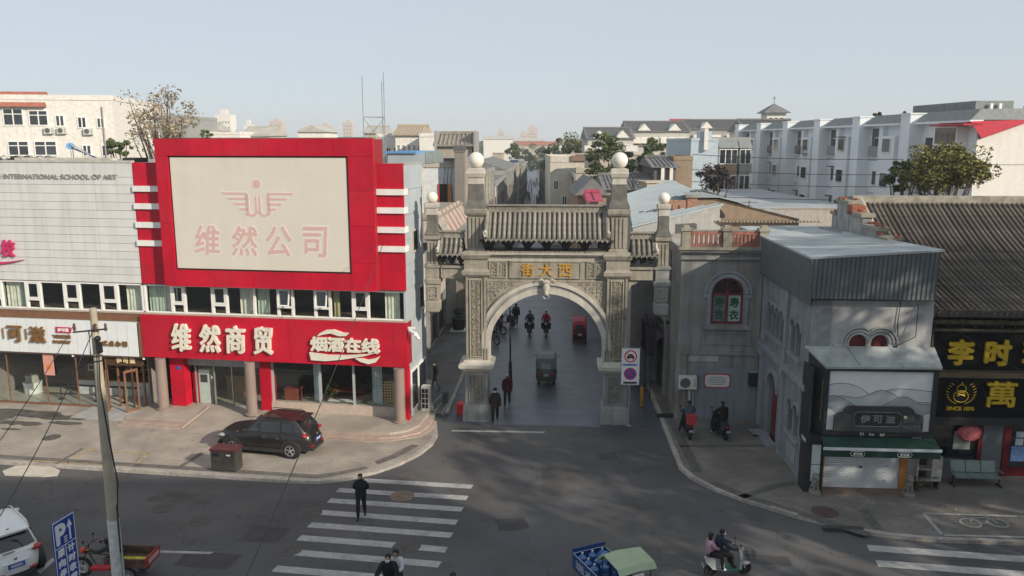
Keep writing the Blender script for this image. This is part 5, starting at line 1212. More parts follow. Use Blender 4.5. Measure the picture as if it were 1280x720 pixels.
curved_roof(ms,14.9,24.5,42,1.8,RZ-.15,E0-.7,7.05,.55,.085,tile_bed,tile_m)
bx('ridge',mat('mossy ridge',(0.33,0.31,0.26),rough=.9,var=.3,scale=3,bump=.5,stain=(.15,.14,.11),stainamt=.7,stscale=1.2),ms,14.5,24.5,1.65,2.05,RZ-.25,RZ+.16)
M().tube([(14.85,1.8,RZ),(14.85,-.5,9.35),(14.8,-3,8.25),(14.75,E0-.2,7.35)],.16,8).obj('verge_ridge',mat('mossy ridge',(0.33,0.31,0.26)),ms,smooth=True)
M().tube([(14.1,-2.6,7.6),(14.3,E0-.1,7.1),(14.75,E0-.75,7.0)],.2,8).obj('hip_ridge',tile_m,ms,smooth=True)
M().add([(14.85,-3,8.2),(14.85,E0-.7,7.05),(13.9,E0-.3,6.95),(13.95,-3,7.35)],[(0,1,2,3)]).obj('side_eave',tile_bed,ms)
bx('body_wall',mat('dark shop wall',(0.055,0.05,0.05),var=.3),ms,14.75,24.4,-5.9,1.8,.12,7.0)
# eave timbers
tim=mat('painted dark timber',(0.05,0.035,0.03),rough=.6,var=.5,scale=6)
bx('eave_beam',tim,ms,14.9,24.4,E0-.3,E0-.12,6.75,6.95); bx('eave_beam',mat('weathered beam',(0.12,0.10,0.07),var=.5,scale=5),ms,15.0,24.4,E0-.18,E0+.0,6.45,6.62); bx('eave_beam',mat('weathered beam',(0.12,0.10,0.07)),ms,15.0,24.4,E0-.18,E0+.0,6.18,6.26)
for i in range(19): bx('lattice_post',tim,ms,15.1+.5*i,15.16+.5*i,E0-.1,E0-.05,6.265,6.445)
for i in range(40): M().box(-.04,.04,E0-.68,E0-.1,6.955,7.01).obj('rafter',tim,ms,loc=(14.95+.235*i,0,0))
blk=mat('black lacquer board',(0.006,0.006,0.007),rough=.6,var=.3,scale=1,spec=.2)
yel_=mat('gold characters',(0.60,0.42,0.03),rough=.35,metal=.2,var=.1)
b1=bx('sign_board',blk,ms,15.1,24.3,E0+.02,E0+.12,4.6,6.15); b2=bx('sign_board',blk,ms,15.1,24.3,E0+.02,E0+.12,2.68,4.22)
bx('board_divider',mat('brass lattice',(0.16,0.13,0.08),metal=.3,rough=.5,var=.4,scale=20),ms,15.15,24.3,E0-.02,E0+.1,4.3,4.5)
m=M()
for z in (4.26,4.53): m.box(15.1,24.3,E0-.03,E0+.02,z,z+.04)
m.box(15.1,15.16,E0-.02,E0+.02,4.62,6.13); m.box(15.16,24.3,E0-.02,E0+.015,6.1,6.13); m.obj('board_rim',mat('dull rim',(0.12,0.10,0.08)),ms)
for c,(a,b_) in zip('李时珍',((15.72,16.72),(17.12,18.12),(18.55,19.6))): text(c,a,b_,4.78,5.82,E0+.02,yel_,b1,'gold_character',.1,.045)
text('萬',17.35,18.5,3.1,4.15,E0+.02,yel_,b2,'gold_character',.1,.02); text('家',19.1,20.2,3.18,4.12,E0+.02,yel_,b2,'gold_character',.1,.05)
em=M(); ex_,ez=16.42,3.62; yy=E0-.0
def tb(pts,r=.018): em.tube([(ex_+x,yy,ez+z) for x,z in pts],r,5,cap=False)
tb([(.28*math.cos(t)*1.0,-.12+.24*math.sin(t)) for t in [i*PI/10 for i in range(21)]]); tb([(.17*math.cos(t),.2+.15*math.sin(t)) for t in [i*PI/8 for i in range(17)]]); tb([(-.1,.06),(.1,.06)],.03); tb([(0,.36),(0,.46)],.03); tb([(-.15,.0),(.15,-.1)],.02); tb([(.15,.0),(-.15,-.1)],.02)
for s in (-1,1):
    for k in range(9):
        a=math.radians(-70+k*15); x=s*.48*math.cos(a); z=.0+.48*math.sin(a)*.95; tb([(x,z),(x+s*.1,z+.06)],.018)
em.obj('gourd_emblem',yel_,b2); text('SINCE 1876',15.9,16.98,2.92,3.08,E0+.02,yel_,b2,'small_lettering',.04,.008)
bx('soffit_beam',frm,ms,15.0,24.3,E0-.1,E0+.5,2.35,2.66)
# ground floor: dark windows, grey pillars
wallg=mat('grey shop wall',(0.14,0.155,0.17),rough=.7,var=.12)
bx('pillar',wallg,ms,17.55,18.35,E0+.25,-5.9,.12,2.35); bx('door_frame',mat('maroon',(0.13,0.012,0.018),rough=.4),ms,18.36,18.62,E0+.2,-5.9,.12,2.35); bx('door_frame',mat('maroon',(0.13,0.012,0.018)),ms,17.38,17.54,E0+.2,-5.9,.5,2.35)
bx('door_frame',mat('maroon',(0.13,0.012,0.018)),ms,19.9,20.1,E0+.2,-5.9,.12,2.35)
bx('window',pane_dark,ms,15.3,17.37,E0+.3,E0+.34,.8,2.3); bx('window',pane_dark,ms,18.63,19.88,E0+.3,E0+.34,.5,2.3); bx('plinth',wallg,ms,15.1,17.37,E0+.26,-5.9,.12,.79); bx('door_panel',mat('maroon',(0.13,0.012,0.018)),ms,18.63,19.88,E0+.25,-5.9,.12,.49)
pa=mat('pasted paper',(0.30,0.32,0.30),rough=.6,var=.12,scale=12); 
bx('window_paper',pa,ms,16.45,17.1,E0+.27,E0+.295,1.2,1.95)
for i,(x0,z0,w_,h_) in enumerate(((18.85,1.75,.3,.25),(18.85,1.42,.3,.28))): bx('notice',mat('notice paper',(0.45,0.5,0.55)),ms,x0,x0+w_,E0+.27,E0+.295,z0,z0+h_)
nb=bx('blue_notice',mat('blue notice',(0.16,0.27,0.50),var=.3,scale=9),ms,18.72,19.4,E0+.26,E0+.295,.75,1.38)
pc=thing('pink_umbrella','open pink round parasol hanging at the medicine shop window','umbrella',AW(16.95,E0-.1,1.95)[:],AROT)
m=M(); n=16; vs=[(0,0,.0)]; 
for k,r in enumerate((.2,.38,.5)):
    for i in range(n): a=2*PI*i/n; vs.append((r*math.cos(a),.10*k*k*.5+.02,r*math.sin(a)*.72))
fs=[(0,1+i,1+(i+1)%n) for i in range(n)]
for k in range(2):
    for i in range(n): fs.append((1+k*n+i,1+(k+1)*n+i,1+(k+1)*n+(i+1)%n,1+k*n+(i+1)%n))
m.add(vs,fs).obj('canopy',mat('pink cloth',(0.50,0.13,0.14),rough=.7,var=.3,scale=9),pc,smooth=True); M().tube([(0,.05,0),(.15,.5,-.3)],.015,5).obj('shaft',metal_d,pc)
# bench, cabinet
bn=thing('three_seat_bench','row of three joined pale green metal seats outside the medicine shop','bench',gnd(1219,607,KZ)[:],AROT)
sm=mat('grey green seat',(0.24,0.30,0.30),rough=.4,metal=.3,var=.08)
for k in range(3):
    x=-.86+.58*k; s_=bx('seat',sm,bn,x,x+.54,-.25,.25,.40,.43); 
    b=M().box(0,.54,-.012,.012,0,.45).obj('backrest',sm,bn,loc=(x,.26,.46)); b.rotation_euler=(math.radians(-14),0,0)
for x in (-.88,.88): bx('leg',metal_d,bn,x-.02,x+.02,-.22,.22,0,.05); bx('leg',metal_d,bn,x-.02,x+.02,-.02,.02,.05,.36); bx('armrest',metal_l,bn,x-.025,x+.025,-.2,.2,.6,.63)
bx('beam',metal_d,bn,-.9,.9,-.03,.03,.36,.398)
wc=thing('steel_cabinet','rusty white open cabinet with a door, left of the green bench','cabinet',gnd(1156,609,KZ)[:],AROT+.0)
cbm=mat('worn white steel',(0.42,0.41,0.38),rough=.5,var=.12,stain=(0.16,0.08,0.04),stainamt=.7,stscale=2.5)
bx('door',cbm,wc,.08,.46,-.25,.25,.35,1.35); m=M(); m.box(-.46,.07,-.22,-.17,1.28,1.35); m.box(-.46,.07,-.22,-.17,.35,.42); m.box(-.46,-.40,-.22,-.17,.42,1.28); m.box(-.40,.07,-.2,.2,.78,.83); m.obj('frame',cbm,wc); bx('inside',mat('rust inside',(0.07,0.045,0.035)),wc,-.45,.07,.2,.25,.35,1.35)
for x in (-.4,.4): bx('leg',metal_d,wc,x-.03,x+.03,-.15,.15,0,.345)
for i in range(5): bx('vent_slot',black,wc,.13+.05*i,.155+.05*i,-.256,-.251,.45,.55)
lf=M(); random.seed(4)
for k in range(60):
    a=random.random()*6.28; r=random.random()*.3; c=Vector((r*math.cos(a),r*math.sin(a)*.6,.1+random.random()*.45)); d=Vector((random.uniform(-.06,.06),random.uniform(-.06,.06),.03)); e=Vector((.02,.02,.02)); lf.add([c-d,c+e,c+d,c-e],[(0,1,2,3)])
pt=thing('weedy_plant','small green weedy plant in front of the rusty cabinet','plant',gnd(1147,613,KZ)[:],0); lf.obj('foliage',mat('weed green',(0.10,0.13,0.04),var=.4),pt); M().lathe(0,0,[(0,.1),(.14,.13)],10).obj('pot',mat('clay pot',(0.12,0.07,0.05)),pt); M().tube([(0,0,.1),(.02,0,.5)],.01,4).obj('stem',mat('stem brown',(0.1,0.07,0.04)),pt)
# scattered things by the side wall
bk=thing('plastic_basin','pale plastic basket of bottles by the grey side wall corner','basket',gnd(939,516,KZ)[:],0)
M().lathe(0,0,[(0,.2),(.3,.26),(.31,.23),(.1,.18)],12).obj('basket_body',mat('pale plastic',(0.42,0.42,0.40)),bk); M().lathe(.08,0,[(.1,.05),(.36,.05),(.42,.02)],8).obj('bottle',white,bk)
o=thing('plastic_sheet','crumpled plastic sheet on the ground near the arched door','sheet',gnd(951,542,KZ)[:],0)
m=M(); n=8; vs=[];fs=[]
for i in range(n):
    for j in range(n): vs.append((-.5+i/n*1.0,-.4+j/n*.8,.03+random.random()*.09))
for i in range(n-1):
    for j in range(n-1): fs.append((i*n+j,(i+1)*n+j,(i+1)*n+j+1,i*n+j+1))
m.add(vs,fs).obj('sheet',mat('greyish film',(0.24,0.25,0.27),rough=.4),o)
for (px,py,lab,sx,sy) in ((1085,0,0,0,0),): pass
M().slab([(-.5,-.15),(.5,-.15),(.5,.15),(-.5,.15)],0,.12).obj('x',dark).name='__tmp'
bpy.data.objects.remove(bpy.data.objects['__tmp'])
o=thing('drain_grate','dark grate beside the kerb near the air conditioner','grate',gnd(833,520,KZ)[:],AROT); bx('grate_frame',metal_d,o,-.45,.45,-.28,.28,.0,.03)
for i in range(8): bx('bar',black,o,-.4+.1*i,-.36+.1*i,-.24,.24,.031,.045)
bl=thing('bollard','worn yellow bollard behind the traffic sign post','bollard',AW(4.85,2.1)[:],AROT); M().lathe(0,0,[(0,.09),(1.0,.09),(1.06,.06),(1.08,.02)],12).obj('post',mat('yellow paint worn',(0.48,0.24,0.03),var=.25,scale=6),bl,smooth=True); M().lathe(0,0,[(0,.15),(.03,.14)],12).obj('base_plate',metal_d,bl)
# stepped broken parapet wall between the roofs
pw=thing('stepped_gable_wall','stepped broken masonry wall standing left of the big tiled roof','wall',A0[:],AROT)
bm_=mat('grey rendered masonry',(0.34,0.34,0.33),rough=.9,var=.2,scale=2,streak=.4,bump=.4,stain=(.2,.19,.17),stainamt=.5); rbk=mat('exposed red brick',(0.30,0.10,0.06),rough=.9,var=.35,scale=10,bump=.5)
steps=[(2.6,3.2,9.85),(.9,2.55,10.5),(-.9,.85,10.05),(-2.6,-.95,9.62),(-3.9,-2.65,9.3)]
for (v0,v1,z) in steps:
    bx('masonry_block',bm_,pw,14.1,14.5,v0,v1,7.0,z); bx('coping',stone,pw,14.0,14.62,v0-.1,v1+.06,z+.002,z+.16)
bx('brick_patch',rbk,pw,14.505,14.57,-.7,.8,9.3,9.98)
bx('brick_patch',rbk,pw,14.0,14.6,.2,.85,10.06,10.48)
for i in range(14):
    bx('brick',rbk,pw,14.0+random.random()*.4,14.25+random.random()*.4,-2.6+i*.4,-2.45+i*.4,0,0)
    o=pw.children[-1] if False else None
for o in [c for c in pw.children if c.name.startswith('brick') and not c.name.startswith('brick_patch')]: bpy.data.objects.remove(o)
br=M().box(-.12,.12,-.06,.06,-.035,.035).obj('brick',rbk,pw,loc=(14.3,0,10.25)); br.location=(14.25,-.3,10.25)
for i in range(22):
    o=br.copy(); COL.objects.link(o); k=random.choice(steps); o.location=(14.0+random.random()*.6,k[0]+random.random()*(k[1]-k[0]),k[2]+.20+random.random()*.03); o.rotation_euler=(0,0,random.random()*3)
bx('flashing',mat('lead flashing',(0.25,0.26,0.27),var=.3,scale=3),pw,13.4,14.08,-3.8,3.0,9.15,9.24)
# ================= BUILDINGS ALONG THE STREET AND BEHIND =================
wallc={}
def wm(name,col,**k): return mat(name,col,rough=.85,var=k.pop('var',.12),streak=k.pop('streak',.25),bump=.1,**k)
W_white=wm('far white wall',(0.70,0.68,0.63),streak=.1); W_grey=wm('far grey wall',(0.30,0.30,0.29)); W_beige=wm('far beige wall',(0.45,0.40,0.33)); W_dark=wm('far dark wall',(0.11,0.11,0.11)); W_brick=wm('far brick wall',(0.28,0.21,0.15),scale=3); W_blue=wm('far pale blue wall',(0.42,0.50,0.56),streak=.12); W_pink=wm('far pink tower',(0.55,0.45,0.40))
roofgrey=mat('far grey roof',(0.16,0.16,0.16),var=.25,scale=2,bump=.3); roofred=mat('far red tile',(0.34,0.12,0.08),var=.25,scale=5,bump=.4); roofpale=mat('far pale roof',(0.42,0.41,0.38),var=.15,scale=1)
bluemetal=mat('blue grey metal roof',(0.30,0.35,0.38),rough=.45,var=.08,scale=.6,streak=.1)
def windows(par,x0,x1,z0,z1,cols,rows,y=-.03,w=.55,h=.6,frame=True,mt=None,fm=None,skip=0.0,name='window'):
    fm=fm or frame_w; base=None; bp_=None
    cw=(x1-x0)/cols; rh=(z1-z0)/rows; ww=cw*w; hh=rh*h
    for r in range(rows):
        for c in range(cols):
            if random.random()<skip: continue
            x=x0+cw*(c+.5); z=z0+rh*(r+.45)
            if base is None:
                m=M(); t=min(.08,ww*.1); 
                for q in ((-ww/2,-ww/2+t,-hh/2,hh/2),(ww/2-t,ww/2,-hh/2,hh/2),(-ww/2+t,ww/2-t,-hh/2,-hh/2+t),(-ww/2+t,ww/2-t,hh/2-t,hh/2),(-t/2,t/2,-hh/2+t,hh/2-t)): m.box(q[0],q[1],-.05,.03,q[2],q[3])
                if ww>1.5: m.box(-ww/2+t,-t/2,-.045,.03,hh*.12,hh*.12+t); m.box(t/2,ww/2-t,-.045,.03,hh*.12,hh*.12+t)
                base=m.obj(name,fm,par); base.location=(x,y,z); bp_=M().box(-ww/2+t,ww/2-t,-.01,.02,-hh/2+t,hh/2-t).obj('pane',mt or pane_dark,base)
            else:
                o=base.copy(); COL.objects.link(o); o.location=(x,y,z); p=bp_.copy(); COL.objects.link(p); p.parent=o
CL={}
def clutter(t,x0,x1,y0,y1,z,n,poles=True):
    if not CL:
        CL['tank']=[M().lathe(0,0,[(0,.55),(1.1,.55),(1.2,.3)],12).mesh('tank',metal_l,True)]
        CL['vent']=[M().box(-.4,.4,-.3,.3,0,.8).box(-.46,.46,-.36,.36,.801,.88).mesh('vent',W_grey)]
        CL['chimney']=[M().box(-.25,.25,-.25,.25,0,1.3).box(-.3,.3,-.3,.3,1.301,1.4).mesh('chimney',W_brick)]
        a=M().tube([(0,0,0),(0,0,2.6)],.03,4)
        for k in range(4): a.tube([(-.5+.08*k,0,2.5-.22*k),(.5-.08*k,0,2.5-.22*k)],.015,4)
        CL['aerial']=[a.mesh('aerial',metal_d)]
        b=M().add([(-.8,-.5,.15),(.8,-.5,.15),(.8,.5,.95),(-.8,.5,.95)],[(0,1,2,3)]); c=M().tube([(-.85,.5,1.05),(.85,.5,1.05)],.18,8)
        CL['solar_panel']=[b.mesh('solar_panel',mat('collector blue',(0.03,0.05,0.14)))]; CL['solar_tank']=[c.mesh('solar_tank',metal_l,True)]
        CL['hut']=[M().box(-1.3,1.3,-1.1,1.1,0,2.1).box(-1.45,1.45,-1.25,1.25,2.101,2.25).mesh('roof_hut',W_beige)]
    for i in range(n):
        k=random.choice(['tank','vent','chimney','aerial','aerial','solar_panel','hut'])
        p=(random.uniform(x0,x1),random.uniform(y0,y1),z); r=random.uniform(-.2,.2)
        for kk in ([k,'solar_tank'] if k=='solar_panel' else [k]):
            o=bpy.data.objects.new({'hut':'roof_hut','vent':'roof_vent','tank':'water_tank'}.get(kk,kk),CL[kk][0]); COL.objects.link(o); o.parent=t; o.location=p; o.rotation_euler=(0,0,r)
def block(nm,label,px0,px1,Y,pyt,depth,wallm,cat='building',cols=0,rows=0,zb=0,rz=0,roof='flat',roofm=None,rh=1.2,winz=None,group=None,parapet=.4,ww=.55,wh=.6,zt=None,skip=.05,fm=None):
    z=zt if zt is not None else zat(pyt,Y); x0=xat(px0,Y,z); x1=xat(px1,Y,z); w=x1-x0
    t=thing(nm,label,cat,(x0,Y,0),rz,group)
    M().box(0,w,0,depth,zb,z).obj('wall',wallm,t)
    rm=roofm or roofgrey
    if roof=='flat':
        m=M()
        for q in ((0,w,-.06,.12),(0,w,depth-.12,depth+.06)): m.box(q[0],q[1],q[2],q[3],z+.003,z+parapet)
        m.box(-.06,.12,.12,depth-.12,z+.003,z+parapet); m.box(w-.12,w+.06,.12,depth-.12,z+.003,z+parapet); m.obj('parapet',wallm,t); M().box(.12,w-.12,.12,depth-.12,z+.004,z+.05).obj('roof',rm,t)
    elif roof=='gable':   # ridge along x
        m=M(); e=.35; m.add([(-e,-e,z),(w+e,-e,z),(w+e,depth/2,z+rh),(-e,depth/2,z+rh),(-e,depth+e,z),(w+e,depth+e,z),(-e,-e,z-.12),(w+e,-e,z-.12)],[(0,1,2,3),(3,2,5,4),(0,3,4),(1,5,2),(6,7,1,0),(6,0,4),(7,5,1)]); m.obj('roof',rm,t)
        m=M(); n=int(w/.35)
        for i in range(n): x=w*(i+.5)/n; m.tube([(x,-e,z+.04),(x,depth/2,z+rh+.04)],.07,5)
        m.box(-e,w+e,depth/2-.15,depth/2+.15,z+rh,z+rh+.25); o=m.obj('roof_ribs',rm,t); o['kind']='stuff'
    elif roof=='gabley':  # ridge runs along depth, gable faces camera
        m=M(); e=.3; m.add([(-e,-e,z),(w/2,-e,z+rh),(w+e,-e,z),(-e,depth,z),(w/2,depth,z+rh),(w+e,depth,z)],[(0,1,4,3),(1,2,5,4),(0,2,1),(3,4,5)]); m.obj('roof',rm,t)
        M().add([(0,-.02,z-.01),(w,-.02,z-.01),(w/2,-.02,z+rh-.25),(0,.05,z-.01),(w,.05,z-.01),(w/2,.05,z+rh-.25)],[(0,1,2),(5,4,3)]).obj('gable',wallm,t)
    if roof=='flat' and cat=='building' and w>5 and depth>4 and nm not in('flat_roof_shed','white_building'): clutter(t,.8,w-.8,1.2,max(1.3,depth-1.5),z+.05,int(2+w/6))
    if cols: 
        zz=winz or (max(zb,2),z-.3); windows(t,w*.04,w*.96,zz[0],zz[1],cols,rows,w=ww,h=wh,skip=skip,fm=fm)
    return t,w,z
random.seed(21)
# left background : white building with red mansard
Y=80
t,w,z=block('white_building','white building with red tiled left edge behind the art school roof',-60,128,Y,124,14,W_white,roofm=roofpale,parapet=.5)
t.rotation_euler=(0,0,math.radians(9)); 
M().add([(w*.02-3,-.5,zat(133,Y)),(w*.58,-.5,zat(133,Y)),(w*.56,1.2,zat(118,Y)+.4),(w*.02-3,1.2,zat(118,Y)+.4),(w*.58,2,zat(133,Y)),(w*.02-3,2,zat(133,Y))],[(0,1,2,3),(2,4,5,3),(1,4,2),(0,3,5)]).obj('mansard_roof',roofred,t)
def wp(par,px0,px1,py0,py1,Y,tx,nm='window'):
    x0=xat(px0,Y,15)-tx; x1=xat(px1,Y,15)-tx; z1=zat(py0,Y); z0=zat(py1,Y)
    f=M(); 
    for q in ((x0,x0+.1,z0,z1),(x1-.1,x1,z0,z1),(x0+.1,x1-.1,z0,z0+.1),(x0+.1,x1-.1,z1-.1,z1),((x0+x1)/2-.05,(x0+x1)/2+.05,z0+.1,z1-.1)): f.box(q[0],q[1],-.08,.02,q[2],q[3])
    if x1-x0>1.6: f.box(x0+.1,(x0+x1)/2-.05,-.075,.02,z0+(z1-z0)*.65,z0+(z1-z0)*.65+.08); f.box((x0+x1)/2+.05,x1-.1,-.075,.02,z0+(z1-z0)*.65,z0+(z1-z0)*.65+.08)
    o=f.obj(nm,frame_w,par); bx('pane',darkglass('window glass'),o,x0+.1,x1-.1,-.03,-.01,z0+.1,z1-.1)
tx=t.location.x
for a in ((-30,-8,135,157),(0,24,135,157),(30,53,137,157),(61,72,143,158),(87,98,145,160),(110,120,146,160),(2,27,176,195),(33,60,176,195),(90,101,181,196),(113,123,181,196)): wp(t,*a,Y,tx)
for (px,py) in ((54,163),(69,163),(100,164)): ac_unit(Vector((xat(px,Y,14)-.0,Y-.35+ (xat(px,Y,14)-tx)*.158,zat(py+4,Y))),math.radians(9),'small air conditioner on white building wall '+{54:'left of the three',69:'middle of the three',100:'right of the three'}[px],'air conditioners on the white building')
M().tube([(w-1.0,-.1,5),(w-1.0,-.1,z-.6)],.07,6).obj('drain_pipe',W_grey,t)
t,w,z=block('grey_block','dark grey block with white bands behind the bare tree',129,232,112,148,12,W_grey,cols=7,rows=4,winz=(2,15.8)); 
for zz in (8.7,12.9,15.7): bx('white_band',W_white,t,0,w,-.12,-.002,zz,zz+.25)
bx('red_roof_strip',roofred,t,.5,4,1,4,z+.42,z+1.3)
far=[]
def towers(lst,Y,mt,lab,cat='tower',grp='distant towers on the horizon'):
    for (a,b_,py,l) in lst:
        t,w,z=block('distant_tower',l,a,b_,Y,py,(b_-a)*Y/1000,mt,cat=cat,cols=max(2,int((b_-a)/4)),rows=8,roof='flat',group=grp,winz=(3,zat(py,Y)-2),ww=.5,wh=.45)
        M().box(w*.3,w*.7,w*.2,w*.6,z,z+3).obj('roof_hut',mt,t)
towers([(268,288,144,'white tower on the horizon behind the bare tree'),(305,315,157,'small white block right of the white horizon tower')],420,W_white,'')
towers([(336,352,152,'pinkish tower above the middle of the red billboard'),(398,413,157,'pinkish tower left of the billboard right corner'),(428,440,153,'tall pinkish tower left of the antenna mast'),(622,630,165,'thin white tower above street left row'),(660,672,160,'tallest pale tower at the end of the street'),(650,659,167,'short pale tower left of the tallest one')],900,W_pink,'')
# low white roofs behind the billboard
for i,(a,b_,py,Y,l,rf) in enumerate(((232,262,160,140,'beige low house behind the bare tree right side','gable'),(262,300,165,120,'pale roofed house left behind the billboard','flat'),(300,336,166,125,'low white house behind the billboard','gable'),(372,405,162,130,'white arched lattice roof house behind the billboard','gabley'),(470,500,168,100,'white house right of the antenna mast','flat'),(455,480,163,150,'grey house behind the antenna mast','gable'))):
    block('low_house',l,a,b_,Y,py+3,10,W_white if i not in(0,5) else W_beige,cols=3,rows=3,roof=rf,roofm=roofpale)
t,w,z=block('white_arcaded_building','bright white building with tall arched windows behind the mast',494,528,95,168,9,W_white,cols=5,rows=2,roof='gable',roofm=mat('tan roof',(0.40,0.33,0.25)),rh=1.0,ww=.35,wh=.8)
t,w,z=block('white_house','small white house with one square window beside the tiled roof',524,548,88,171,8,W_white,cols=1,rows=2,ww=.2,wh=.3,roofm=roofpale)
# white wall building with orange door (just behind the gate, left)
t,w,z=block('white_walled_house','white walled house with dark roof edge and orange framed balcony door',526,568,58,203,9,wm('clean white wall',(0.62,0.64,0.65),streak=.1),roof='flat',roofm=roof_g,parapet=.12)
tx=t.location.x
bx('roof_edge',W_dark,t,-.2,w+.1,-.25,.1,z+.12,z+.3); bx('eave_band',W_beige,t,0,w,-.08,-.002,z-.35,z-.05)
xa=xat(548,58,10)-tx; xb=xat(564,58,10)-tx; zt_,zb_=zat(230,58),zat(262,58)
bx('doorway',dark,t,xa+.08,xb-.25,-.03,-.002,zb_,zt_); om=mat('orange door',(0.55,0.20,0.07),rough=.5); d=bx('orange_door',om,t,xb-.25,xb+.02,-.12,-.002,zb_,zt_); bx('orange_frame',mat('red door frame',(0.45,0.06,0.05)),t,xa-.04,xa+.07,-.06,-.002,zb_,zt_)
for dx in (-.4,-.15,.1): M().tube([(xa+dx+.9,-.05,z-.3),(xa+dx+.8,-.06,z-1.2),(xa+dx+1.0,-.05,zb_-.5)],.02,4).obj('cable',black,t)
# tiled hut above
t,w,z=block('tiled_rooftop_hut','grey rooftop hut with ribbed tile roof behind the left obelisk',547,590,68,181,5,wm('brown grey wall',(0.36,0.32,0.27),streak=.5),roof='gable',roofm=mat('pale ribbed tile',(0.26,0.235,0.20),var=.25,bump=.3),rh=.9)
for x in (-.25,w+.15): bx('gable_wall',W_grey,t,x,x+.22,-.4,5.3,z-.8,z+1.15)
t,w,z=block('brick_chimney_stack','tall narrow grey brick stack left of the left obelisk',568,580,57,190,1.2,wm('grey brick',(0.22,0.20,0.18),scale=6,streak=.2),cat='chimney',roof='flat',parapet=.1); bx('stack_cap',W_dark,t,-.08,w+.08,-.08,1.3,z+.1,z+.45)
# striped parapet terrace
t=thing('striped_terrace','terrace with red and white striped parapet between left spheres','terrace',AW(-8.5,4.0)[:],AROT)
bx('body',conc_old,t,0,.6,1,12,0,8.3); bx('terrace_slab',conc_old,t,.602,3.0,1,12,8.02,8.3)
pn=mat('faded red stripe',(0.33,0.17,0.145),rough=.8,var=.2,stain=(.4,.36,.3),stainamt=.5); cr=mat('cream stripe',(0.38,0.36,0.31),rough=.8,var=.15)
for i in range(14):
    M().add([(3.0,1+.8*i,8.3),(3.0,1.8+.8*i-.01,8.3),(2.2,2.3+.8*i-.01,9.5),(2.2,1.5+.8*i,9.5)],[(0,1,2,3)]).obj('parapet_stripe',pn if i%2 else cr,t)
for i in range(7): M().add([(.43*i,1,8.3),(.43*i+.42,1,8.3),(.43*i+.32,1.6,9.2),(.43*i-.1+.0,1.6,9.2)],[(0,1,2,3)]).obj('parapet_stripe',pn if i%2 else cr,t)
bx('coping',stone,t,-.1,2.4,1.5,13,9.2,9.32)
# left shop row
def row_building(side,v0,v1,ztop,wallm,label,awn=None,nwin=3,sign=None,roof='flat',face_u=None,depth=9,winrows=1,hang=0,gabled=False):
    u=face_u
    off=(face_u+7.6) if side<0 else (face_u-6.2); t=thing('street_shop_house',label,'building',ROWP(side,v0,off)[:],LEFTROT if side<0 else RIGHTROT,None)
    L=v1-v0; x0,x1=(-depth,0) if side<0 else (0,depth); fx=0
    bx('wall',wallm,t,x0,x1,0,L-.05,0,ztop)
    s=1 if side<0 else -1   # outward direction of the face
    def fb(nm,m,a,b_,o0,o1,z0,z1,par=t): return bx(nm,m,par,min(s*o0,s*o1),max(s*o0,s*o1),a,b_,z0,z1)
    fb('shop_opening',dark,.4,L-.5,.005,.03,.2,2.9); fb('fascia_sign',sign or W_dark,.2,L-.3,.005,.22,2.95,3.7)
    fb('cornice',stone_g,0,L-.05,.005,.35,ztop-.35,ztop+.05); fb('string_course',stone_g,0,L-.05,.005,.15,4.0,4.2)
    n=max(2,int(L/2.2))
    for r in range(winrows):
        for i in range(n):
            a=L*(i+.28)/n; b_=L*(i+.72)/n; w=fb('window',burg,a,b_,.005,.08,4.6+3*r,6.2+3*r); fb('pane',pane_dark,a+.08,b_-.08,.081,.09,4.7+3*r,6.1+3*r,par=w)
    for i in range(max(2,int(L/4))+1): fb('pilaster',stone_g,min(L-.45,L*i/max(2,int(L/4))),min(L-.45,L*i/max(2,int(L/4)))+.35,.005,.2,.15,ztop-.36)
    if awn:
        for i in range(n):
            a=L*(i+.1)/n; b_=L*(i+.9)/n; e=s*1.1
            M().add([(s*.24,a,3.3),(s*.24,b_,3.3),(e,b_,2.6),(e,a,2.6),(e,a,2.42),(e,b_,2.42)],[(0,1,2,3),(3,2,5,4)]).obj('awning',awn,t)
    bx('roof',roofgrey,t,x0+.1,x1-.1,.1,L-.15,ztop+.002,ztop+.08)
    if gabled:
        zz=ztop; h=1.6; M().add([(x0,0,zz+.1),(x1,0,zz+.1),((x0+x1)/2,0,zz+h),(x0,L,zz+.1),(x1,L,zz+.1),((x0+x1)/2,L,zz+h)],[(0,1,2),(5,4,3),(0,2,5,3),(1,4,5,2)]).obj('gable_roof',roofgrey,t)
    else:
        bx('end_parapet',wallm,t,x0,x1,0,.25,ztop+.09,ztop+.7); clutter(t,x0+1,x1-1,1,L-1,ztop+.08,int(2+L/4))
    return t
pur=mat('purple awning',(0.13,0.08,0.14)); grn2=mat('teal awning',(0.03,0.10,0.09)); redsg=mat('red shop sign',(0.30,0.03,0.03)); 
row_building(-1,3.6,11.8,7.9,mat('bright old stone',(0.34,0.30,0.24),var=.35,scale=1.5,streak=.5,bump=.3,stain=(.14,.12,.1),stainamt=.7),'low stained stone shop house beside red building with dark shopfront',None,face_u=-7.75,sign=W_dark,depth=6)  # bright stone with blotchy stains and streaks
row_building(-1,12,20,7.6,conc_old,'grey shop house first beyond left side of the gate',None,face_u=-7.7,sign=W_beige)
row_building(-1,28,38,9.4,W_beige,'beige shop house second on the left of the street',None,face_u=-7.6)
row_building(-1,38,50,8.4,W_grey,'grey gabled shop house third on the left of the street',face_u=-7.6,gabled=True)
row_building(-1,50,66,10.2,W_beige,'tall beige shop house on left midway down the street',face_u=-7.5,winrows=1)
row_building(-1,66,90,8.2,W_white,'white fronted shop house far down left side',face_u=-7.4)
row_building(-1,90,125,9.0,W_grey,'grey shop row near the far left end of the street',face_u=-7.2,gabled=True)
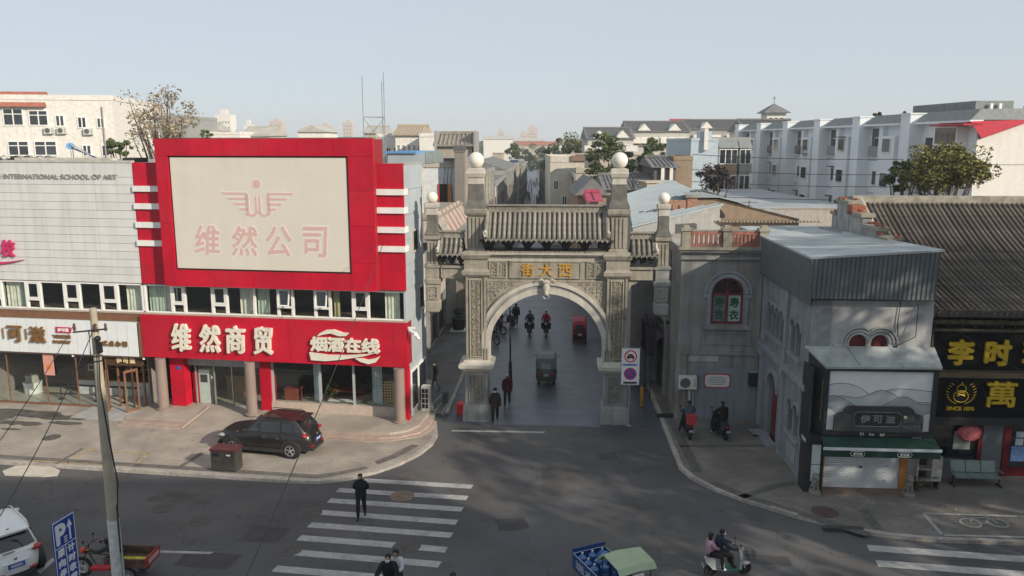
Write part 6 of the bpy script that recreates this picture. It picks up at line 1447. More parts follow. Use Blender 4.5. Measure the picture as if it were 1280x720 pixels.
row_building(1,3.2,13,7.2,W_dark,'dark shop house with purple awnings right of the gate',pur,face_u=6.35,sign=W_dark)
row_building(1,13,27,6.9,W_dark,'dark shop house with teal awnings second on the right',grn2,face_u=6.3,sign=redsg)
row_building(1,27,42,7.6,W_brick,'brick shop house with low wall third on the right',face_u=6.2)
row_building(1,42,60,8.6,W_grey,'grey curved roof shop house on the right of the street',face_u=6.1,gabled=True)
row_building(1,60,88,9.6,W_beige,'pale flat roofed building midway down the right side',face_u=6.0)
row_building(1,88,125,8.8,W_grey,'grey shop row near the far right end of the street',face_u=6.0,gabled=True)
row_building(-1,125,170,8.6,W_beige,'beige row closing the left side of the street',face_u=-6.6); row_building(1,125,170,9.2,W_beige,'beige row closing the right side of the street',face_u=5.6)
# awning poles / clothes by the right shops
cl=thing('clothes_rack','rack of striped purple clothes beside the right pillar','clothes rack',AW(5.35,4.2)[:],AROT)
M().tube([(0,-1.2,4.0),(0,1.4,4.1)],.03,5).tube([(0,-1.2,.1),(0,-1.2,4)],.03,5).tube([(0,1.4,.1),(0,1.4,4.1)],.03,5).obj('rack_frame',metal_d,cl)
for i in range(9): curtain_mesh(.5,1.5,'garment',cl,-.28,-1.1+.27*i,2.4+.1*(i%2),random.choice([mat('lilac cloth',(0.22,0.16,0.26),objvar=.3),mat('dark cloth',(0.05,0.045,0.06),objvar=.4),mat('plum cloth',(0.12,0.05,0.12))]))
# magenta roofed hut, roofs to the right
t,w,z=block('magenta_roof_hut','small hut with magenta roof in front of the right obelisk',738,748,66,250,4,wm('pink wall',(0.45,0.38,0.38)),roof='gable',roofm=mat('magenta sheet',(0.36,0.06,0.11),rough=.7),rh=.5)
t,w,z=block('brick_gable_house','old brick gable house with dark sloping roof behind the magenta hut',722,758,70,244,9,W_brick,roof='gabley',roofm=roofgrey,rh=1.5)
t,w,z=block('dark_roof_house','low dark roofed house behind the right obelisk',758,835,76,236,9,W_grey,roof='gable',roofm=roofgrey,rh=1.1)
t,w,z=block('pale_flat_building','pale flat roofed building with brown roof edge right of the street',688,735,105,203,16,wm('pale render',(0.55,0.52,0.45)),roof='flat',roofm=W_white,cols=4,rows=2,winz=(5,9),parapet=.8)
bx('brown_edge',mat('brown tile edge',(0.22,0.14,0.11)),t,w*.55,w+.2,-.3,.2,z+.2,z+.9)
# blue corrugated roof hall
def slope_roof(nm,label,pts,mt,pitch=.55,cat='building',base=5.0,wallm=W_grey):
    """pts = four world corners (eave-left, eave-right, ridge-right, ridge-left); ribs run up the slope"""
    o=pts[0]; t=thing(nm,label,cat,(o.x,o.y,0),0); q=[p-Vector((o.x,o.y,0)) for p in pts]
    M().add([tuple(p) for p in q]+[(p.x,p.y,p.z-.12) for p in q],[(0,1,2,3),(7,6,5,4),(0,4,5,1),(1,5,6,2),(2,6,7,3),(3,7,4,0)]).obj('roof_sheet',mt,t)
    m=M(); n=int((q[1]-q[0]).length/pitch)
    for i in range(n):
        s=(i+.5)/n; a=q[0].lerp(q[1],s); b_=q[3].lerp(q[2],s); m.tube([a+Vector((0,0,.02)),b_+Vector((0,0,.02))],.045,4,cap=False)
    r=m.obj('roof_ribs',mt,t); r['kind']='stuff'
    m=M(); n_=[(p.x*.97,p.y) for p in q]; m.add([(x,y,0) for x,y in n_]+[(x,y,p.z-.14) for (x,y),p in zip(n_,q)],[(0,1,5,4),(1,2,6,5),(2,3,7,6),(3,0,4,7)]); m.obj('wall',wallm,t); return t
P=atY
slope_roof('blue_roof_hall','hall with large blue grey corrugated roof right of the gate',[P(782,243,58),P(790,282,42.5),P(905,254,46),P(838,225,60)],bluemetal)
sr=slope_roof('grey_slope_roof','grey sheet roof sloping right behind the brick gable',[P(862,238,52),P(880,225+12,51.5),P(962,268,48),P(940,268,52)],mat('grey sheet',(0.27,0.28,0.28),rough=.5,var=.1))
# brick gable with hexagonal vent
t=thing('brick_vent_building','long low brick building with hexagonal vent and orange brick parapet','building',AW(6.6,9.05)[:],AROT)
bx('wall',W_brick,t,1.6,7.6,0,6,0,8.95)
M().add([(0,0,8.96),(7.6,0,8.96),(7.6,0,9.05),(3.0,0,10.15),(1.6,0,10.2),(1.6,0,8.96)]+[],[(0,1,2,3,4,5)]).obj('gable',W_brick,t)
M().add([(1.6,-.2,10.25),(3.0,-.2,10.25),(8.0,-.2,9.02),(8.0,5,9.02),(3.0,5,10.25),(1.6,5,10.25)],[(0,1,4,5),(1,2,3,4)]).obj('roof_sheet',mat('grey sheet',(0.27,0.28,0.28)),t)
ob=mat('orange brick',(0.36,0.20,0.14),rough=.9,var=.3,scale=8,bump=.4,stain=(.4,.33,.26),stainamt=.5); bx('parapet_wall',ob,t,-.1,1.55,-.25,.0,8.96,10.1); bx('parapet_pier',ob,t,1.2,1.75,-.3,.1,8.96,10.25); bx('pier_cap',stone,t,1.1,1.85,-.4,.2,10.252,10.4)
for x in (.3,.7): bx('slot',dark,t,x,x+.08,-.26,-.251,9.3,9.8)
m=M(); m.prism([(2.2,9.1),(3.4,9.1),(3.4,9.25),(3.1,9.65),(2.5,9.65),(2.2,9.25)],-.06,-.01); m.obj('hex_vent',dark,t)
m=M()
for i in range(34): m.box(2.0+.2*i,2.1+.2*i,-.35,-.1,8.86,8.95)
o=m.obj('eave_dentils',stone,t); o['kind']='stuff'
# stepped facade left of it (ornate gate to blue hall)
t=thing('ornate_red_shopfront','ornate shopfront with red panels seen over the right side beam','building',AW(4.9,7)[:],AROT+math.radians(0))
bx('body',W_dark,t,1.4,3.2,0,8,0,8.9)
for i in range(9): bx('red_panel',mat('old red panel',(0.25,0.04,0.04),objvar=.3) if i%2 else W_grey,t,1.32,1.395,.3+.8*i,.95+.8*i,7.0,8.5)
for i in range(5): bx('cornice_block',stone,t,1.1,1.6,1.6*i,1.6*i+.9,8.92,9.25+.1*(i%2))
# pale flat roof building between
t,w,z=block('flat_roof_shed','long flat pale roofed shed in front of the apartments',915,1075,62,261,26,wm('shed wall',(0.40,0.37,0.33)),roof='flat',roofm=mat('pale bitumen',(0.33,0.35,0.37),var=.15,scale=.3,stain=(.25,.26,.27),stainamt=.6),parapet=.06)
# ---------- apartment building (long, white, side tinted with shade blue) ----------
ap=thing('apartment_block','long white four storey apartment block with projecting fins on the right','building',(34.2,60,0),math.radians(2.5))
apw=mat('apartment shade blue wall',(0.74,0.78,0.81),rough=.8,var=.05,scale=.3,streak=.12); apg=mat('apartment mansard',(0.21,0.23,0.23),rough=.85,var=.15,scale=3,bump=.3)  # blue of the shaded side is put into this wall colour; end wall stays plain
ZT=15.0
M().box(0,13,0,54,0,ZT).obj('wall',apw,ap)
fins=[7.2,16.0,24.8,33.6,42.4,51.0]
for i,y in enumerate(fins):
    bx('stair_fin',apw,ap,-1.15,-.005,y,y+1.5,0,ZT+.62); bx('fin_cap',apw,ap,-1.22,.3,y-.06,y+1.56,ZT+.622,ZT+.74)
    bx('bay',apw,ap,-.75,-.005,y+3.0,y+5.6,0,ZT-1.1)
    bx('pilaster',apw,ap,-.42,-.005,y-3.0,y-2.3,0,ZT-.02)
# mansard segments between fins
ys=[0]+[y for y in fins]+[54]
for i in range(len(ys)-1):
    a=ys[i]+(1.55 if i>0 else 0)+.9; b_=ys[i+1]-.05
    if i==0: a=-.3
    m=M(); m.add([(-.7,a,ZT-.02),(-.7,b_,ZT-.02),(.3,b_,ZT+.78),(.3,a+.5,ZT+.78),(4,b_,ZT+.82),(4,a+.5,ZT+.82),(4,a,ZT-.02),(4,b_,ZT-.02)],[(0,1,2,3),(3,2,4,5),(0,3,5,6),(1,7,4,2)]); m.obj('mansard_roof',apg,ap); bx('eave_board',apw,ap,-.82,.2,a-.1,b_+.1,ZT-.2,ZT-.03)
M().box(.5,13,.3,54,ZT+.002,ZT+.7).obj('upper_roof',apg,ap)
for r in range(5):
    z=ZT-2.55-3.0*r
    for i,y in enumerate([-1.6]+fins):
        for k,(a,b_,off,hh) in enumerate(((y+1.95,y+2.75,.02,1.25),(y+6.4,y+8.2-(.3 if i else 0),.02,1.35),(y+3.6,y+5.0,.77,1.3) if i else (y+4,y+5.2,.02,1.3))):
            if b_>53.5 or (i==0 and k==0): continue
            zz=z
            f=bx('window_frame',frame_w,ap,-off-.06,-off,a,b_,zz,zz+hh); bx('pane',pane_dark,f,-off-.09,-off-.061,a+.08,(a+b_)/2-.03,zz+.08,zz+hh-.08); bx('pane',pane_dark,f,-off-.09,-off-.061,(a+b_)/2+.03,b_-.08,zz+.08,zz+hh-.08)
            q=random.random()
            if q<.22: bx('window_hood',metal_d,ap,-off-.5,-off-.01,a-.1,b_+.1,zz+hh+.08,zz+hh+.16)
            elif q<.4:
                g_=M(); 
                for j in range(5): g_.box(-off-.45,-off-.42,a+j*(b_-a)/4-.015,a+j*(b_-a)/4+.015,zz-.3,zz+.5)
                g_.box(-off-.45,-off,a,b_,zz-.32,zz-.28); o=g_.obj('window_cage',metal_d,ap); o['kind']='stuff'
for i,y in enumerate([0]+fins[:-1]): 
    bx('loggia',mat('loggia dark',(0.12,0.13,0.14)),ap,-.03,-.004,y+5.9 if i else 1.2,y+8.5 if i else 4.6,ZT-2.0,ZT-.4); bx('loggia_rail',W_grey,ap,-.3,-.04,y+5.9 if i else 1.2,y+8.5 if i else 4.6,ZT-2.9,ZT-2.0)
for z in (ZT-3.3,ZT-6.3,ZT-9.3,ZT-12.3): bx('floor_line',W_grey,ap,-.03,-.002,0,54,z,z+.05)
# end wall with red triangle, windows (faces camera)
endm=mat('end wall white',(0.72,0.70,0.66),rough=.8,var=.04,streak=.1)
bx('end_wall',endm,ap,.02,13,-.12,-.002,0,ZT-.05)
for z in (ZT-3.3,ZT-6.0,ZT-8.9): bx('floor_line',W_grey,ap,.02,13,-.14,-.121,z,z+.05)
crim=mat('crimson canopy',(0.50,0.02,0.05),rough=.5)
M().add([(-.9,-.6,ZT-.15),(3.9,-.6,ZT+.0),(.05,-.6,ZT-1.35),(-.9,.0,ZT-.15),(3.9,.0,ZT+.0),(.05,.0,ZT-1.35)],[(0,2,1),(0,1,4,3),(1,2,5,4)]).obj('red_triangle',crim,ap); bx('red_canopy',crim,ap,-1.4,.0,-.6,3.8,ZT-.42,ZT-.3)
bx('glazed_bay',frame_w,ap,-.9,-.005,1.0,3.9,ZT-3.2,ZT-.45)
for j in range(4):
    for k in range(2): bx('bay_pane',pane_dark,ap,-.93,-.905,1.1+.7*j,1.72+.7*j,ZT-3.1+1.35*k,ZT-1.9+1.35*k)
for zz in (ZT-2.7,ZT-6.2): 
    f=bx('window_frame',frame_w,ap,5.2,7.6,-.25,-.12,zz,zz+1.6); bx('pane',pane_dark,f,5.3,6.35,-.28,-.251,zz+.1,zz+1.5); bx('pane',pane_dark,f,6.45,7.5,-.28,-.251,zz+.1,zz+1.5)
bx('bay_box',W_white,ap,5.0,8.5,-.9,-.30,ZT-3.4,ZT-2.8)
for x in (4.25,4.6): M().tube([(x,-.2,0),(x,-.2,ZT-.2)],.035,5).obj('conduit',W_grey,ap)
bx('upper_dormer',apg,ap,1.6,4.6,3,12,ZT+.71,ZT+1.5); bx('yellow_trim',mat('ochre trim',(0.5,0.38,0.12)),ap,5.4,8.5,1,3,ZT+.9,ZT+1.15); bx('roof_tank',W_dark,ap,8.0,12,2,5,ZT+.72,ZT+1.4)
for x in (2.6,3.3): bx('vent_pipe',white,ap,x,x+.2,2.7,2.85,ZT+.72,ZT+1.3)
# second apartment (end on, pale blue)
t,w,z=block('pale_blue_apartment','pale blue apartment wall with stepped parapet left of the long block',864,898,88,176,14,W_blue,roof='flat',roofm=roofpale,parapet=.3)
bx('stepped_top',W_blue,t,.8,2.2,-.01,1,z+.302,z+1.0); bx('white_fin',W_white,t,w*.45,w*.45+.4,-.4,2,z-1,z+1.3)
t,w,z=block('bay_window_apartment','grey apartment with stacked bay windows and orange panels beside the pale blue wall',896,938,92,176,12,W_grey,roof='flat',roofm=roofpale)
for k,(a,b_) in enumerate(((.2,w*.58),(w*.66,w-.1))):
    for r in range(5):
        zz=z-2.6-2.9*r; f=bx('bay_window',frame_w,t,a,b_,-.8,-.002,zz,zz+1.7)
        n=3 if k==0 else 2
        for j in range(n): q=(b_-a)/n; bx('pane',pane_dark,f,a+q*j+.06,a+q*(j+1)-.06,-.83,-.801,zz+.1,zz+1.6)
        bx('spandrel',mat('orange spandrel',(0.36,0.22,0.13)) if k==0 and r<2 else W_grey,t,a,b_,-.7,-.002,zz-1.15,zz-.02)
    M().add([(a-.1,-.95,z-.8),(b_+.1,-.95,z-.8),(b_+.1,.3,z+.4),(a-.1,.3,z+.4),(b_+.1,.3,z-.8),(a-.1,.3,z-.8)],[(0,1,2,3),(1,4,2),(0,3,5)]).obj('sloped_roof',apg,t)
# hillside apartments : gables in white
def gablerow(x0,x1,Y,py,label,n,wallm,roofm_):
    t,w,z=block('gabled_apartment',label,x0,x1,Y,py,12,wallm,cols=n*3,rows=4,roof='gable',roofm=roofm_,rh=1.8,winz=(3,zat(py,Y)-.2),ww=.7,wh=.5)
    for i in range(n):
        x=w*(i+.5)/n; M().add([(x-1.2,-.5,z+.1),(x+1.2,-.5,z+.1),(x,-.5,z+1.35),(x-1.2,3,z+.1),(x+1.2,3,z+.1),(x,3,z+1.35)],[(0,1,2),(0,2,5,3),(1,4,5,2)]).obj('gable_dormer',W_white,t); bx('balcony_band',W_white,t,x-2.6,x+2.6,-1.0,-.002,z-2.2,z-1.2)
    return t
gablerow(786,862,150,164,'white gabled apartments above the right obelisk',2,wm('cream grey wall',(0.46,0.45,0.42)),roofgrey)
gablerow(735,792,140,173,'smaller gabled apartments left of the right obelisk',2,wm('cream grey wall',(0.46,0.45,0.42)),roofgrey)
t=gablerow(862,945,160,161,'far gabled apartments with grey roof beyond the bay windows',2,W_grey,roofgrey)
block('red_roof_far_house','distant house with pink red roof over the gabled apartments',843,868,175,160,8,W_white,roof='gable',roofm=mat('pink red roof',(0.42,0.10,0.12)),rh=1.8)
t,w,z=block('grey_brick_house','plain grey brick house with one window near the blue hall',842,866,80,200,8,W_brick,cols=1,rows=1,ww=.2,wh=.1,roofm=roofgrey); 
t,w,z=block('white_porch_house','small dark house with white pillars near the round tree',818,845,78,208,8,W_dark,roof='gable',roofm=roofgrey,rh=.8)
for x in (w*.3,w*.7): bx('pillar',W_white,t,x,x+.3,-.3,-.002,2,z)
# pagoda-like tower with cross
t,w,z=block('roof_turret','white rooftop turret with tiled hip roof and cross finial','turret' and 955,988,115,150,4.2,W_white,roof='flat',parapet=.05,zb=0) if False else (None,0,0)
Y=118; z0=zat(163,Y); z1=zat(141,Y); x0=xat(960,Y,20); x1=xat(984,Y,20)
t=thing('church_turret','white square turret with hip roof and cross above the apartments','tower',(x0,Y,0),0)
w=x1-x0; bx('wall',W_white,t,0,w,0,w,0,z1); M().add([(-.6,-.6,z1),(w+.6,-.6,z1),(w+.6,w+.6,z1),(-.6,w+.6,z1),(w/2,w/2,z1+1.4)],[(0,1,4),(1,2,4),(2,3,4),(3,0,4),(3,2,1,0)]).obj('hip_roof',roofgrey,t)
m=M(); m.tube([(w/2,w/2,z1+1.3),(w/2,w/2,z1+2.5)],.04,5).tube([(w/2-.28,w/2,z1+2.1),(w/2+.28,w/2,z1+2.1)],.035,5); m.obj('cross',metal_d,t)
for i in range(3): bx('window',pane_dark,t,w*(.15+.28*i),w*(.3+.28*i),-.04,-.002,z1-1.6,z1-.7)
t,w,z=block('turret_side_house','grey tiled house with white gable beside the turret',936,1000,112,164,10,W_white,roof='gable',roofm=roofgrey,rh=1.6)
# infill roofs so the town reads continuous
random.seed(33)
k=0
roofs=[roofgrey,roofpale,roofred,roofgrey,mat('tan roof',(0.40,0.33,0.25))]; walls=[W_white,W_beige,W_grey,W_brick]
spots=[]
for Y in (120,150,190,240,300,380,480,620):
    x=-.75*Y
    while x<.75*Y:
        wd=random.uniform(9,22)*(1+Y/600); u=x+wd/2
        clear=(abs(x+wd/2-4.6)<wd/2+9) if Y<420 else False
        px=640+1000*(x/(Y*.984)); 
        if not clear and not (Y<185 and px>560 and px<960) and not(Y<140): spots.append((x,Y+random.uniform(-8,8),wd*.85))
        x+=wd
names=[('tile roofed','gable'),('flat roofed','flat')]
marks=[(-300,'beyond the white building'),(140,'behind the bare tree'),(230,'above the left end of the billboard'),(320,'above the middle of the billboard'),(410,'above the right end of the billboard'),(475,'behind the antenna mast'),(545,'left of the tiled rooftop hut'),(600,'left of the far street'),(655,'at the far end of the street'),(700,'right of the far street'),(760,'behind the right sphere'),(850,'above the gabled apartments')]
seen_={}
wn_={W_white.name:'white',W_beige.name:'beige',W_grey.name:'grey',W_brick.name:'brown brick'}
random.seed(34)
for (x,Y,wd) in spots:
    zt=random.uniform(6,12.3) if Y<300 else random.uniform(8,16); rf=random.choice(names); wmn=random.choice(walls); rc=random.choice(roofs)
    px=640+1000*(x+wd/2)/(Y*.984)
    if px<-30 or px>905: continue
    if 195<px<465 and zt<13.0: continue
    mk=min(marks,key=lambda m_:abs(m_[0]-px))[1]
    dist='nearer' if Y<200 else 'far' if Y<420 else 'faint distant'
    lb_='%s %s %s town house %s'%(dist,wn_[wmn.name],rf[0],mk); seen_.setdefault(lb_,0); seen_[lb_]+=1
    if seen_[lb_]>1: lb_=('second','third','fourth','fifth')[min(3,seen_[lb_]-2)]+' '+lb_
    t=thing('town_house',lb_,'house',(x,Y,0),random.uniform(-.15,.15),'town houses around the far street')
    M().box(0,wd,0,10,0,zt).obj('wall',wmn,t)
    if rf[1]=='gable': M().add([(-.4,-.4,zt),(wd+.4,-.4,zt),(wd+.4,5,zt+2.2),(-.4,5,zt+2.2),(-.4,10.4,zt),(wd+.4,10.4,zt)],[(0,1,2,3),(3,2,5,4),(0,3,4),(1,5,2)]).obj('roof',rc,t)
    else: M().box(-.1,wd+.1,-.1,10.1,zt+.003,zt+.5).obj('roof',random.choice([roofpale,roofgrey]),t)
    if Y<420: clutter(t,1,wd-1,2,8,zt+(.5 if rf[1]=='flat' else .4),3)
    if Y<320: windows(t,wd*.05,wd*.95,3,zt-.3,max(2,int(wd/4)),max(1,int(zt/3.4)),-.04,w=.5,h=.5)
# ================= TREES =================
bark=mat('bark',(0.13,0.10,0.075),rough=.95,var=.3,scale=8,bump=.6)
def leafmat(name,col,ov=.0,var=.45):
    m=mat(name,col,rough=.6,var=var,scale=1.5,spec=.25); t=m.node_tree; b=t.nodes['Principled BSDF']
    src=b.inputs['Base Color'].links[0].from_socket; g=t.nodes.new('ShaderNodeNewGeometry')
    h=t.nodes.new('ShaderNodeHueSaturation'); r=t.nodes.new('ShaderNodeMapRange'); r.inputs[3].default_value=.55; r.inputs[4].default_value=1.5
    t.links.new(g.outputs['Random Per Island'],r.inputs[0]); t.links.new(r.outputs[0],h.inputs['Value'])
    r2=t.nodes.new('ShaderNodeMapRange'); r2.inputs[3].default_value=.47; r2.inputs[4].default_value=.53; t.links.new(g.outputs['Random Per Island'],r2.inputs[0]); t.links.new(r2.outputs[0],h.inputs['Hue'])
    t.links.new(src,h.inputs['Color']); t.links.new(h.outputs[0],b.inputs['Base Color']); return m
def tree(name,label,loc,H,R,nleaf,leafm,leaf=.22,trunk_h=.35,clumps=38,sparse=.0,squash=1.0,group=None,seed=1,limbs=9,lean=0):
    rnd=random.Random(seed); t=thing(name,label,'tree',tuple(loc),0,group)
    th=H*trunk_h; cz=H-R*squash*.95; tips=[]
    M().tube([(0,0,-.1),(.05*R,0,th*.5),(lean*.3,.0,th)],H*.022+.05,8,r2=H*.014+.03).obj('trunk',bark,t,smooth=True)
    lb=M(); cr=[]
    for i in range(clumps):
        while True:
            p=Vector((rnd.uniform(-1,1),rnd.uniform(-1,1),rnd.uniform(-1,1)))
            if .25<p.length<1: break
        cr.append((Vector((p.x*R,p.y*R,cz+p.z*R*squash))*1.0+Vector((0,0,R*.1*rnd.uniform(-1,1.6))),R*rnd.uniform(.10,.34)))
    for i in range(limbs):
        c,_=cr[i*len(cr)//limbs]; s=Vector((lean*.3,0,th*rnd.uniform(.75,1))); mid=s.lerp(c,.5)+Vector((rnd.uniform(-.1,.1)*R,rnd.uniform(-.1,.1)*R,-.08*R))
        lb.tube([s,mid,c],H*.009+.02,5,r2=.02)
        for k in range(3):
            c2,_=cr[rnd.randrange(len(cr))]; 
            if (c2-mid).length<R*.9: lb.tube([mid,c2],.03+H*.002,4,r2=.012)
    o=lb.obj('limbs',bark,t)
    vs=[];fs=[]
    per=nleaf//clumps
    for c,r in cr:
        for k in range(per):
            while True:
                p=Vector((rnd.uniform(-1,1),rnd.uniform(-1,1),rnd.uniform(-1,1)))
                if p.length<1: break
            p=c+Vector((p.x*r*1.15,p.y*r*1.15,p.z*r*.85)); a=Vector((rnd.gauss(0,1),rnd.gauss(0,1),rnd.gauss(0,.6))).normalized()*leaf*rnd.uniform(.35,1.3); b=Vector((rnd.gauss(0,1),rnd.gauss(0,1),rnd.gauss(0,1))); b=(b-a*(b.dot(a)/a.length_squared)).normalized()*leaf*rnd.uniform(.3,.55)
            n=len(vs); vs+=[tuple(p-a),tuple(p+b),tuple(p+a),tuple(p-b)]; fs.append((n,n+1,n+2,n+3))
    M().add(vs,fs).obj('crown',leafm,t); return t
lf_g=leafmat('leaf green',(0.09,0.12,0.045)); lf_d=leafmat('leaf dark green',(0.045,0.07,0.035)); lf_y=leafmat('leaf yellow green',(0.16,0.15,0.045)); lf_b=leafmat('leaf dry brown',(0.26,0.21,0.14)); lf_r=leafmat('leaf dull purple',(0.06,0.05,0.05))
def tr(px,Y,pyt,Rpx,**k):
    top=zat(pyt,Y); x=xat(px,Y,top-3); return (Vector((x,Y,0)),top,Rpx*Y/1000)
l,h,r=tr(203,72,114,46); tree('bare_tree','nearly bare brownish tree rising behind the art school roof',l,h,r,2600,lf_b,leaf=.16,trunk_h=.5,clumps=60,squash=.85,seed=3,limbs=30)
l,h,r=tr(152,68,171,14); tree('bushy_tree','small dark green tree at the foot of the bare tree',l,h,r,2600,lf_g,leaf=.14,trunk_h=.7,clumps=22,seed=4)
l,h,r=tr(258,90,163,8); tree('small_tree','small green treetop right behind the bare tree',l,h,r,700,lf_g,leaf=.14,trunk_h=.7,clumps=10,seed=5)
l,h,r=tr(756,88,164,23); tree('poplar_tree','tall green pointed tree left of the right obelisk',l,h,r,5000,lf_g,leaf=.2,trunk_h=.4,clumps=56,squash=1.5,seed=6)
l,h,r=tr(778,92,190,16); tree('green_tree','green tree tucked behind the right sphere',l,h,r,3000,lf_d,leaf=.2,trunk_h=.5,clumps=24,seed=7)
l,h,r=tr(815,86,178,18); tree('round_tree','round green tree right of the right obelisk',l,h,r,5200,lf_g,leaf=.2,trunk_h=.4,clumps=36,squash=1.15,seed=8)
for i,(px,Y,py,R,l_) in enumerate(((703,160,170,26,'rounded tree beyond the pale flat building'),(728,165,173,17,'yellowish tree beside the rounded tree down the street'),(672,300,183,16,'dark tree at the far end of the street'),(656,290,184,12,'small tree at the far left end of the street'),(694,230,186,14,'low tree above the far shops'),(641,260,181,9,'thin grey tree beyond the street left row'))):
    l,h,r=tr(px,Y,py,R); tree('street_tree',l_,l,h,r,3200,(lf_g,lf_y,lf_d,lf_d,lf_d,lf_g)[i],leaf=.35,trunk_h=.4,clumps=28,seed=20+i)
l,h,r=tr(893,66,208,24); tree('plum_tree','dull purple leafed bush before the bay window apartment',l,h,r,2600,lf_r,leaf=.16,trunk_h=.6,clumps=36,squash=.6,seed=9)
l,h,r=tr(1178,52,190,50); tree('wide_tree','wide yellow green tree behind the big tiled roof',l,h,r,9000,lf_y,leaf=.15,trunk_h=.55,clumps=90,squash=.50,seed=10,limbs=20)
l,h,r=tr(1128,54,200,20); tree('green_tree','green lower tree left end of the wide tree',l,h,r,3000,lf_g,leaf=.15,trunk_h=.6,clumps=26,seed=12)
for i,(px,py) in enumerate(((1096,140),(1128,140))):
    l,h,r=tr(px,95,py,5); tree('far_treetop',('left' if i==0 else 'right')+' small treetop poking above the apartment roof',l,h,r,500,lf_d,leaf=.2,trunk_h=.7,clumps=8,seed=30+i)
# far wooded horizon
m=M(); rnd=random.Random(9)
vs=[];fs=[]
for i in range(9000):
    Y=rnd.uniform(500,1500); x=rnd.uniform(-.8,.8)*Y; z=rnd.uniform(2,12); a=rnd.uniform(2,5); n=len(vs); dx=rnd.uniform(-1,1); vs+=[(x-a,Y,z),(x,Y+dx,z-a*.7),(x+a,Y,z+dx),(x,Y-dx,z+a*.7)]; fs.append((n,n+1,n+2,n+3))
o=m.add(vs,fs).obj('far_woodland',lf_d); tag(o,'mass of trees among the far town on the horizon','woodland',kind='stuff')
# ---- trees and buildings across the road behind the viewpoint, whose shade falls on the scene
def shade_block(x0,x1,y0,y1,h,lab):
    t=thing('opposite_building',lab,'building',(x0,y0,0),0); w=x1-x0;d=y1-y0
    bx('wall',W_beige,t,0,w,0,d,0,h); bx('roof',roofgrey,t,-.2,w+.2,-.2,d+.2,h+.002,h+.5)
    t2=windows(t,1,w-1,3,h-.5,int(w/4),int(h/3),y=d+.04)
    for c in t.children:
        if c.name.startswith('window'): c.rotation_euler=(0,0,PI)
    return t
SHADE=True
if SHADE:
    shade_block(12,36,-16,-2,23.6,'long beige building across the road behind the viewpoint')
    for i,(x,y,h,r,l_) in enumerate(((29,14,20.5,4.6,'first'),(36,14.5,25,5.6,'second'),(44,13,24,5.6,'third'),(52,13,23.5,5.6,'fourth'),(60.5,12,23,5.8,'fifth'))):
        tree('plane_tree',l_+' roadside plane tree of the front row right of the viewpoint',(x,y,0),h,r,3300,lf_g,leaf=.34,trunk_h=.35,clumps=42,seed=50+i,squash=1.25,group='plane trees along the near side of the road')
    for i,(x,y,h,r,l_) in enumerate(((33,4,22,5.2,'first'),(40.5,4,24,4.6,'second'),(56,3,26,5.2,'third'),(68,4,25,6,'fourth'))):
        tree('plane_tree',l_+' roadside plane tree of the rear row right of the viewpoint',(x,y,0),h,r,2500,lf_g,leaf=.36,trunk_h=.3,clumps=40,seed=70+i,squash=1.4,group='plane trees along the near side of the road')
# ================= VEHICLES =================
chrome=mat('chrome',(0.6,0.6,0.62),rough=.2,metal=.9,var=.05)
tail=mat('tail lamp red',(0.35,0.01,0.015),rough=.2,spec=.7); headm=mat('headlamp glass',(0.25,0.27,0.28),rough=.15)
def wheel(par,x,y,r,w,side=1,rimm=None,spokes=5,name='wheel'):
    e=bpy.data.objects.new(name,None); COL.objects.link(e); e.parent=par; e.location=(x,y,r)
    m=M(); n=24; prof=[(-w/2,r*.66),(-w/2,r*.93),(-w/2+.03,r),(w/2-.03,r),(w/2,r*.93),(w/2,r*.66)]
    vs=[];fs=[]
    for (yy,rr) in prof:
        for i in range(n): a=2*PI*i/n; vs.append((rr*math.cos(a),yy,rr*math.sin(a)))
    for k in range(len(prof)-1):
        for i in range(n): fs.append((k*n+i,k*n+(i+1)%n,(k+1)*n+(i+1)%n,(k+1)*n+i))
    m.add(vs,fs).obj('tyre',rubber,e,smooth=True)
    q=M(); yy=side*(w/2-.02)
    for (r0,r1) in ((.56,.67),): bandring(q,0,0,r*r0,r*r1,yy-.02,yy+.02,24,0,2*PI)
    for k in range(spokes):
        a=2*PI*k/spokes+.3; q.tube([(r*.1*math.cos(a),yy,r*.1*math.sin(a)),(r*.6*math.cos(a),yy-.0,r*.6*math.sin(a))],r*(.09 if spokes<8 else .02),5)
    q.ball((0,yy,0),r*.17,10,6,(1,.4,1)); q.obj('rim',rimm or chrome,e,smooth=True)
    if spokes<8: bk=M(); bk.prism([(r*.6*math.cos(2*PI*i/16),r*.6*math.sin(2*PI*i/16)) for i in range(16)],-.01,.01); bk.obj('brake_disc',black,e)
    return e
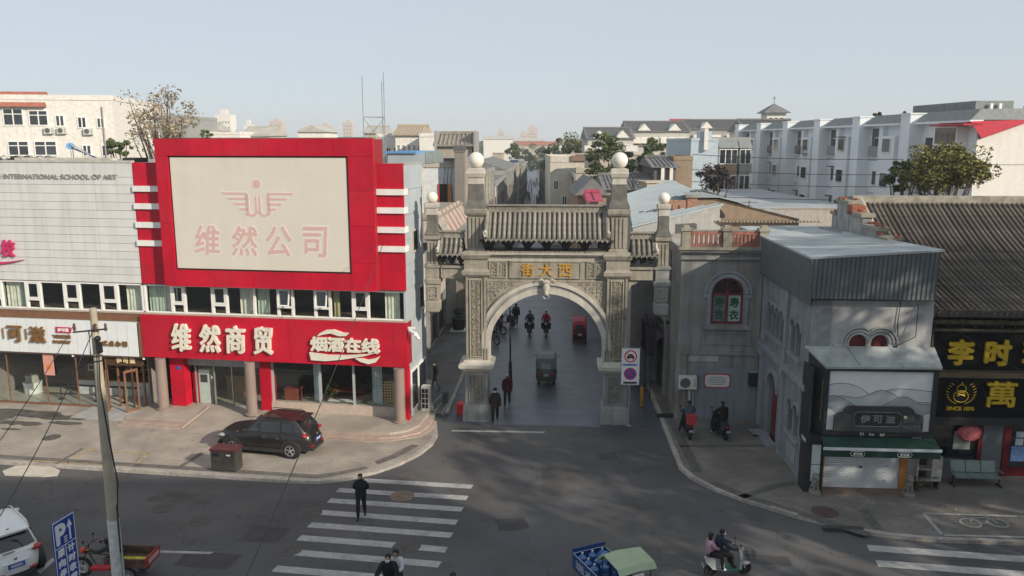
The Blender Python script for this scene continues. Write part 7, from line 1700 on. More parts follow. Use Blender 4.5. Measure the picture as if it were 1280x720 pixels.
def suv(name,label,loc,rz,paint_m,plate_txt,roof_rail=True,L=4.45,W=1.82,H=1.66):
    """forward = +x"""
    t=thing(name,label,'car',tuple(loc),rz); hl=L/2
    def loop(xf,xr,hw,z,nf=3.2,tuck=.0,zf=None,zr=None,N=40):
        pts=[]
        for i in range(N):
            a=2*PI*i/N; c,s=math.cos(a),math.sin(a); ex=2/nf
            X=abs(c)**ex*(1 if c>0 else -1); Yv=abs(s)**(2/4.5)*(1 if s>0 else -1)
            x=(xf+xr)/2+(xf-xr)/2*X; y=hw*Yv*(1-.10*max(0,abs(X)-.55)/.45)
            u=(x-xr)/(xf-xr); zz=z
            if zf is not None: zz=z+(zf-z)*max(0,(u-.62)/.38)**1.3
            pts.append((x,y,zz))
        return pts
    rings=[loop(hl-.10,-hl+.08,W/2-.12,.24),loop(hl-.02,-hl+.02,W/2-.03,.36),loop(hl,-hl,W/2,.55),loop(hl-.02,-hl+.02,W/2,.74,zf=.68),loop(hl-.10,-hl+.10,W/2-.03,.92,zf=.80),loop(hl-.2,-hl+.16,W/2-.08,1.02,zf=.90)]
    N=40; vs=[];fs=[]
    for r in rings: vs+=r
    for k in range(len(rings)-1):
        for i in range(N): fs.append((k*N+i,k*N+(i+1)%N,(k+1)*N+(i+1)%N,(k+1)*N+i))
    top=len(rings)-1; vs.append((-.1,0,1.06)); fs+=[(top*N+i,top*N+(i+1)%N,len(vs)-1) for i in range(N)]; fs.append(tuple(range(N))[::-1])
    M().add(vs,fs).obj('body',paint_m,t,smooth=True)
    # greenhouse surface S(t in loop, h)
    def G_(i,h,off=0.0,N=40):
        xf=hl-1.15-.82*h; xr=-hl+.14+.50*h**1.3; hw=W/2-.10-.14*h-.0
        a=2*PI*i/N; c,s=math.cos(a),math.sin(a); X=abs(c)**(2/5)*(1 if c>0 else -1); Yv=abs(s)**(2/6)*(1 if s>0 else -1)
        z=1.0+(H-1.04)*h - .05*abs(X)**3*h; y=(hw+off)*Yv*(1-.06*max(0,abs(X)-.6)/.4)
        return ((xf+xr)/2+((xf-xr)/2+off)*X, y, z)
    hs=[0,.25,.5,.75,.92,1.0]; vs=[];fs=[]
    for h in hs:
        for i in range(N): vs.append(G_(i,h))
    for k in range(len(hs)-1):
        for i in range(N): fs.append((k*N+i,k*N+(i+1)%N,(k+1)*N+(i+1)%N,(k+1)*N+i))
    cx=(-.18); k=len(vs); 
    for sc_,dz in ((.8,.035),(.4,.06)):
        base=len(vs)
        for i in range(N): p=G_(i,1.0); vs.append((cx+(p[0]-cx)*sc_,p[1]*sc_,p[2]+dz))
    fs+=[((len(hs)-1)*N+i,(len(hs)-1)*N+(i+1)%N,k+(i+1)%N,k+i) for i in range(N)]+[(k+i,k+(i+1)%N,k+N+(i+1)%N,k+N+i) for i in range(N)]
    vs.append((cx,0,H+.03)); fs+=[(k+N+i,k+N+(i+1)%N,len(vs)-1) for i in range(N)]
    M().add(vs,fs).obj('cabin',paint_m,t,smooth=True)
    # windows as patches in angle / height
    def patchx(side,x0,x1,h0,h1,nm,mt,off=.012):
        # side window between two x positions
        m=M(); vs=[];n=8
        for h in (h0,h1):
            xf=hl-1.15-.82*h; xr=-hl+.14+.50*h**1.3
            for q in range(n+1):
                x=x0+(x1-x0)*q/n; x=min(max(x,xr+.16),xf-.22)
                X=(x-(xf+xr)/2)/((xf-xr)/2); hw=W/2-.10-.14*h; z=1.0+(H-1.04)*h-.05*abs(X)**3*h
                c=abs(X)**2.5; s=max(0,1-c*c)**.5; Yv=s**(2/6); y=(hw+off)*Yv*(1-.06*max(0,abs(X)-.6)/.4); vs.append((x,side*y,z))
        m.add(vs,[(q,q+1,n+2+q,n+1+q) for q in range(n)]); return m.obj(nm,mt,t,smooth='all')
    gm=darkglass('car glass',(0.012,0.014,0.018),.05)
    for s in (-1,1):
        patchx(s,.10,1.2,.14,.80,'side_window',gm); patchx(s,-.88,.03,.14,.84,'side_window',gm); patchx(s,-1.75,-.96,.2,.80,'side_window',gm)
    def endp(front,h0,h1,nm):
        m=M(); vs=[]; n=6; K=8
        for k in range(K+1):
            h=h0+(h1-h0)*k/K; xf=hl-1.15-.82*h; xr=-hl+.14+.50*h**1.3; hw=(W/2-.10-.14*h)*.80
            for q in range(n+1):
                yv=-1+2*q/n; s=abs(yv*.80)**3; X=max(0,1-s*s)**.5; X=X**(2/5); z=1.0+(H-1.04)*h-.05*abs(X)**3*h
                x=(xf+xr)/2+((xf-xr)/2+.012)*X*(1 if front else -1); vs.append((x,hw*yv,z))
        m.add(vs,[(k*(n+1)+q,k*(n+1)+q+1,(k+1)*(n+1)+q+1,(k+1)*(n+1)+q) for k in range(K) for q in range(n)]); return m.obj(nm,gm,t,smooth='all')
    endp(True,.12,.88,'windscreen'); endp(False,.22,.84,'rear_window')
    trim=mat('car trim',(0.03,0.03,0.032),rough=.6)
    R=.35
    for (x) in (hl-.92,-hl+.86):
        for s in (-1,1):
            wheel(t,x,s*(W/2-.10),R,.23,side=s)
            m=M(); bandring(m,x,R,R+.0,R+.09,s*(W/2-.16),s*(W/2+.006),18,-.12*PI,1.12*PI); m.obj('wheel_arch',trim,t)
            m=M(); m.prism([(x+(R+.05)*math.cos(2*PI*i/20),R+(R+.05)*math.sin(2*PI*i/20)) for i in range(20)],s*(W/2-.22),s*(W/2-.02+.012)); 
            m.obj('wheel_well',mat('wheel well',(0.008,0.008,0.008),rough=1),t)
    for s in (-1,1):
        bx('sill_trim',trim,t,-1.25,1.15,s*(W/2-.05),s*(W/2+.012),.24,.40); bx('door_seam',mat('seam',(0.01,0.01,0.01)),t,.055,.07,s*(W/2-.03),s*(W/2+.004),.42,.98); bx('door_seam',mat('seam',(0.01,0.01,0.01)),t,-.93,-.915,s*(W/2-.03),s*(W/2+.004),.5,.98)
        for x in (-.15,-1.0+.22): bx('door_handle',chrome,t,x-.75+.6,x-.75+.78,s*(W/2-.01),s*(W/2+.03),.86,.89)
        if roof_rail: M().tube([(-1.4,s*(W/2-.32),H-.06),(-1.2,s*(W/2-.31),H+.015),(.1,s*(W/2-.31),H+.015),(.3,s*(W/2-.33),H-.06)],.018,6).obj('roof_rail',chrome if roof_rail=='chrome' else black,t)
        mr=M().ball((.98,s*(W/2+.07),1.08),.10,10,6,(.7,1.1,.75)); mr.tube([(1.0,s*(W/2-.06),1.03),(.98,s*(W/2+.03),1.06)],.025,5); mr.obj('mirror',paint_m,t,smooth=True)
        m=M().ball((-hl+.27,s*(W/2-.27),.97),.15,12,8,(.9,1.15,.62)); m.obj('tail_light',tail,t,smooth=True)
        m=M().ball((hl-.27,s*(W/2-.28),.74),.17,12,8,(1.1,1.0,.45)); m.obj('headlight',headm,t,smooth=True)
        bx('reflector',tail,t,-hl-.006,-hl+.1,s*.34,s*.56,.46,.50)
    bx('rear_bumper',trim,t,-hl-.012,-hl+.2,-.52,.52,.27,.42); bx('grille',black,t,hl-.2,hl+.008,-.5,.5,.52,.72); bx('front_bumper_vent',trim,t,hl-.15,hl+.006,-.6,.6,.28,.42)
    pl_=bx('number_plate',mat('plate blue',(0.03,0.10,0.40),rough=.4),t,-hl-.03,-hl+.08,-.23,.23,.62,.77); 
    m=M(); m.box(-hl-.034,-hl-.031,-.16,.16,.66,.73); m.obj('plate_letters',mat('plate white',(.5,.5,.5)),pl_)
    bx('plate_recess',paint_m,t,-hl-.012,-hl+.09,-.36,.36,.58,.80); M().ball((-hl+.02,0,.90),.055,10,6,(.5,1,1)).obj('badge',chrome,t)
    M().tube([(-hl+.62,0,H+.0),(-hl+.42,0,H+.09)],.02,5).obj('antenna_fin',black,t); bx('rear_spoiler',paint_m,t,-hl+.42,-hl+.72,-.55,.55,H-.10,H-.055)
    bx('rear_wiper',black,t,-hl+.1,-hl+.13,-.02,.3,1.08,1.10)
    return t
pb=gnd(365,574,KZ); pf_=gnd(288,567,KZ); dirv=(pf_-pb).normalized(); ang=math.atan2(dirv.y,dirv.x); side_=Vector((-dirv.y,dirv.x,0)); # left side faces camera -> body lies on far side
mid=(pb+pf_)/2; side_=Vector((dirv.y,-dirv.x,0)); cpos=mid+side_*.91 if (mid+side_*.91).y>mid.y else mid-side_*.91
suv('parked_suv','black SUV parked on the pavement in front of the red building',(cpos.x,cpos.y,KZ+.002),ang,mat('black car paint',(0.016,0.014,0.015),rough=.28,var=.15,spec=.6,scale=1),'')
ww=suv('parked_suv','white SUV with dark rear window at the left edge beside the blue parking sign',(-16.75,23.95,.003),math.radians(138),mat('white car paint',(0.72,0.73,0.73),rough=.25,var=.03,spec=.5,streak=.05),'',roof_rail='chrome',L=4.5,W=1.85,H=1.64)
def handlebar(par,x,z,w=.6,mt=None,nm='handlebar',lean=-.1):
    m=M(); m.tube([(x,0,z-.3),(x+lean,0,z)],.02,6).tube([(x+lean-.12,-w/2,z+.04),(x+lean,-w*.25,z+.02),(x+lean,w*.25,z+.02),(x+lean-.12,w/2,z+.04)],.015,6).tube([(x+lean,w*.3,z),(x+lean-.0,w*.42,z+.2)],.008,4).tube([(x+lean,-w*.3,z),(x+lean,-w*.42,z+.2)],.008,4)
    for s in (-1,1): m.ball((x+lean,s*w*.44,z+.24),.055,8,6,(.4,1.1,.8))
    return m.obj(nm,mt or black,par,smooth=True)
def ebike(name,label,loc,rz,bodym,cat='scooter',group=None,box=None,basket=False,apron=None,tailc=True):
    """forward=+x, wheelbase 1.25"""
    t=thing(name,label,cat,tuple(loc),rz,group)
    wheel(t,.62,0,.24,.09,side=1,rimm=metal_d); wheel(t,-.62,0,.24,.10,side=1,rimm=metal_d)
    m=M(); m.sprism([(-.17,.28),(.17,.28),(.19,.75),(.11,.95),(-.11,.95),(-.19,.75)],.36,.44); m.obj('leg_shield',bodym,t)
    bx('footboard',black,t,-.22,.40,-.16,.16,.26,.31)
    m=M(); vs=[]; prof=[(-.86,.09,.62,.74),(-.6,.15,.34,.78),(-.3,.17,.30,.76),(-.18,.15,.30,.62)]
    for (x,w,z0,z1) in prof: vs+=[(x,-w,z0),(x,w,z0),(x,w*.8,z1),(x,-w*.8,z1)]
    fs=[(0,1,2,3),(15,14,13,12)]
    for k in range(3):
        for j in range(4): fs.append((4*k+j,4*k+(j+1)%4,4*k+4+(j+1)%4,4*k+4+j))
    m.add(vs,fs).obj('rear_body',bodym,t,smooth=True)
    m=M(); m.ball((-.42,0,.80),.2,12,8,(2.0,.75,.32)); m.obj('seat',mat('seat vinyl',(0.02,0.02,0.02),rough=.5),t,smooth=True)
    m=M(); m.tube([(.62,0,.24),(.44,0,.9)],.03,6); m.ball((.62,0,.42),.16,10,6,(1.2,.45,.45)); m.obj('front_fork',bodym,t,smooth=True)
    handlebar(t,.42,1.0); M().ball((.50,0,.93),.09,10,6,(.8,1.2,1)).obj('headlight',headm,t,smooth=True)
    if tailc: M().ball((-.88,0,.66),.05,8,6,(.6,1.6,.8)).obj('tail_light',tail,t)
    bx('number_plate',mat('plate grey',(.35,.35,.35)),t,-.93,-.92,-.1,.1,.42,.54)
    m=M(); m.tube([(-.62,-.08,.24),(-.62,-.1,.5)],.02,5).tube([(-.62,.08,.24),(-.62,.1,.5)],.02,5).tube([(-.1,.13,.28),(-.2,.2,.02)],.015,5); m.obj('rear_shock',metal_d,t)
    if box: 
        b=M().box(-1.08,-.68,-.2,.2,.84,1.2).obj('carrier_box',box,t); bx('box_lid',mat('box lid',(0.30,0.03,0.03)),b,-1.09,-.67,-.21,.21,1.201,1.23)
    if basket:
        m=M()
        for k in range(6): 
            y=-.16+.064*k; m.tube([(.66,y,.62),(.66,y,.88)],.006,4).tube([(.92,y,.62),(.92,y,.88)],.006,4).tube([(.66,y,.62),(.92,y,.62)],.006,4)
        for z in (.64,.76,.88): m.tube([(.66,-.17,z),(.92,-.17,z),(.92,.17,z),(.66,.17,z),(.66,-.17,z)],.008,4)
        m.obj('basket',metal_d,t)
    if apron: 
        m=M(); m.add([(.50,-.36,1.0),(.50,.36,1.0),(.42,.33,.55),(.42,-.33,.55)],[(0,1,2,3)]); m.obj('wind_apron',apron,t)
    return t
def bicycle(name,label,loc,rz,col,group=None):
    t=thing(name,label,'bicycle',tuple(loc),rz,group)
    wheel(t,.52,0,.33,.04,rimm=metal_l,spokes=16); wheel(t,-.52,0,.33,.04,rimm=metal_l,spokes=16)
    M().tube([(-.52,0,.33),(-.1,0,.3),(.36,0,.8),(-.2,0,.82),(-.1,0,.3)],.018,6).tube([(-.52,0,.33),(-.2,0,.82),(-.22,0,.92)],.014,5).tube([(.36,0,.9),(.52,0,.33)],.016,5).obj('frame',col,t)
    M().ball((-.24,0,.95),.1,8,6,(1.3,.8,.4)).obj('saddle',black,t); handlebar(t,.36,1.0,.5)
    m=M(); m.tube([(.5,-.14,.7),(.78,-.14,.7),(.78,.14,.7),(.5,.14,.7),(.5,-.14,.7)],.01,4).tube([(.5,-.14,.92),(.78,-.14,.92),(.78,.14,.92),(.5,.14,.92),(.5,-.14,.92)],.01,4); 
    for a in ((.5,-.14),(.78,-.14),(.78,.14),(.5,.14),(.64,-.14),(.64,.14)): m.tube([(*a,.7),(*a,.92)],.006,4)
    m.obj('basket',metal_d,t); return t
# enclosed grey tricycle inside the gate
def cabin_trike(name,label,w,rz,bodym,roofm,windm,L=2.0,W=1.05,H=1.65):
    t=thing(name,label,'tricycle',tuple(w),rz)
    wheel(t,.85,0,.26,.10,rimm=metal_d); wheel(t,-.62,-.42,.26,.10,-1,rimm=metal_d); wheel(t,-.62,.42,.26,.10,1,rimm=metal_d)
    m=M(); vs=[];fs=[]; N=20
    for (z,hl_,hw) in ((.30,.92,W/2),(.55,1.0,W/2+.02),(.9,.98,W/2),(1.0,.94,W/2-.01)):
        for i in range(N):
            a=2*PI*i/N; c,s=math.cos(a),math.sin(a); vs.append((-.1+hl_*abs(c)**.45*(1 if c>0 else -1),hw*abs(s)**.45*(1 if s>0 else -1),z))
    for k in range(3):
        for i in range(N): fs.append((k*N+i,k*N+(i+1)%N,(k+1)*N+(i+1)%N,(k+1)*N+i))
    fs.append(tuple(range(3*N,4*N))); m.add(vs,fs).obj('body',bodym,t,smooth=True)
    m=M(); prof=[(-1.02,1.0),(-1.0,1.3),(-.85,1.55),(-.5,1.66),(.2,1.68),(.55,1.6),(.7,1.5)]
    vs=[];K=len(prof)
    for y in (-W/2,-W/2+.12,0,W/2-.12,W/2):
        for (x,z) in prof: vs.append((x,y,z-(.10 if abs(y)==W/2 else 0)*(z>1.2)))
    fs=[]
    for j in range(4):
        for k in range(K-1): fs.append((j*K+k,j*K+k+1,(j+1)*K+k+1,(j+1)*K+k))
    m.add(vs,fs).obj('roof_cover',roofm,t,smooth=True)
    for s in (-1,1):
        M().add([(-1.0,s*(W/2),1.0),(-1.0,s*(W/2),1.2),(-.85,s*(W/2),1.45),(-.3,s*W/2,1.52),(-.3,s*W/2,1.0)],[(0,1,2,3,4)]).obj('side_cover',roofm,t)
        M().tube([(.72,s*W*.42,1.0),(.62,s*W*.44,1.5)],.02,5).obj('windscreen_post',metal_d,t); M().tube([(.55,s*W*.45,1.2),(.6,s*(W*.62),1.35)],.012,4).obj('mirror_arm',metal_d,t); M().ball((.6,s*W*.66,1.38),.07,8,6,(.4,1.2,.8)).obj('mirror',chrome,t)
        bx('tail_light',tail,t,-1.13,-1.08,s*.3,s*.44,.7,.82)
    bx('rear_window',windm,t,-1.045,-1.02,-.28,.28,1.02,1.32); bx('rear_plate',mat('plate grey',(.35,.35,.35)),t,-1.13,-1.12,-.14,.14,.62,.76); bx('bench_seat',black,t,-.7,-.1,-.42,.42,.6,.7)
    handlebar(t,.6,1.2,.55); M().ball((.95,0,.8),.12,10,6).obj('headlight',headm,t); M().tube([(.85,0,.26),(.75,0,.9)],.04,6).obj('front_fork',metal_d,t)
    return t
w=AW(-.12,6.2); cabin_trike('covered_tricycle','grey green covered tricycle driving away at the middle of the archway',(w.x,w.y,.008),PI/2+AROT,mat('olive grey body',(0.075,0.078,0.065),rough=.4),mat('blue grey cover',(0.10,0.125,0.14),rough=.5),mat('pale rear sheet',(0.26,0.32,0.32),rough=.3),W=1.15)
w=AW(1.95,15.8); cabin_trike('covered_tricycle','red roofed narrow tricycle on the right inside the archway',(w.x,w.y,.008),PI/2+AROT,mat('dark red body',(0.05,0.008,0.01),rough=.4),mat('crimson cover',(0.28,0.02,0.04),rough=.5),darkglass('window glass'),W=.95,L=1.8)
# cargo tricycle bottom-left
ct=thing('cargo_tricycle','old cargo tricycle with rusty tray behind the blue parking sign','tricycle',(-12.35,22.95,.004),math.radians(177))
rust=mat('rusty tray',(0.11,0.065,0.045),rough=.85,var=.4,scale=6); 
wheel(ct,1.05,0,.33,.05,rimm=metal_l,spokes=16); wheel(ct,-.62,-.42,.31,.06,-1,rimm=metal_l,spokes=16); wheel(ct,-.62,.42,.31,.06,1,rimm=metal_l,spokes=16)
m=M(); m.box(-1.2,.05,-.40,.40,.56,.60); m.box(-1.2,.05,-.44,-.401,.56,.86); m.box(-1.2,.05,.401,.44,.56,.86); m.box(.051,.09,-.44,.44,.56,.86); m.obj('cargo_tray',rust,ct)
bx('tailboard',mat('red tailboard',(0.30,0.03,0.03),var=.3),ct,-1.24,-1.202,-.44,.44,.56,.88); tg_=bx('tail_plate',mat('pink lettering plate',(0.50,0.30,0.30),var=.3,scale=14),ct,-1.25,-1.241,-.36,.3,.64,.80)
bx('yellow_cloth',mat('yellow cloth',(0.45,0.40,0.03),var=.3,scale=6),ct,-1.15,.0,-.1,.14,.602,.66)
M().tube([(-.62,0,.33),(-.1,0,.36),(.62,0,.42),(.86,0,.92)],.02,6).tube([(.1,0,.36),(.08,0,.82)],.018,6).tube([(.1,0,.75),(.8,0,.78)],.018,6).tube([(.86,0,.98),(1.05,0,.33)],.018,5).obj('frame',black,ct)
M().ball((.08,0,.88),.12,8,6,(1.3,.8,.4)).obj('saddle',black,ct); handlebar(ct,.88,1.06,.62,lean=-.1); M().ball((.98,.0,.88),.12,10,6,(.8,1,.8)).obj('orange_lamp',mat('orange red lamp',(0.55,0.06,0.02),rough=.3),ct,smooth=True)
# water tricycle with green canopy (bottom centre)
wt=thing('water_delivery_tricycle','blue water delivery tricycle with pale green canopy at the bottom edge','tricycle',(2.95,21.65,.004),math.radians(-66)); wt.scale=(.92,.92,.92)
bl=mat('delivery blue',(0.02,0.05,0.17),rough=.4,var=.15)
wheel(wt,1.25,0,.28,.11,rimm=metal_d); wheel(wt,-.7,-.5,.28,.11,-1,rimm=metal_d); wheel(wt,-.7,.5,.28,.11,1,rimm=metal_d)
m=M(); m.box(-1.5,.2,-.58,.58,.5,.56); m.box(-1.5,.2,-.62,-.581,.5,1.0); m.box(-1.5,.2,.581,.62,.5,1.0); m.box(-1.54,-1.501,-.62,.62,.5,1.18); m.obj('cargo_bed',bl,wt)
m=M()
for s in (-1,1): m.tube([(-1.5,s*.6,1.03),(.2,s*.6,1.03)],.014,4)
m.tube([(-1.5,-.6,1.03),(-1.5,.6,1.03)],.014,4); m.obj('side_rail',mat('pale rail',(0.35,0.42,0.5)),wt)
text('送水',-1.3,-.1,.62,.92,-.625,mat('sign lettering pale',(0.30,0.36,0.45)),wt,'side_lettering',.006,.01)
gcm=mat('pale green canvas',(0.34,0.42,0.28),rough=.8,var=.07,scale=3)
m=M(); P=[(.25,1.86),(.55,2.02),(1.35,1.94),(1.5,1.78)]
vs=[]
for (x,z) in P: vs+=[(x,-.66,z-.03),(x,0,z+.02),(x,.66,z-.03)]
fs=[(3*k+j,3*k+j+1,3*k+4+j,3*k+3+j) for k in range(3) for j in range(2)]
vs+=[(.0,-.6,1.5),(.0,.6,1.5)]; fs+=[(0,1,2,13,12)]; vs+=[(.25,-.66,1.45),(.25,.66,1.45)]; fs+=[(3,0,12),(2,5,13)]
m.add(vs,fs).obj('canopy',gcm,wt)
for (x,y) in ((.3,-.55),(.3,.55),(1.4,-.5),(1.4,.5)): M().tube([(x,y,.55),(x,y,1.82)],.016,5).obj('canopy_post',metal_d,wt)
bx('driver_seat',black,wt,.35,.75,-.35,.35,.7,.78); handlebar(wt,1.15,1.15,.7); bx('front_apron',mat('lime apron',(0.30,0.42,0.05)),wt,1.42,1.46,-.35,.35,.45,1.5); M().tube([(1.25,0,.28),(1.1,0,1.0)],.035,6).obj('front_fork',metal_d,wt); bx('windscreen_frame',white,wt,1.47,1.49,-.2,.2,1.55,1.7)
bottle_m=mat('blue water bottle',(0.04,0.13,0.33),rough=.12,var=.2,spec=.7); capm=mat('bottle cap',(0.55,0.62,0.68),rough=.4)
bt=wt.matrix_basis; bpy.context.view_layer.update()
k=0
descr=['rear left corner','rear middle','rear right corner','second row left','second row middle','second row right','front row left','front row middle','front row right']
for i in range(3):
    for j in range(3):
        p=wt.matrix_world@Vector((-1.28+.4*i,-.38+.38*j,.562)); o=thing('water_bottle','large blue water bottle in %s of the tricycle bed'%descr[i*3+j],'bottle',p[:],0,'water bottles on the delivery tricycle')
        M().lathe(0,0,[(0,.12),(.03,.135),(.14,.135),(.16,.125),(.18,.135),(.36,.135),(.43,.06),(.47,.03)],14).obj('bottle_body',bottle_m,o,smooth=True); M().lathe(0,0,[(.471,.034),(.51,.034),(.515,.02)],10).obj('cap',capm,o)
for i in range(2):
    p=wt.matrix_world@Vector((-.95+.3*i,.1*(-1)**i,1.04)); o=thing('water_bottle','blue water bottle lying on top of the stacked bottles '+('near the tailboard' if i==0 else 'near the canopy'),'bottle',p[:],0,'water bottles on the delivery tricycle'); o.rotation_euler=(math.radians(60),0,.5+i)
    M().lathe(0,0,[(0,.12),(.03,.135),(.36,.135),(.43,.06),(.47,.03)],14).obj('bottle_body',bottle_m,o,smooth=True); M().lathe(0,0,[(.471,.034),(.51,.034),(.515,.02)],10).obj('cap',capm,o)
# ================= PEOPLE =================
skin=mat('skin',(0.36,0.21,0.145),rough=.6,var=.05); hairm=mat('black hair',(0.012,0.01,0.01),rough=.6,var=.3,scale=20); hairg=mat('grey hair',(0.30,0.29,0.28),rough=.7,var=.2,scale=20); maskm=mat('face mask',(0.55,0.62,0.66),rough=.8,var=.03)
shoe=mat('dark shoe',(0.02,0.018,0.016),rough=.5); shoew=mat('white shoe',(0.6,0.6,0.6),rough=.6)
def cloth(n,c): return mat('cloth '+n,c,rough=.9,var=.22,scale=7,bump=.25,bscale=18)
def limb_pose(pose):
    """returns joints for the named pose; x right, y forward, z up"""
    J={}
    if pose=='stand' or pose=='walk' or pose=='back_hands':
        hz=.92; J['pelvis']=(0,0,.95); J['waist']=(0,.0,1.08); J['chest']=(0,.01,1.28); J['neckb']=(0,.0,1.44); J['neck']=(0,.02,1.51); J['head']=(0,.035,1.60); J['crown']=(0,.03,1.70)
        st=.0 if pose=='stand' else .20
        for s,n in ((-1,'l'),(1,'r')):
            f=st*s
            J['hip'+n]=(s*.095,0,.90); J['knee'+n]=(s*.10,f*.55+.03,.49); J['ank'+n]=(s*.10,f-.02,.09+max(0,-f)*.25); J['toe'+n]=(s*.12,f+.15,.035+max(0,-f)*.05)
            J['sh'+n]=(s*.185,0,1.40); a=-f*.7
            if pose=='back_hands': J['el'+n]=(s*.27,-.10,1.15); J['wr'+n]=(s*.10,-.20,1.00)
            else: J['el'+n]=(s*.24,a*.5-.03,1.13); J['wr'+n]=(s*.25,a+.05,.90)
    elif pose=='ride':      # seated on a scooter, seat height .80, hands on bars
        J['pelvis']=(0,-.40,.92); J['waist']=(0,-.38,1.07); J['chest']=(0,-.33,1.27); J['neckb']=(0,-.29,1.42); J['neck']=(0,-.26,1.49); J['head']=(0,-.23,1.58); J['crown']=(0,-.23,1.68)
        for s,n in ((-1,'l'),(1,'r')):
            J['hip'+n]=(s*.10,-.38,.88); J['knee'+n]=(s*.17,.05,.84); J['ank'+n]=(s*.13,.10,.40); J['toe'+n]=(s*.14,.26,.34)
            J['sh'+n]=(s*.18,-.31,1.38); J['el'+n]=(s*.29,-.10,1.16); J['wr'+n]=(s*.27,.17,1.06)
    elif pose=='ride_foot':
        J=limb_pose('ride'); J['kneel']=(-.24,-.05,.72); J['ankl']=(-.36,-.12,.28); J['toel']=(-.38,.04,.20)
    elif pose=='pillion':   # passenger child / adult behind
        J['pelvis']=(0,-.66,.93); J['waist']=(0,-.67,1.05); J['chest']=(0,-.67,1.22); J['neckb']=(0,-.65,1.34); J['neck']=(0,-.64,1.40); J['head']=(0,-.62,1.48); J['crown']=(0,-.62,1.57)
        for s,n in ((-1,'l'),(1,'r')):
            J['hip'+n]=(s*.10,-.62,.90); J['knee'+n]=(s*.24,-.30,.80); J['ank'+n]=(s*.26,-.32,.42); J['toe'+n]=(s*.28,-.17,.36)
            J['sh'+n]=(s*.155,-.66,1.30); J['el'+n]=(s*.20,-.52,1.10); J['wr'+n]=(s*.12,-.36,1.10)
    elif pose=='cart':
        J['pelvis']=(0,-.25,.80); J['waist']=(0,-.18,.92); J['chest']=(0,-.04,1.04); J['neckb']=(0,.10,1.10); J['neck']=(0,.15,1.13); J['head']=(0,.22,1.17); J['crown']=(0,.25,1.26)
        for s,n in ((-1,'l'),(1,'r')):
            J['hip'+n]=(s*.10,-.22,.76); J['knee'+n]=(s*.15,.16,.60 if s>0 else .74); J['ank'+n]=(s*.13,.12,.22 if s>0 else .36); J['toe'+n]=(s*.14,.26,.19 if s>0 else .32)
            J['sh'+n]=(s*.18,.05,1.08); J['el'+n]=(s*.27,.30,.98); J['wr'+n]=(s*.28,.56,1.04)
    return J
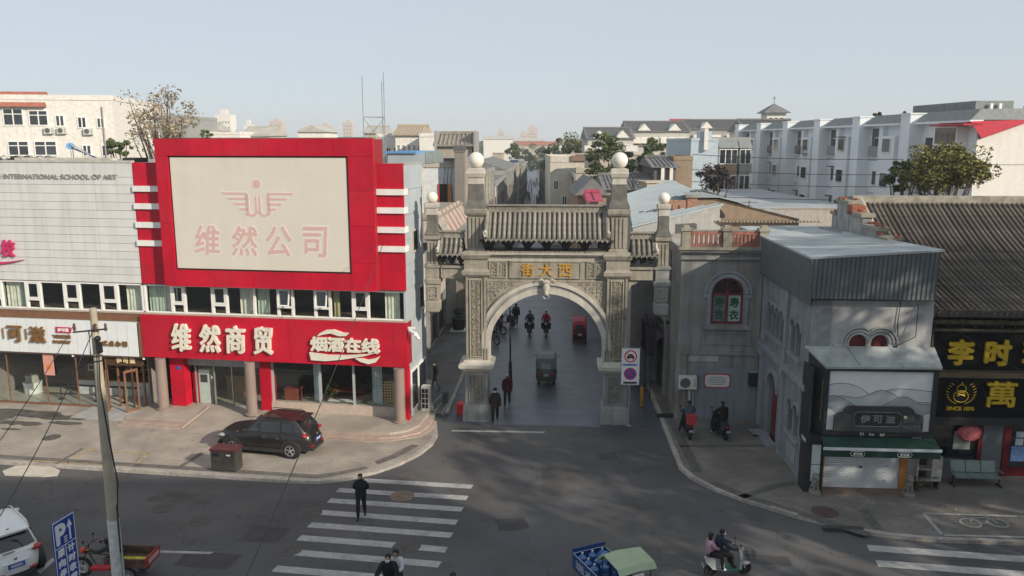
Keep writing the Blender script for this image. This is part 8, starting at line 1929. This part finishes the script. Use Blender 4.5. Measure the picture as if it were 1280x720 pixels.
def person(label,loc,rz,pose,top,pants,hair='short',hat=None,mask=False,shoem=None,scale=1.0,bag=None,group=None,coat=0,female=False):
    t=thing('person',label,'person',tuple(loc),rz,group); t.scale=(scale,)*3
    J=limb_pose(pose); V=[];R=[];E=[];T=[]
    def v(p,r): V.append(Vector(p)); R.append(r); return len(V)-1
    def e(a,b,tag_): E.append((a,b)); T.append(tag_)
    k=.95 if female else 1.05
    pel=v(J['pelvis'],(.17,.14)); wa=v(J['waist'],(.175*k,.145)); ch=v(J['chest'],(.20*k,.155)); nb=v(J['neckb'],(.12,.10)); nk=v(J['neck'],(.052,.055)); hd=v(J['head'],(.084,.098)); cr=v(J['crown'],(.076,.09))
    e(pel,wa,'t');e(wa,ch,'t');e(ch,nb,'t');e(nb,nk,'s');e(nk,hd,'s');e(hd,cr,'s')
    H=Vector(J['head']); fwd=Vector((0,1,0))
    for s,n in ((-1,'l'),(1,'r')):
        h=v(J['hip'+n],(.108,.112)); kn=v(J['knee'+n],(.078,.082)); mid=v(tuple((Vector(J['knee'+n])*.55+Vector(J['ank'+n])*.45)),(.070,.074)); an=v(J['ank'+n],(.056,.058)); to=v(J['toe'+n],(.046,.036))
        e(pel,h,'p');e(h,kn,'p');e(kn,mid,'p');e(mid,an,'p');e(an,to,'f')
        sh=v(J['sh'+n],(.084,.084)); el=v(J['el'+n],(.066,.066)); wr=v(J['wr'+n],(.046,.044))
        e(ch,sh,'t');e(sh,el,'t');e(el,wr,'t')
        d=(Vector(J['wr'+n])-Vector(J['el'+n])).normalized(); W_=Vector(J['wr'+n]); pm=v(tuple(W_+d*.06),(.036,.02)); e(wr,pm,'s')
        lat=Vector((0,1,0)) if abs(d.z)>.6 else Vector((1,0,0)); curl=Vector((-s,0,0)) if abs(d.z)>.6 else Vector((0,0,-1))
        for q,ln_ in enumerate((.065,.075,.07,.055)):
            b=W_+d*.085+lat*(-.027+.018*q); f1=v(tuple(b),(.009,.009)); f2=v(tuple(b+d*ln_*.55+curl*.008),(.008,.008)); f3=v(tuple(b+d*ln_*.8+curl*.03),(.0065,.0065)); e(pm,f1,'s'); e(f1,f2,'s'); e(f2,f3,'s')
        b=W_+d*.03+lat*.03*(1 if abs(d.z)>.6 else -s); th1=v(tuple(b+lat*.012*(1 if abs(d.z)>.6 else -s)),(.011,.011)); th2=v(tuple(b+d*.04+lat*.025*(1 if abs(d.z)>.6 else -s)),(.009,.009)); e(pm,th1,'s'); e(th1,th2,'s')
    me=bpy.data.meshes.new('p'); me.from_pydata([tuple(x) for x in V],E,[]); o=bpy.data.objects.new('body',me); TMP.collection.objects.link(o)
    md=o.modifiers.new('skin','SKIN'); sv=me.skin_vertices[0].data
    for i,r in enumerate(R): sv[i].radius=r
    sv[0].use_root=True
    o.modifiers.new('sub','SUBSURF').levels=1; o.modifiers['sub'].render_levels=1
    TMP.view_layers[0].update(); dg=TMP.view_layers[0].depsgraph; nm=bpy.data.meshes.new_from_object(o.evaluated_get(dg)); o.modifiers.clear(); o.data=nm; bpy.data.meshes.remove(me); TMP.collection.objects.unlink(o); COL.objects.link(o)
    nm.materials.clear()
    for m_ in (top,pants,skin,shoem or shoe): nm.materials.append(m_)
    idx={'t':0,'p':1,'s':2,'f':3}; segs=[(V[a],V[b],idx[tg_],(sum(R[a])+sum(R[b]))/4) for (a,b),tg_ in zip(E,T)]
    for p in nm.polygons:
        c=p.center; best=9;bi=0
        for a,b,ix,rr in segs:
            ab=b-a; u=max(0,min(1,(c-a).dot(ab)/max(1e-9,ab.length_squared))); dd=(c-(a+ab*u)).length-rr
            if dd<best: best=dd;bi=ix
        p.material_index=bi; p.use_smooth=True
    o.parent=t
    # face: nose, ears, eyes
    fc=M(); fy=H.y+.085
    fc.ball((0,fy+.012,H.z-.01),.016,8,6,(.8,1,1.3)); 
    for s in (-1,1): fc.ball((s*.078,H.y,H.z),.02,8,6,(.5,.8,1.3))
    fc.obj('nose_and_ears',skin,t,smooth=True)
    ey=M()
    for s in (-1,1): ey.ball((s*.03,fy-.004,H.z+.022),.010,6,5)
    ey.obj('eyes',black,t)
    if not mask: M().ball((0,fy-.006,H.z-.045),.02,8,5,(1.2,.4,.3)).obj('mouth',mat('lips',(0.30,0.09,0.08)),t)
    C=Vector(J['crown']); hm=hairg if hair=='grey' else hairm
    hb=M(); hb.ball((0,H.y-.034,H.z+.052),.096,14,8,(.97,1.0,.88))
    if hair=='long': hb.ball((0,H.y-.055,H.z-.06),.09,12,8,(1.05,.75,1.7)); 
    hb.obj('hair',hm,t,smooth=True)
    if mask: M().ball((0,fy-.03,H.z-.035),.055,12,8,(1.15,.85,.9)).obj('face_mask',maskm,t,smooth=True)
    if hat:
        hh=M(); hh.ball((0,H.y-.01,H.z+.085),.105,14,8,(1,1.08,.62)); hh.ball((0,H.y+.09,H.z+.07),.07,10,5,(1.1,1,.15)); hh.obj('cap',hat,t,smooth=True)
    if coat:
        cz=J['pelvis'][2]; cy=J['pelvis'][1]; m=M(); vs=[];n=14
        for (z,w,d) in ((cz+.2,.19,.16),(cz+.0,.215,.175),(cz-coat,.225,.18)):
            for i in range(n): a=2*PI*i/n; vs.append((w*math.cos(a),cy+d*math.sin(a),z))
        m.add(vs,[(k_*n+i,k_*n+(i+1)%n,(k_+1)*n+(i+1)%n,(k_+1)*n+i) for k_ in range(2) for i in range(n)]).obj('coat_hem',top,t,smooth=True)
    if bag: 
        m=M(); m.box(-.14,.14,-.05,.05,-.24,0); m.tube([(-.1,0,0),(-.06,0,.12),(.06,0,.12),(.1,0,0)],.01,4); b=m.obj('bag',bag,t); w_=J['wrr']; b.location=(w_[0]+.02,w_[1],w_[2]-.16)
    return t
def face_cam(loc): return math.atan2(-loc[1],-loc[0])-PI/2     # +y of the figure towards the viewpoint
DN=PI   # facing the viewpoint (-Y)
p=gnd(452,647); person('man in black walking over the crossing with hands behind his back',(p.x,p.y,.01),DN+.05,'back_hands',cloth('black',(0.012,0.012,0.014)),cloth('black trousers',(0.014,0.014,0.016)),coat=.05,scale=.97)
p=gnd(619,528); person('person in dark brown jacket, cap and white mask walking out of the gate',(p.x,p.y,.01),DN,'walk',cloth('brown black',(0.035,0.022,0.02)),cloth('black trousers',(0.014,0.014,0.016)),hat=cloth('black cap',(0.01,0.01,0.012)),mask=True,coat=.12,scale=1.0)
p=gnd(634,507); person('person in maroon coat and white cap walking beside the lamp post',(p.x,p.y,.01),DN-.1,'walk',cloth('maroon',(0.07,0.015,0.022)),cloth('black trousers',(0.014,0.014,0.016)),hat=cloth('white cap',(0.42,0.40,0.38)),coat=.16,scale=.97,female=True)
p=gnd(545,489,KZ); person('person in black with white mask walking along left side walk',(p.x,p.y,KZ+.008),PI*.62,'walk',cloth('black',(0.012,0.012,0.014)),cloth('grey jeans',(0.08,0.09,0.11)),mask=True,scale=.95)
p=gnd(645,408); person('person in black walking away far inside the archway',(p.x,p.y,.01),0.1,'walk',cloth('black',(0.012,0.012,0.014)),cloth('black trousers',(0.014,0.014,0.016)),coat=.1)
# rider + girl
sp=Vector((6.75,23.05,.004)); rzs=math.radians(8)
ebike('electric_scooter','pale green and white electric scooter carrying two riders at bottom right',sp,rzs,mat('white scooter shell',(0.36,0.38,0.38),rough=.3),basket=True).scale=(.9,.9,.9)
o=[c for c in bpy.data.objects if c.name.startswith('footboard')][-1]; o.data.materials[0]=mat('green footboard',(0.05,0.22,0.15),rough=.4)
person('man in dark blue jacket and white mask steering the two person scooter',sp,rzs-PI/2,'ride',cloth('navy',(0.018,0.025,0.045)),cloth('black trousers',(0.014,0.014,0.016)),mask=True,scale=.92)
person('girl in pink coat with long black hair on the back of the scooter',sp,rzs-PI/2,'pillion',cloth('pink',(0.42,0.25,0.33)),cloth('black trousers',(0.014,0.014,0.016)),hair='long',shoem=shoew,female=True,scale=.92)
# scooter bottom centre with couple
sp=Vector((-3.55,20.8,.004)); rzs=-PI/2-.05
ebike('electric_scooter','dark scooter heading towards the viewer at bottom centre edge',sp,rzs,mat('black scooter shell',(0.03,0.03,0.035),rough=.3))
person('masked rider in black jacket at bottom centre edge',sp,rzs-PI/2,'ride',cloth('black',(0.012,0.012,0.014)),cloth('black trousers',(0.014,0.014,0.016)),mask=True,scale=1.06)
person('passenger in white top peeking from behind the masked rider',sp+Vector((.12,.05,0)),rzs-PI/2,'pillion',cloth('white top',(0.5,0.52,0.55)),cloth('black trousers',(0.014,0.014,0.016)),hair='long',scale=1.06,female=True)
p=gnd(573,738,0); person('person whose dark hair just shows at the bottom edge',(p.x,p.y-2.0,.01),DN,'walk',cloth('dark grey',(0.05,0.05,0.055)),cloth('black trousers',(0.014,0.014,0.016)))
# cyclist on the cargo tricycle
person('bent rider in dark jacket with red collar on the cargo tricycle',(-12.35-.02,22.95,.0),math.radians(87),'cart',cloth('dark olive',(0.035,0.032,0.025)),cloth('dark trousers',(0.02,0.02,0.022)),hair='short')
o=thing('red_seat_cloth','red cloth lying beside the rider of the cargo tricycle','cloth',(-12.45,22.35,.0),math.radians(177)); bx('cloth_fold',mat('red cloth',(0.35,0.02,0.03),var=.2),o,-.3,.3,-.12,.12,.62,.70)
# riders inside the gate
for (u,v,cl_,ap_,lab,lab2) in ((-1.5,17.2,cloth('grey blue',(0.05,0.05,0.07)),cloth('black quilt',(0.014,0.014,0.018)),'rider in dark jacket on left of the two scooters in the archway','left of the two scooters riding through the archway'),(-.35,17.2,cloth('crimson',(0.28,0.012,0.06)),cloth('black quilt',(0.014,0.014,0.018)),'rider in crimson jacket on the right scooter in the archway','right of the two scooters riding through the archway')):
    w=AW(u,v,.01); ebike('electric_scooter',lab2,w,-PI/2+AROT,mat('dark scooter',(0.03,0.03,0.035)),apron=ap_,group='scooters coming through the archway')
    person(lab,w,PI+AROT,'ride',cl_,cloth('black trousers',(0.014,0.014,0.016)),hat=cloth('red helmet',(0.25,0.03,0.03)) if u<-1 else None)
# two scooters facing the concrete wall
for (px,py,cl_,bx_,lab,lab2) in ((862,549,cloth('slate',(0.06,0.07,0.10)),mat('red box',(0.42,0.05,0.05),var=.2),'rider in slate jacket on the scooter with red box','scooter with red delivery box parked near the drain grate'),(903,550,cloth('black',(0.012,0.012,0.014)),None,'rider in black on the scooter near the grey side wall','dark scooter nearer the grey arcade side wall')):
    w=gnd(px,py,KZ+.003); dv=Vector((.0,.62,0)); w=w+dv; rr=PI/2+AROT+(.05 if px<880 else .25)
    ebike('electric_scooter',lab2,w,rr,mat('dark scooter',(0.03,0.03,0.035)),box=bx_)
    person(lab,w,rr-PI/2,'ride_foot',cl_,cloth('black trousers',(0.014,0.014,0.016)),shoem=shoew if px>880 else None)
# parked bikes by the left kerb inside the gate
for i,(u,v,a,lab) in enumerate(((-3.9,14.6,2.2,'parked bicycle nearest left pillar inside the arch'),(-3.9,15.8,1.9,'parked bicycle second behind left pillar'),(-3.7,17.4,2.3,'parked bicycle third behind left pillar'))): w=AW(u,v,.01); bicycle('bicycle',lab,w,a,(metal_d,mat('blue frame',(0.03,0.06,0.15)),black)[i],'bicycles parked inside the gate on the left')
for i,(u,v,a,lab) in enumerate(((-3.4,20.0,2.5,'dark parked scooter behind the row of bicycles'),(-4.1,19.0,2.3,'dark parked scooter beside the row of bicycles'),(5.1,6.5,1.4,'dark scooter parked behind the yellow bollard'),(5.2,9.0,1.6,'dark scooter parked deeper behind the yellow bollard'))): w=AW(u,v,.01); ebike('electric_scooter',lab,w,a,mat('dark scooter',(0.03,0.03,0.035)),basket=(i==0))
# street crowd far away (countable ones as simple people)
random.seed(8)
cols=[cloth('far black',(0.02,0.02,0.025)),cloth('far red',(0.25,0.03,0.04)),cloth('far blue',(0.04,0.06,0.14)),cloth('far grey',(0.12,0.12,0.13))]
def tiny(v,u,i):
    cx_=(ROWP(-1,v).x+ROWP(1,v).x)/2; w=Vector((cx_+u*.5,A0.y+v,.01)); t=thing('person','tiny distant walker among the crowd far down the street','person',w[:],0,'crowd far down the street')
    c=random.choice(cols); m=M(); t['label']='tiny distant walker in %s among the crowd far down the street'%c.name.split('far ')[-1]
    vs=[];n=8
    for (z,r) in ((.05,.09),(.5,.13),(.95,.16),(1.3,.2),(1.42,.12),(1.48,.06)):
        for k in range(n): a=2*PI*k/n; vs.append((r*math.cos(a),r*.65*math.sin(a),z))
    m.add(vs,[(k*n+i_,k*n+(i_+1)%n,(k+1)*n+(i_+1)%n,(k+1)*n+i_) for k in range(5) for i_ in range(n)]); m.obj('body',c,t,smooth=True); M().ball((0,0,1.6),.11,8,6,(1,1,1.2)).obj('head',hairm,t,smooth=True)
for i in range(34): tiny(random.uniform(120,240),random.uniform(-4.5,4.2),i)
# ================= STREET FURNITURE =================
# utility pole
po=gnd(150,740); up=thing('utility_pole','pale concrete utility pole with white painted base and one crossarm','pole',(po.x,po.y,0),0)
M().lathe(0,0,[(0,.175),(5.4,.135),(8.6,.095),(8.75,.09)],16).obj('shaft',mat('concrete pole',(0.40,0.36,0.27),rough=.85,var=.12,scale=3,streak=.3,stain=(.25,.22,.17),stainamt=.5),up,smooth=True)
M().lathe(0,0,[(0,.185),(2.35,.168)],16).obj('painted_base',mat('flaking white paint',(0.58,0.58,0.57),var=.15,scale=6,stain=(.3,.3,.3),stainamt=.5,stscale=5),up,smooth=True)
M().tube([(-.55,-.14,8.08),(.42,-.14,8.18)],.025,6).obj('crossarm',metal_d,up); M().tube([(-.1,-.14,8.1),(-.08,-.2,7.4),(-.3,-.1,7.15)],.02,5).obj('brace',metal_d,up)
for x in (-.5,.1,.38): M().lathe(x,-.14,[(8.12,.03),(8.2,.045),(8.26,.03),(8.3,.04),(8.34,.02)],8).obj('insulator',mat('brown insulator',(0.12,0.06,0.04),rough=.3),up)
m=M(); m.ball((.14,-.16,7.9),.09,8,6); m.box(.1,.24,-.22,-.12,7.5,7.8); m.obj('junction_box',black,up)
M().tube([(.16,-.18,7.8),(.10,-.2,6.5),(.22,-.22,5.0),(.36,-.22,3.6),(.26,-.2,2.8),(.24,-.2,1.4)],.022,6).obj('hanging_cable',black,up); M().tube([(.22,-.17,.0),(.22,-.17,2.9)],.03,6).obj('cable_conduit',mat('conduit green grey',(0.22,0.28,0.27)),up)
m=M()
for z in (7.2,7.35): m.lathe(0,0,[(z,.125),(z+.04,.125)],12)
m.obj('clamp_band',metal_d,up)
def wire(label,pts,r=.012,sag=0,nm='overhead_wire'):
    a=Vector(pts[0]);b=Vector(pts[1]); n=14; P=[a.lerp(b,i/n)-Vector((0,0,sag*4*(i/n)*(1-i/n))) for i in range(n+1)]
    o=M().tube([p-P[0] for p in P],r,4).obj(nm,black); o.location=P[0]; tag(o,label,'wire'); return o
top=Vector((po.x-.5,po.y-.14,8.3)); wire('black wire running from pole crossarm down to the left edge',(top,atY(-60,628,17)),.013,.2)
wire('second black wire dropping from pole to lower left beside the first',(Vector((po.x+.1,po.y-.14,8.3)),atY(-20,678,15)),.013,.25)
wire('thin black wire crossing the red sign and road diagonally',(LW(5.5,-.5,9.0),atY(290,760,14)),.014,.3)
for i,(py) in enumerate((195,214,229,246)): wire(['topmost','second','third','lowest'][i]+' thin wire across the long apartment side',(atY(865,py-2,60),atY(1130+12*i,py+4,57)),.022,.15)
wire('thin cable slanting across the medicine shop black boards',(AW(15.2,-7.1,6.6),AW(20.5,-9.5,3.4)),.012,.1)
# blue parking sign
a=gnd(64,656,3.2); b=gnd(90,640,3.2); d=(b-a); ps=thing('parking_sign','tall blue parking sign with white P, arrow and white characters','parking sign',(a.x,a.y,0),math.atan2(d.y,d.x)); Wd=.80
blue=mat('parking blue',(0.012,0.05,0.30),rough=.35,var=.06)
bd=M().box(0,Wd,-.02,.02,1.15,3.2).obj('sign_board',blue,ps)
whp=mat('reflective white',(0.72,0.74,0.76),rough=.4,var=.02)
m=M()
for q in ((.0,.02,1.15,3.2),(Wd-.02,Wd,1.15,3.2),(.02,Wd-.02,1.15,1.17),(.02,Wd-.02,3.18,3.2),(.02,Wd-.02,2.42,2.44),(Wd/2-.012,Wd/2+.012,1.17,2.42)): m.box(q[0],q[1],-.026,-.0205,q[2],q[3])
m.obj('white_border',whp,bd)
text('P',.08,.46,2.5,3.1,-.021,whp,bd,'letter_p',.008,.035); m=M(); m.box(.57,.63,-.028,-.021,2.5,2.9); m.prism([(.50,2.88),(.70,2.88),(.60,3.1)],-.028,-.021); m.obj('arrow',whp,bd); m=M()
for z in (2.5,2.57,2.64): m.box(.36,.48,-.032,-.029,z,z+.03)
m.obj('ticket_symbol',whp,bd)
for i,c in enumerate('顺向停车'): text(c,.09,.34,2.14-.3*i,2.38-.3*i,-.021,whp,bd,'sign_character',.008,.012)
for i,c in enumerate('计时收费'): text(c,.46,.72,2.14-.3*i,2.38-.3*i,-.021,whp,bd,'sign_character',.008,.012)
for x in (.12,Wd-.12): M().tube([(x,.05,0),(x,.05,3.15)],.035,8).obj('post',metal_l,ps)
rf=thing('red_rack','red painted metal frame at left bottom corner','frame',(-14.75,20.1,0),math.radians(62))
rdm=mat('glossy red steel',(0.38,0.01,0.02),rough=.3)
for (x,y) in ((0,0),(.5,0),(0,.4),(.5,.4)): bx('leg',rdm,rf,x-.03,x+.03,y-.03,y+.03,0,2.4)
for z in (.9,1.6,2.35): 
    for y in (0,.4): bx('rail',rdm,rf,.031,.469,y-.025,y+.025,z,z+.06)
bx('top_plate',rdm,rf,-.04,.54,-.04,.44,2.41,2.44); bx('white_panel',white,rf,.04,.46,.18,.2,.96,1.58)
# litter bin
bn_=gnd(281,590,KZ); lb=thing('litter_bin','dark litter bin with maroon lid on the pavement edge before the black SUV','bin',(bn_.x,bn_.y+.3,KZ),LROT)
bg_=mat('bin green grey',(0.045,0.045,0.04),rough=.45,var=.2,scale=3); bm2=mat('bin maroon lid',(0.085,0.025,0.03),rough=.4,var=.2)
m=M(); m.box(-.53,.53,-.3,.3,.05,.88); m.obj('body',bg_,lb); m=M(); m.box(-.56,.56,-.33,.33,.882,.96); m.taper(0,0,.962,1.0,1.1,.62,.9,.5); m.obj('lid',bm2,lb); bx('base',black,lb,-.5,.5,-.27,.27,0,.049)
for x in (-.28,.28): bx('opening',black,lb,x-.15,x+.15,-.315,-.301,.66,.80); bx('door_panel',bg_,lb,x-.23,x+.23,-.312,-.301,.1,.6)
bx('sticker',mat('white sticker',(.5,.48,.48)),lb,.16,.34,-.321,-.3155,.7,.76)
# lamp post behind the gate
lp_=AW(-2.15,5.87,.01); sl_=thing('street_lamp','slim black street lamp with small arm just behind the arch','street lamp',lp_[:],AROT)
M().lathe(0,0,[(0,.14),(.1,.14),(.15,.11),(1.2,.09),(1.25,.05),(4.2,.045)],12).obj('pole',metal_d,sl_,smooth=True); M().tube([(0,0,4.2),(-.1,0,4.45),(-.35,0,4.55)],.03,6).tube([(0,0,4.1),(.2,0,4.1)],.02,6).obj('arm',metal_d,sl_); M().ball((-.42,0,4.5),.1,10,6,(1.4,1,.5)).obj('lamp_head',metal_d,sl_,smooth=True)
# planters
for i,(u,v,lab) in enumerate(((-6.6,17.8,'dark round planter with clipped shrub on left side walk'),)):
    w=AW(u,v,KZ+.008); pl_=thing('planter',lab,'planter',w[:],AROT); bx('base_plate',white,pl_,-.6,.5,-.5,.5,0,.08); M().lathe(0,0,[(.082,.4),(.9,.5),(.95,.45)],16).obj('pot',metal_d,pl_,smooth=True)
    lf=M()
    for k in range(160):
        p=Vector((random.gauss(0,.2),random.gauss(0,.2),1.15+random.random()*.4)); a=Vector((random.uniform(-.1,.1),random.uniform(-.1,.1),random.uniform(-.05,.1))); b=Vector((random.uniform(-.06,.06),random.uniform(-.06,.06),.05)); lf.add([p-a,p+b,p+a,p-b],[(0,1,2,3)])
    lf.obj('foliage',lf_d,pl_)
w=AW(-4.35,.35,KZ*0); rd=thing('red_bucket','red round lid leaning behind the left pillar base','lid',AW(-4.2,.5,.01)[:],AROT); M().lathe(0,0,[(0,.3),(.5,.32),(.55,.28)],14).obj('lid_body',signred,rd)
sb_=thing('stone_block','small dark stone block on left side walk edge','block',AW(-5.25,1.75,KZ+.01)[:],AROT); M().stack(0,0,[(0,.3,.3),(.5,.28,.28),(.56,.2,.2)]).obj('block_body',W_dark,sb_)
db=thing('diamond_display','striped green and red display board outside left row shop','display',SW(-7.45,6.5,KZ)[:],SROT); bx('board',mat('striped display',(0.10,0.12,0.05),var=.6,scale=9),db,-.1,.05,-.6,.6,.3,2.4); bx('foot',metal_d,db,-.2,.2,-.5,.5,0,.08)
# leaf litter / small debris on pavements
random.seed(14); m=M()
for i in range(420):
    if random.random()<.5: p=PRI.inverted()@Vector((random.uniform(11.5,18),random.uniform(-10.9,-8.2),KZ+.014))
    else: p=PLI.inverted()@Vector((random.uniform(-18,6),random.uniform(-6.5,-2.8),KZ+.02))
    a=random.random()*6.28; r=random.uniform(.02,.055); d=Vector((math.cos(a)*r,math.sin(a)*r,0)); e_=Vector((-d.y*.5,d.x*.5,.01)); m.add([p-d,p+e_,p+d,p-e_],[(0,1,2,3)])
o=m.obj('fallen_leaves',lf_b); tag(o,'dry leaves and litter scattered over both pavements','leaves',kind='stuff')
# ================= HAZE =================
HAZE=True
if HAZE:
    hm=bpy.data.materials.new('haze'); hm.use_nodes=True; tt=hm.node_tree; tt.nodes.clear(); oo=tt.nodes.new('ShaderNodeOutputMaterial'); pv=tt.nodes.new('ShaderNodeVolumePrincipled')
    pv.inputs['Color'].default_value=(.93,.96,1.0,1); pv.inputs['Density'].default_value=.00045; pv.inputs['Anisotropy'].default_value=.0; tt.links.new(pv.outputs[0],oo.inputs['Volume'])
    h=M().box(-1350,1350,-60,1620,-1.1,46).obj('haze',hm); h['kind']='stuff'

bpy.data.scenes.remove(TMP)
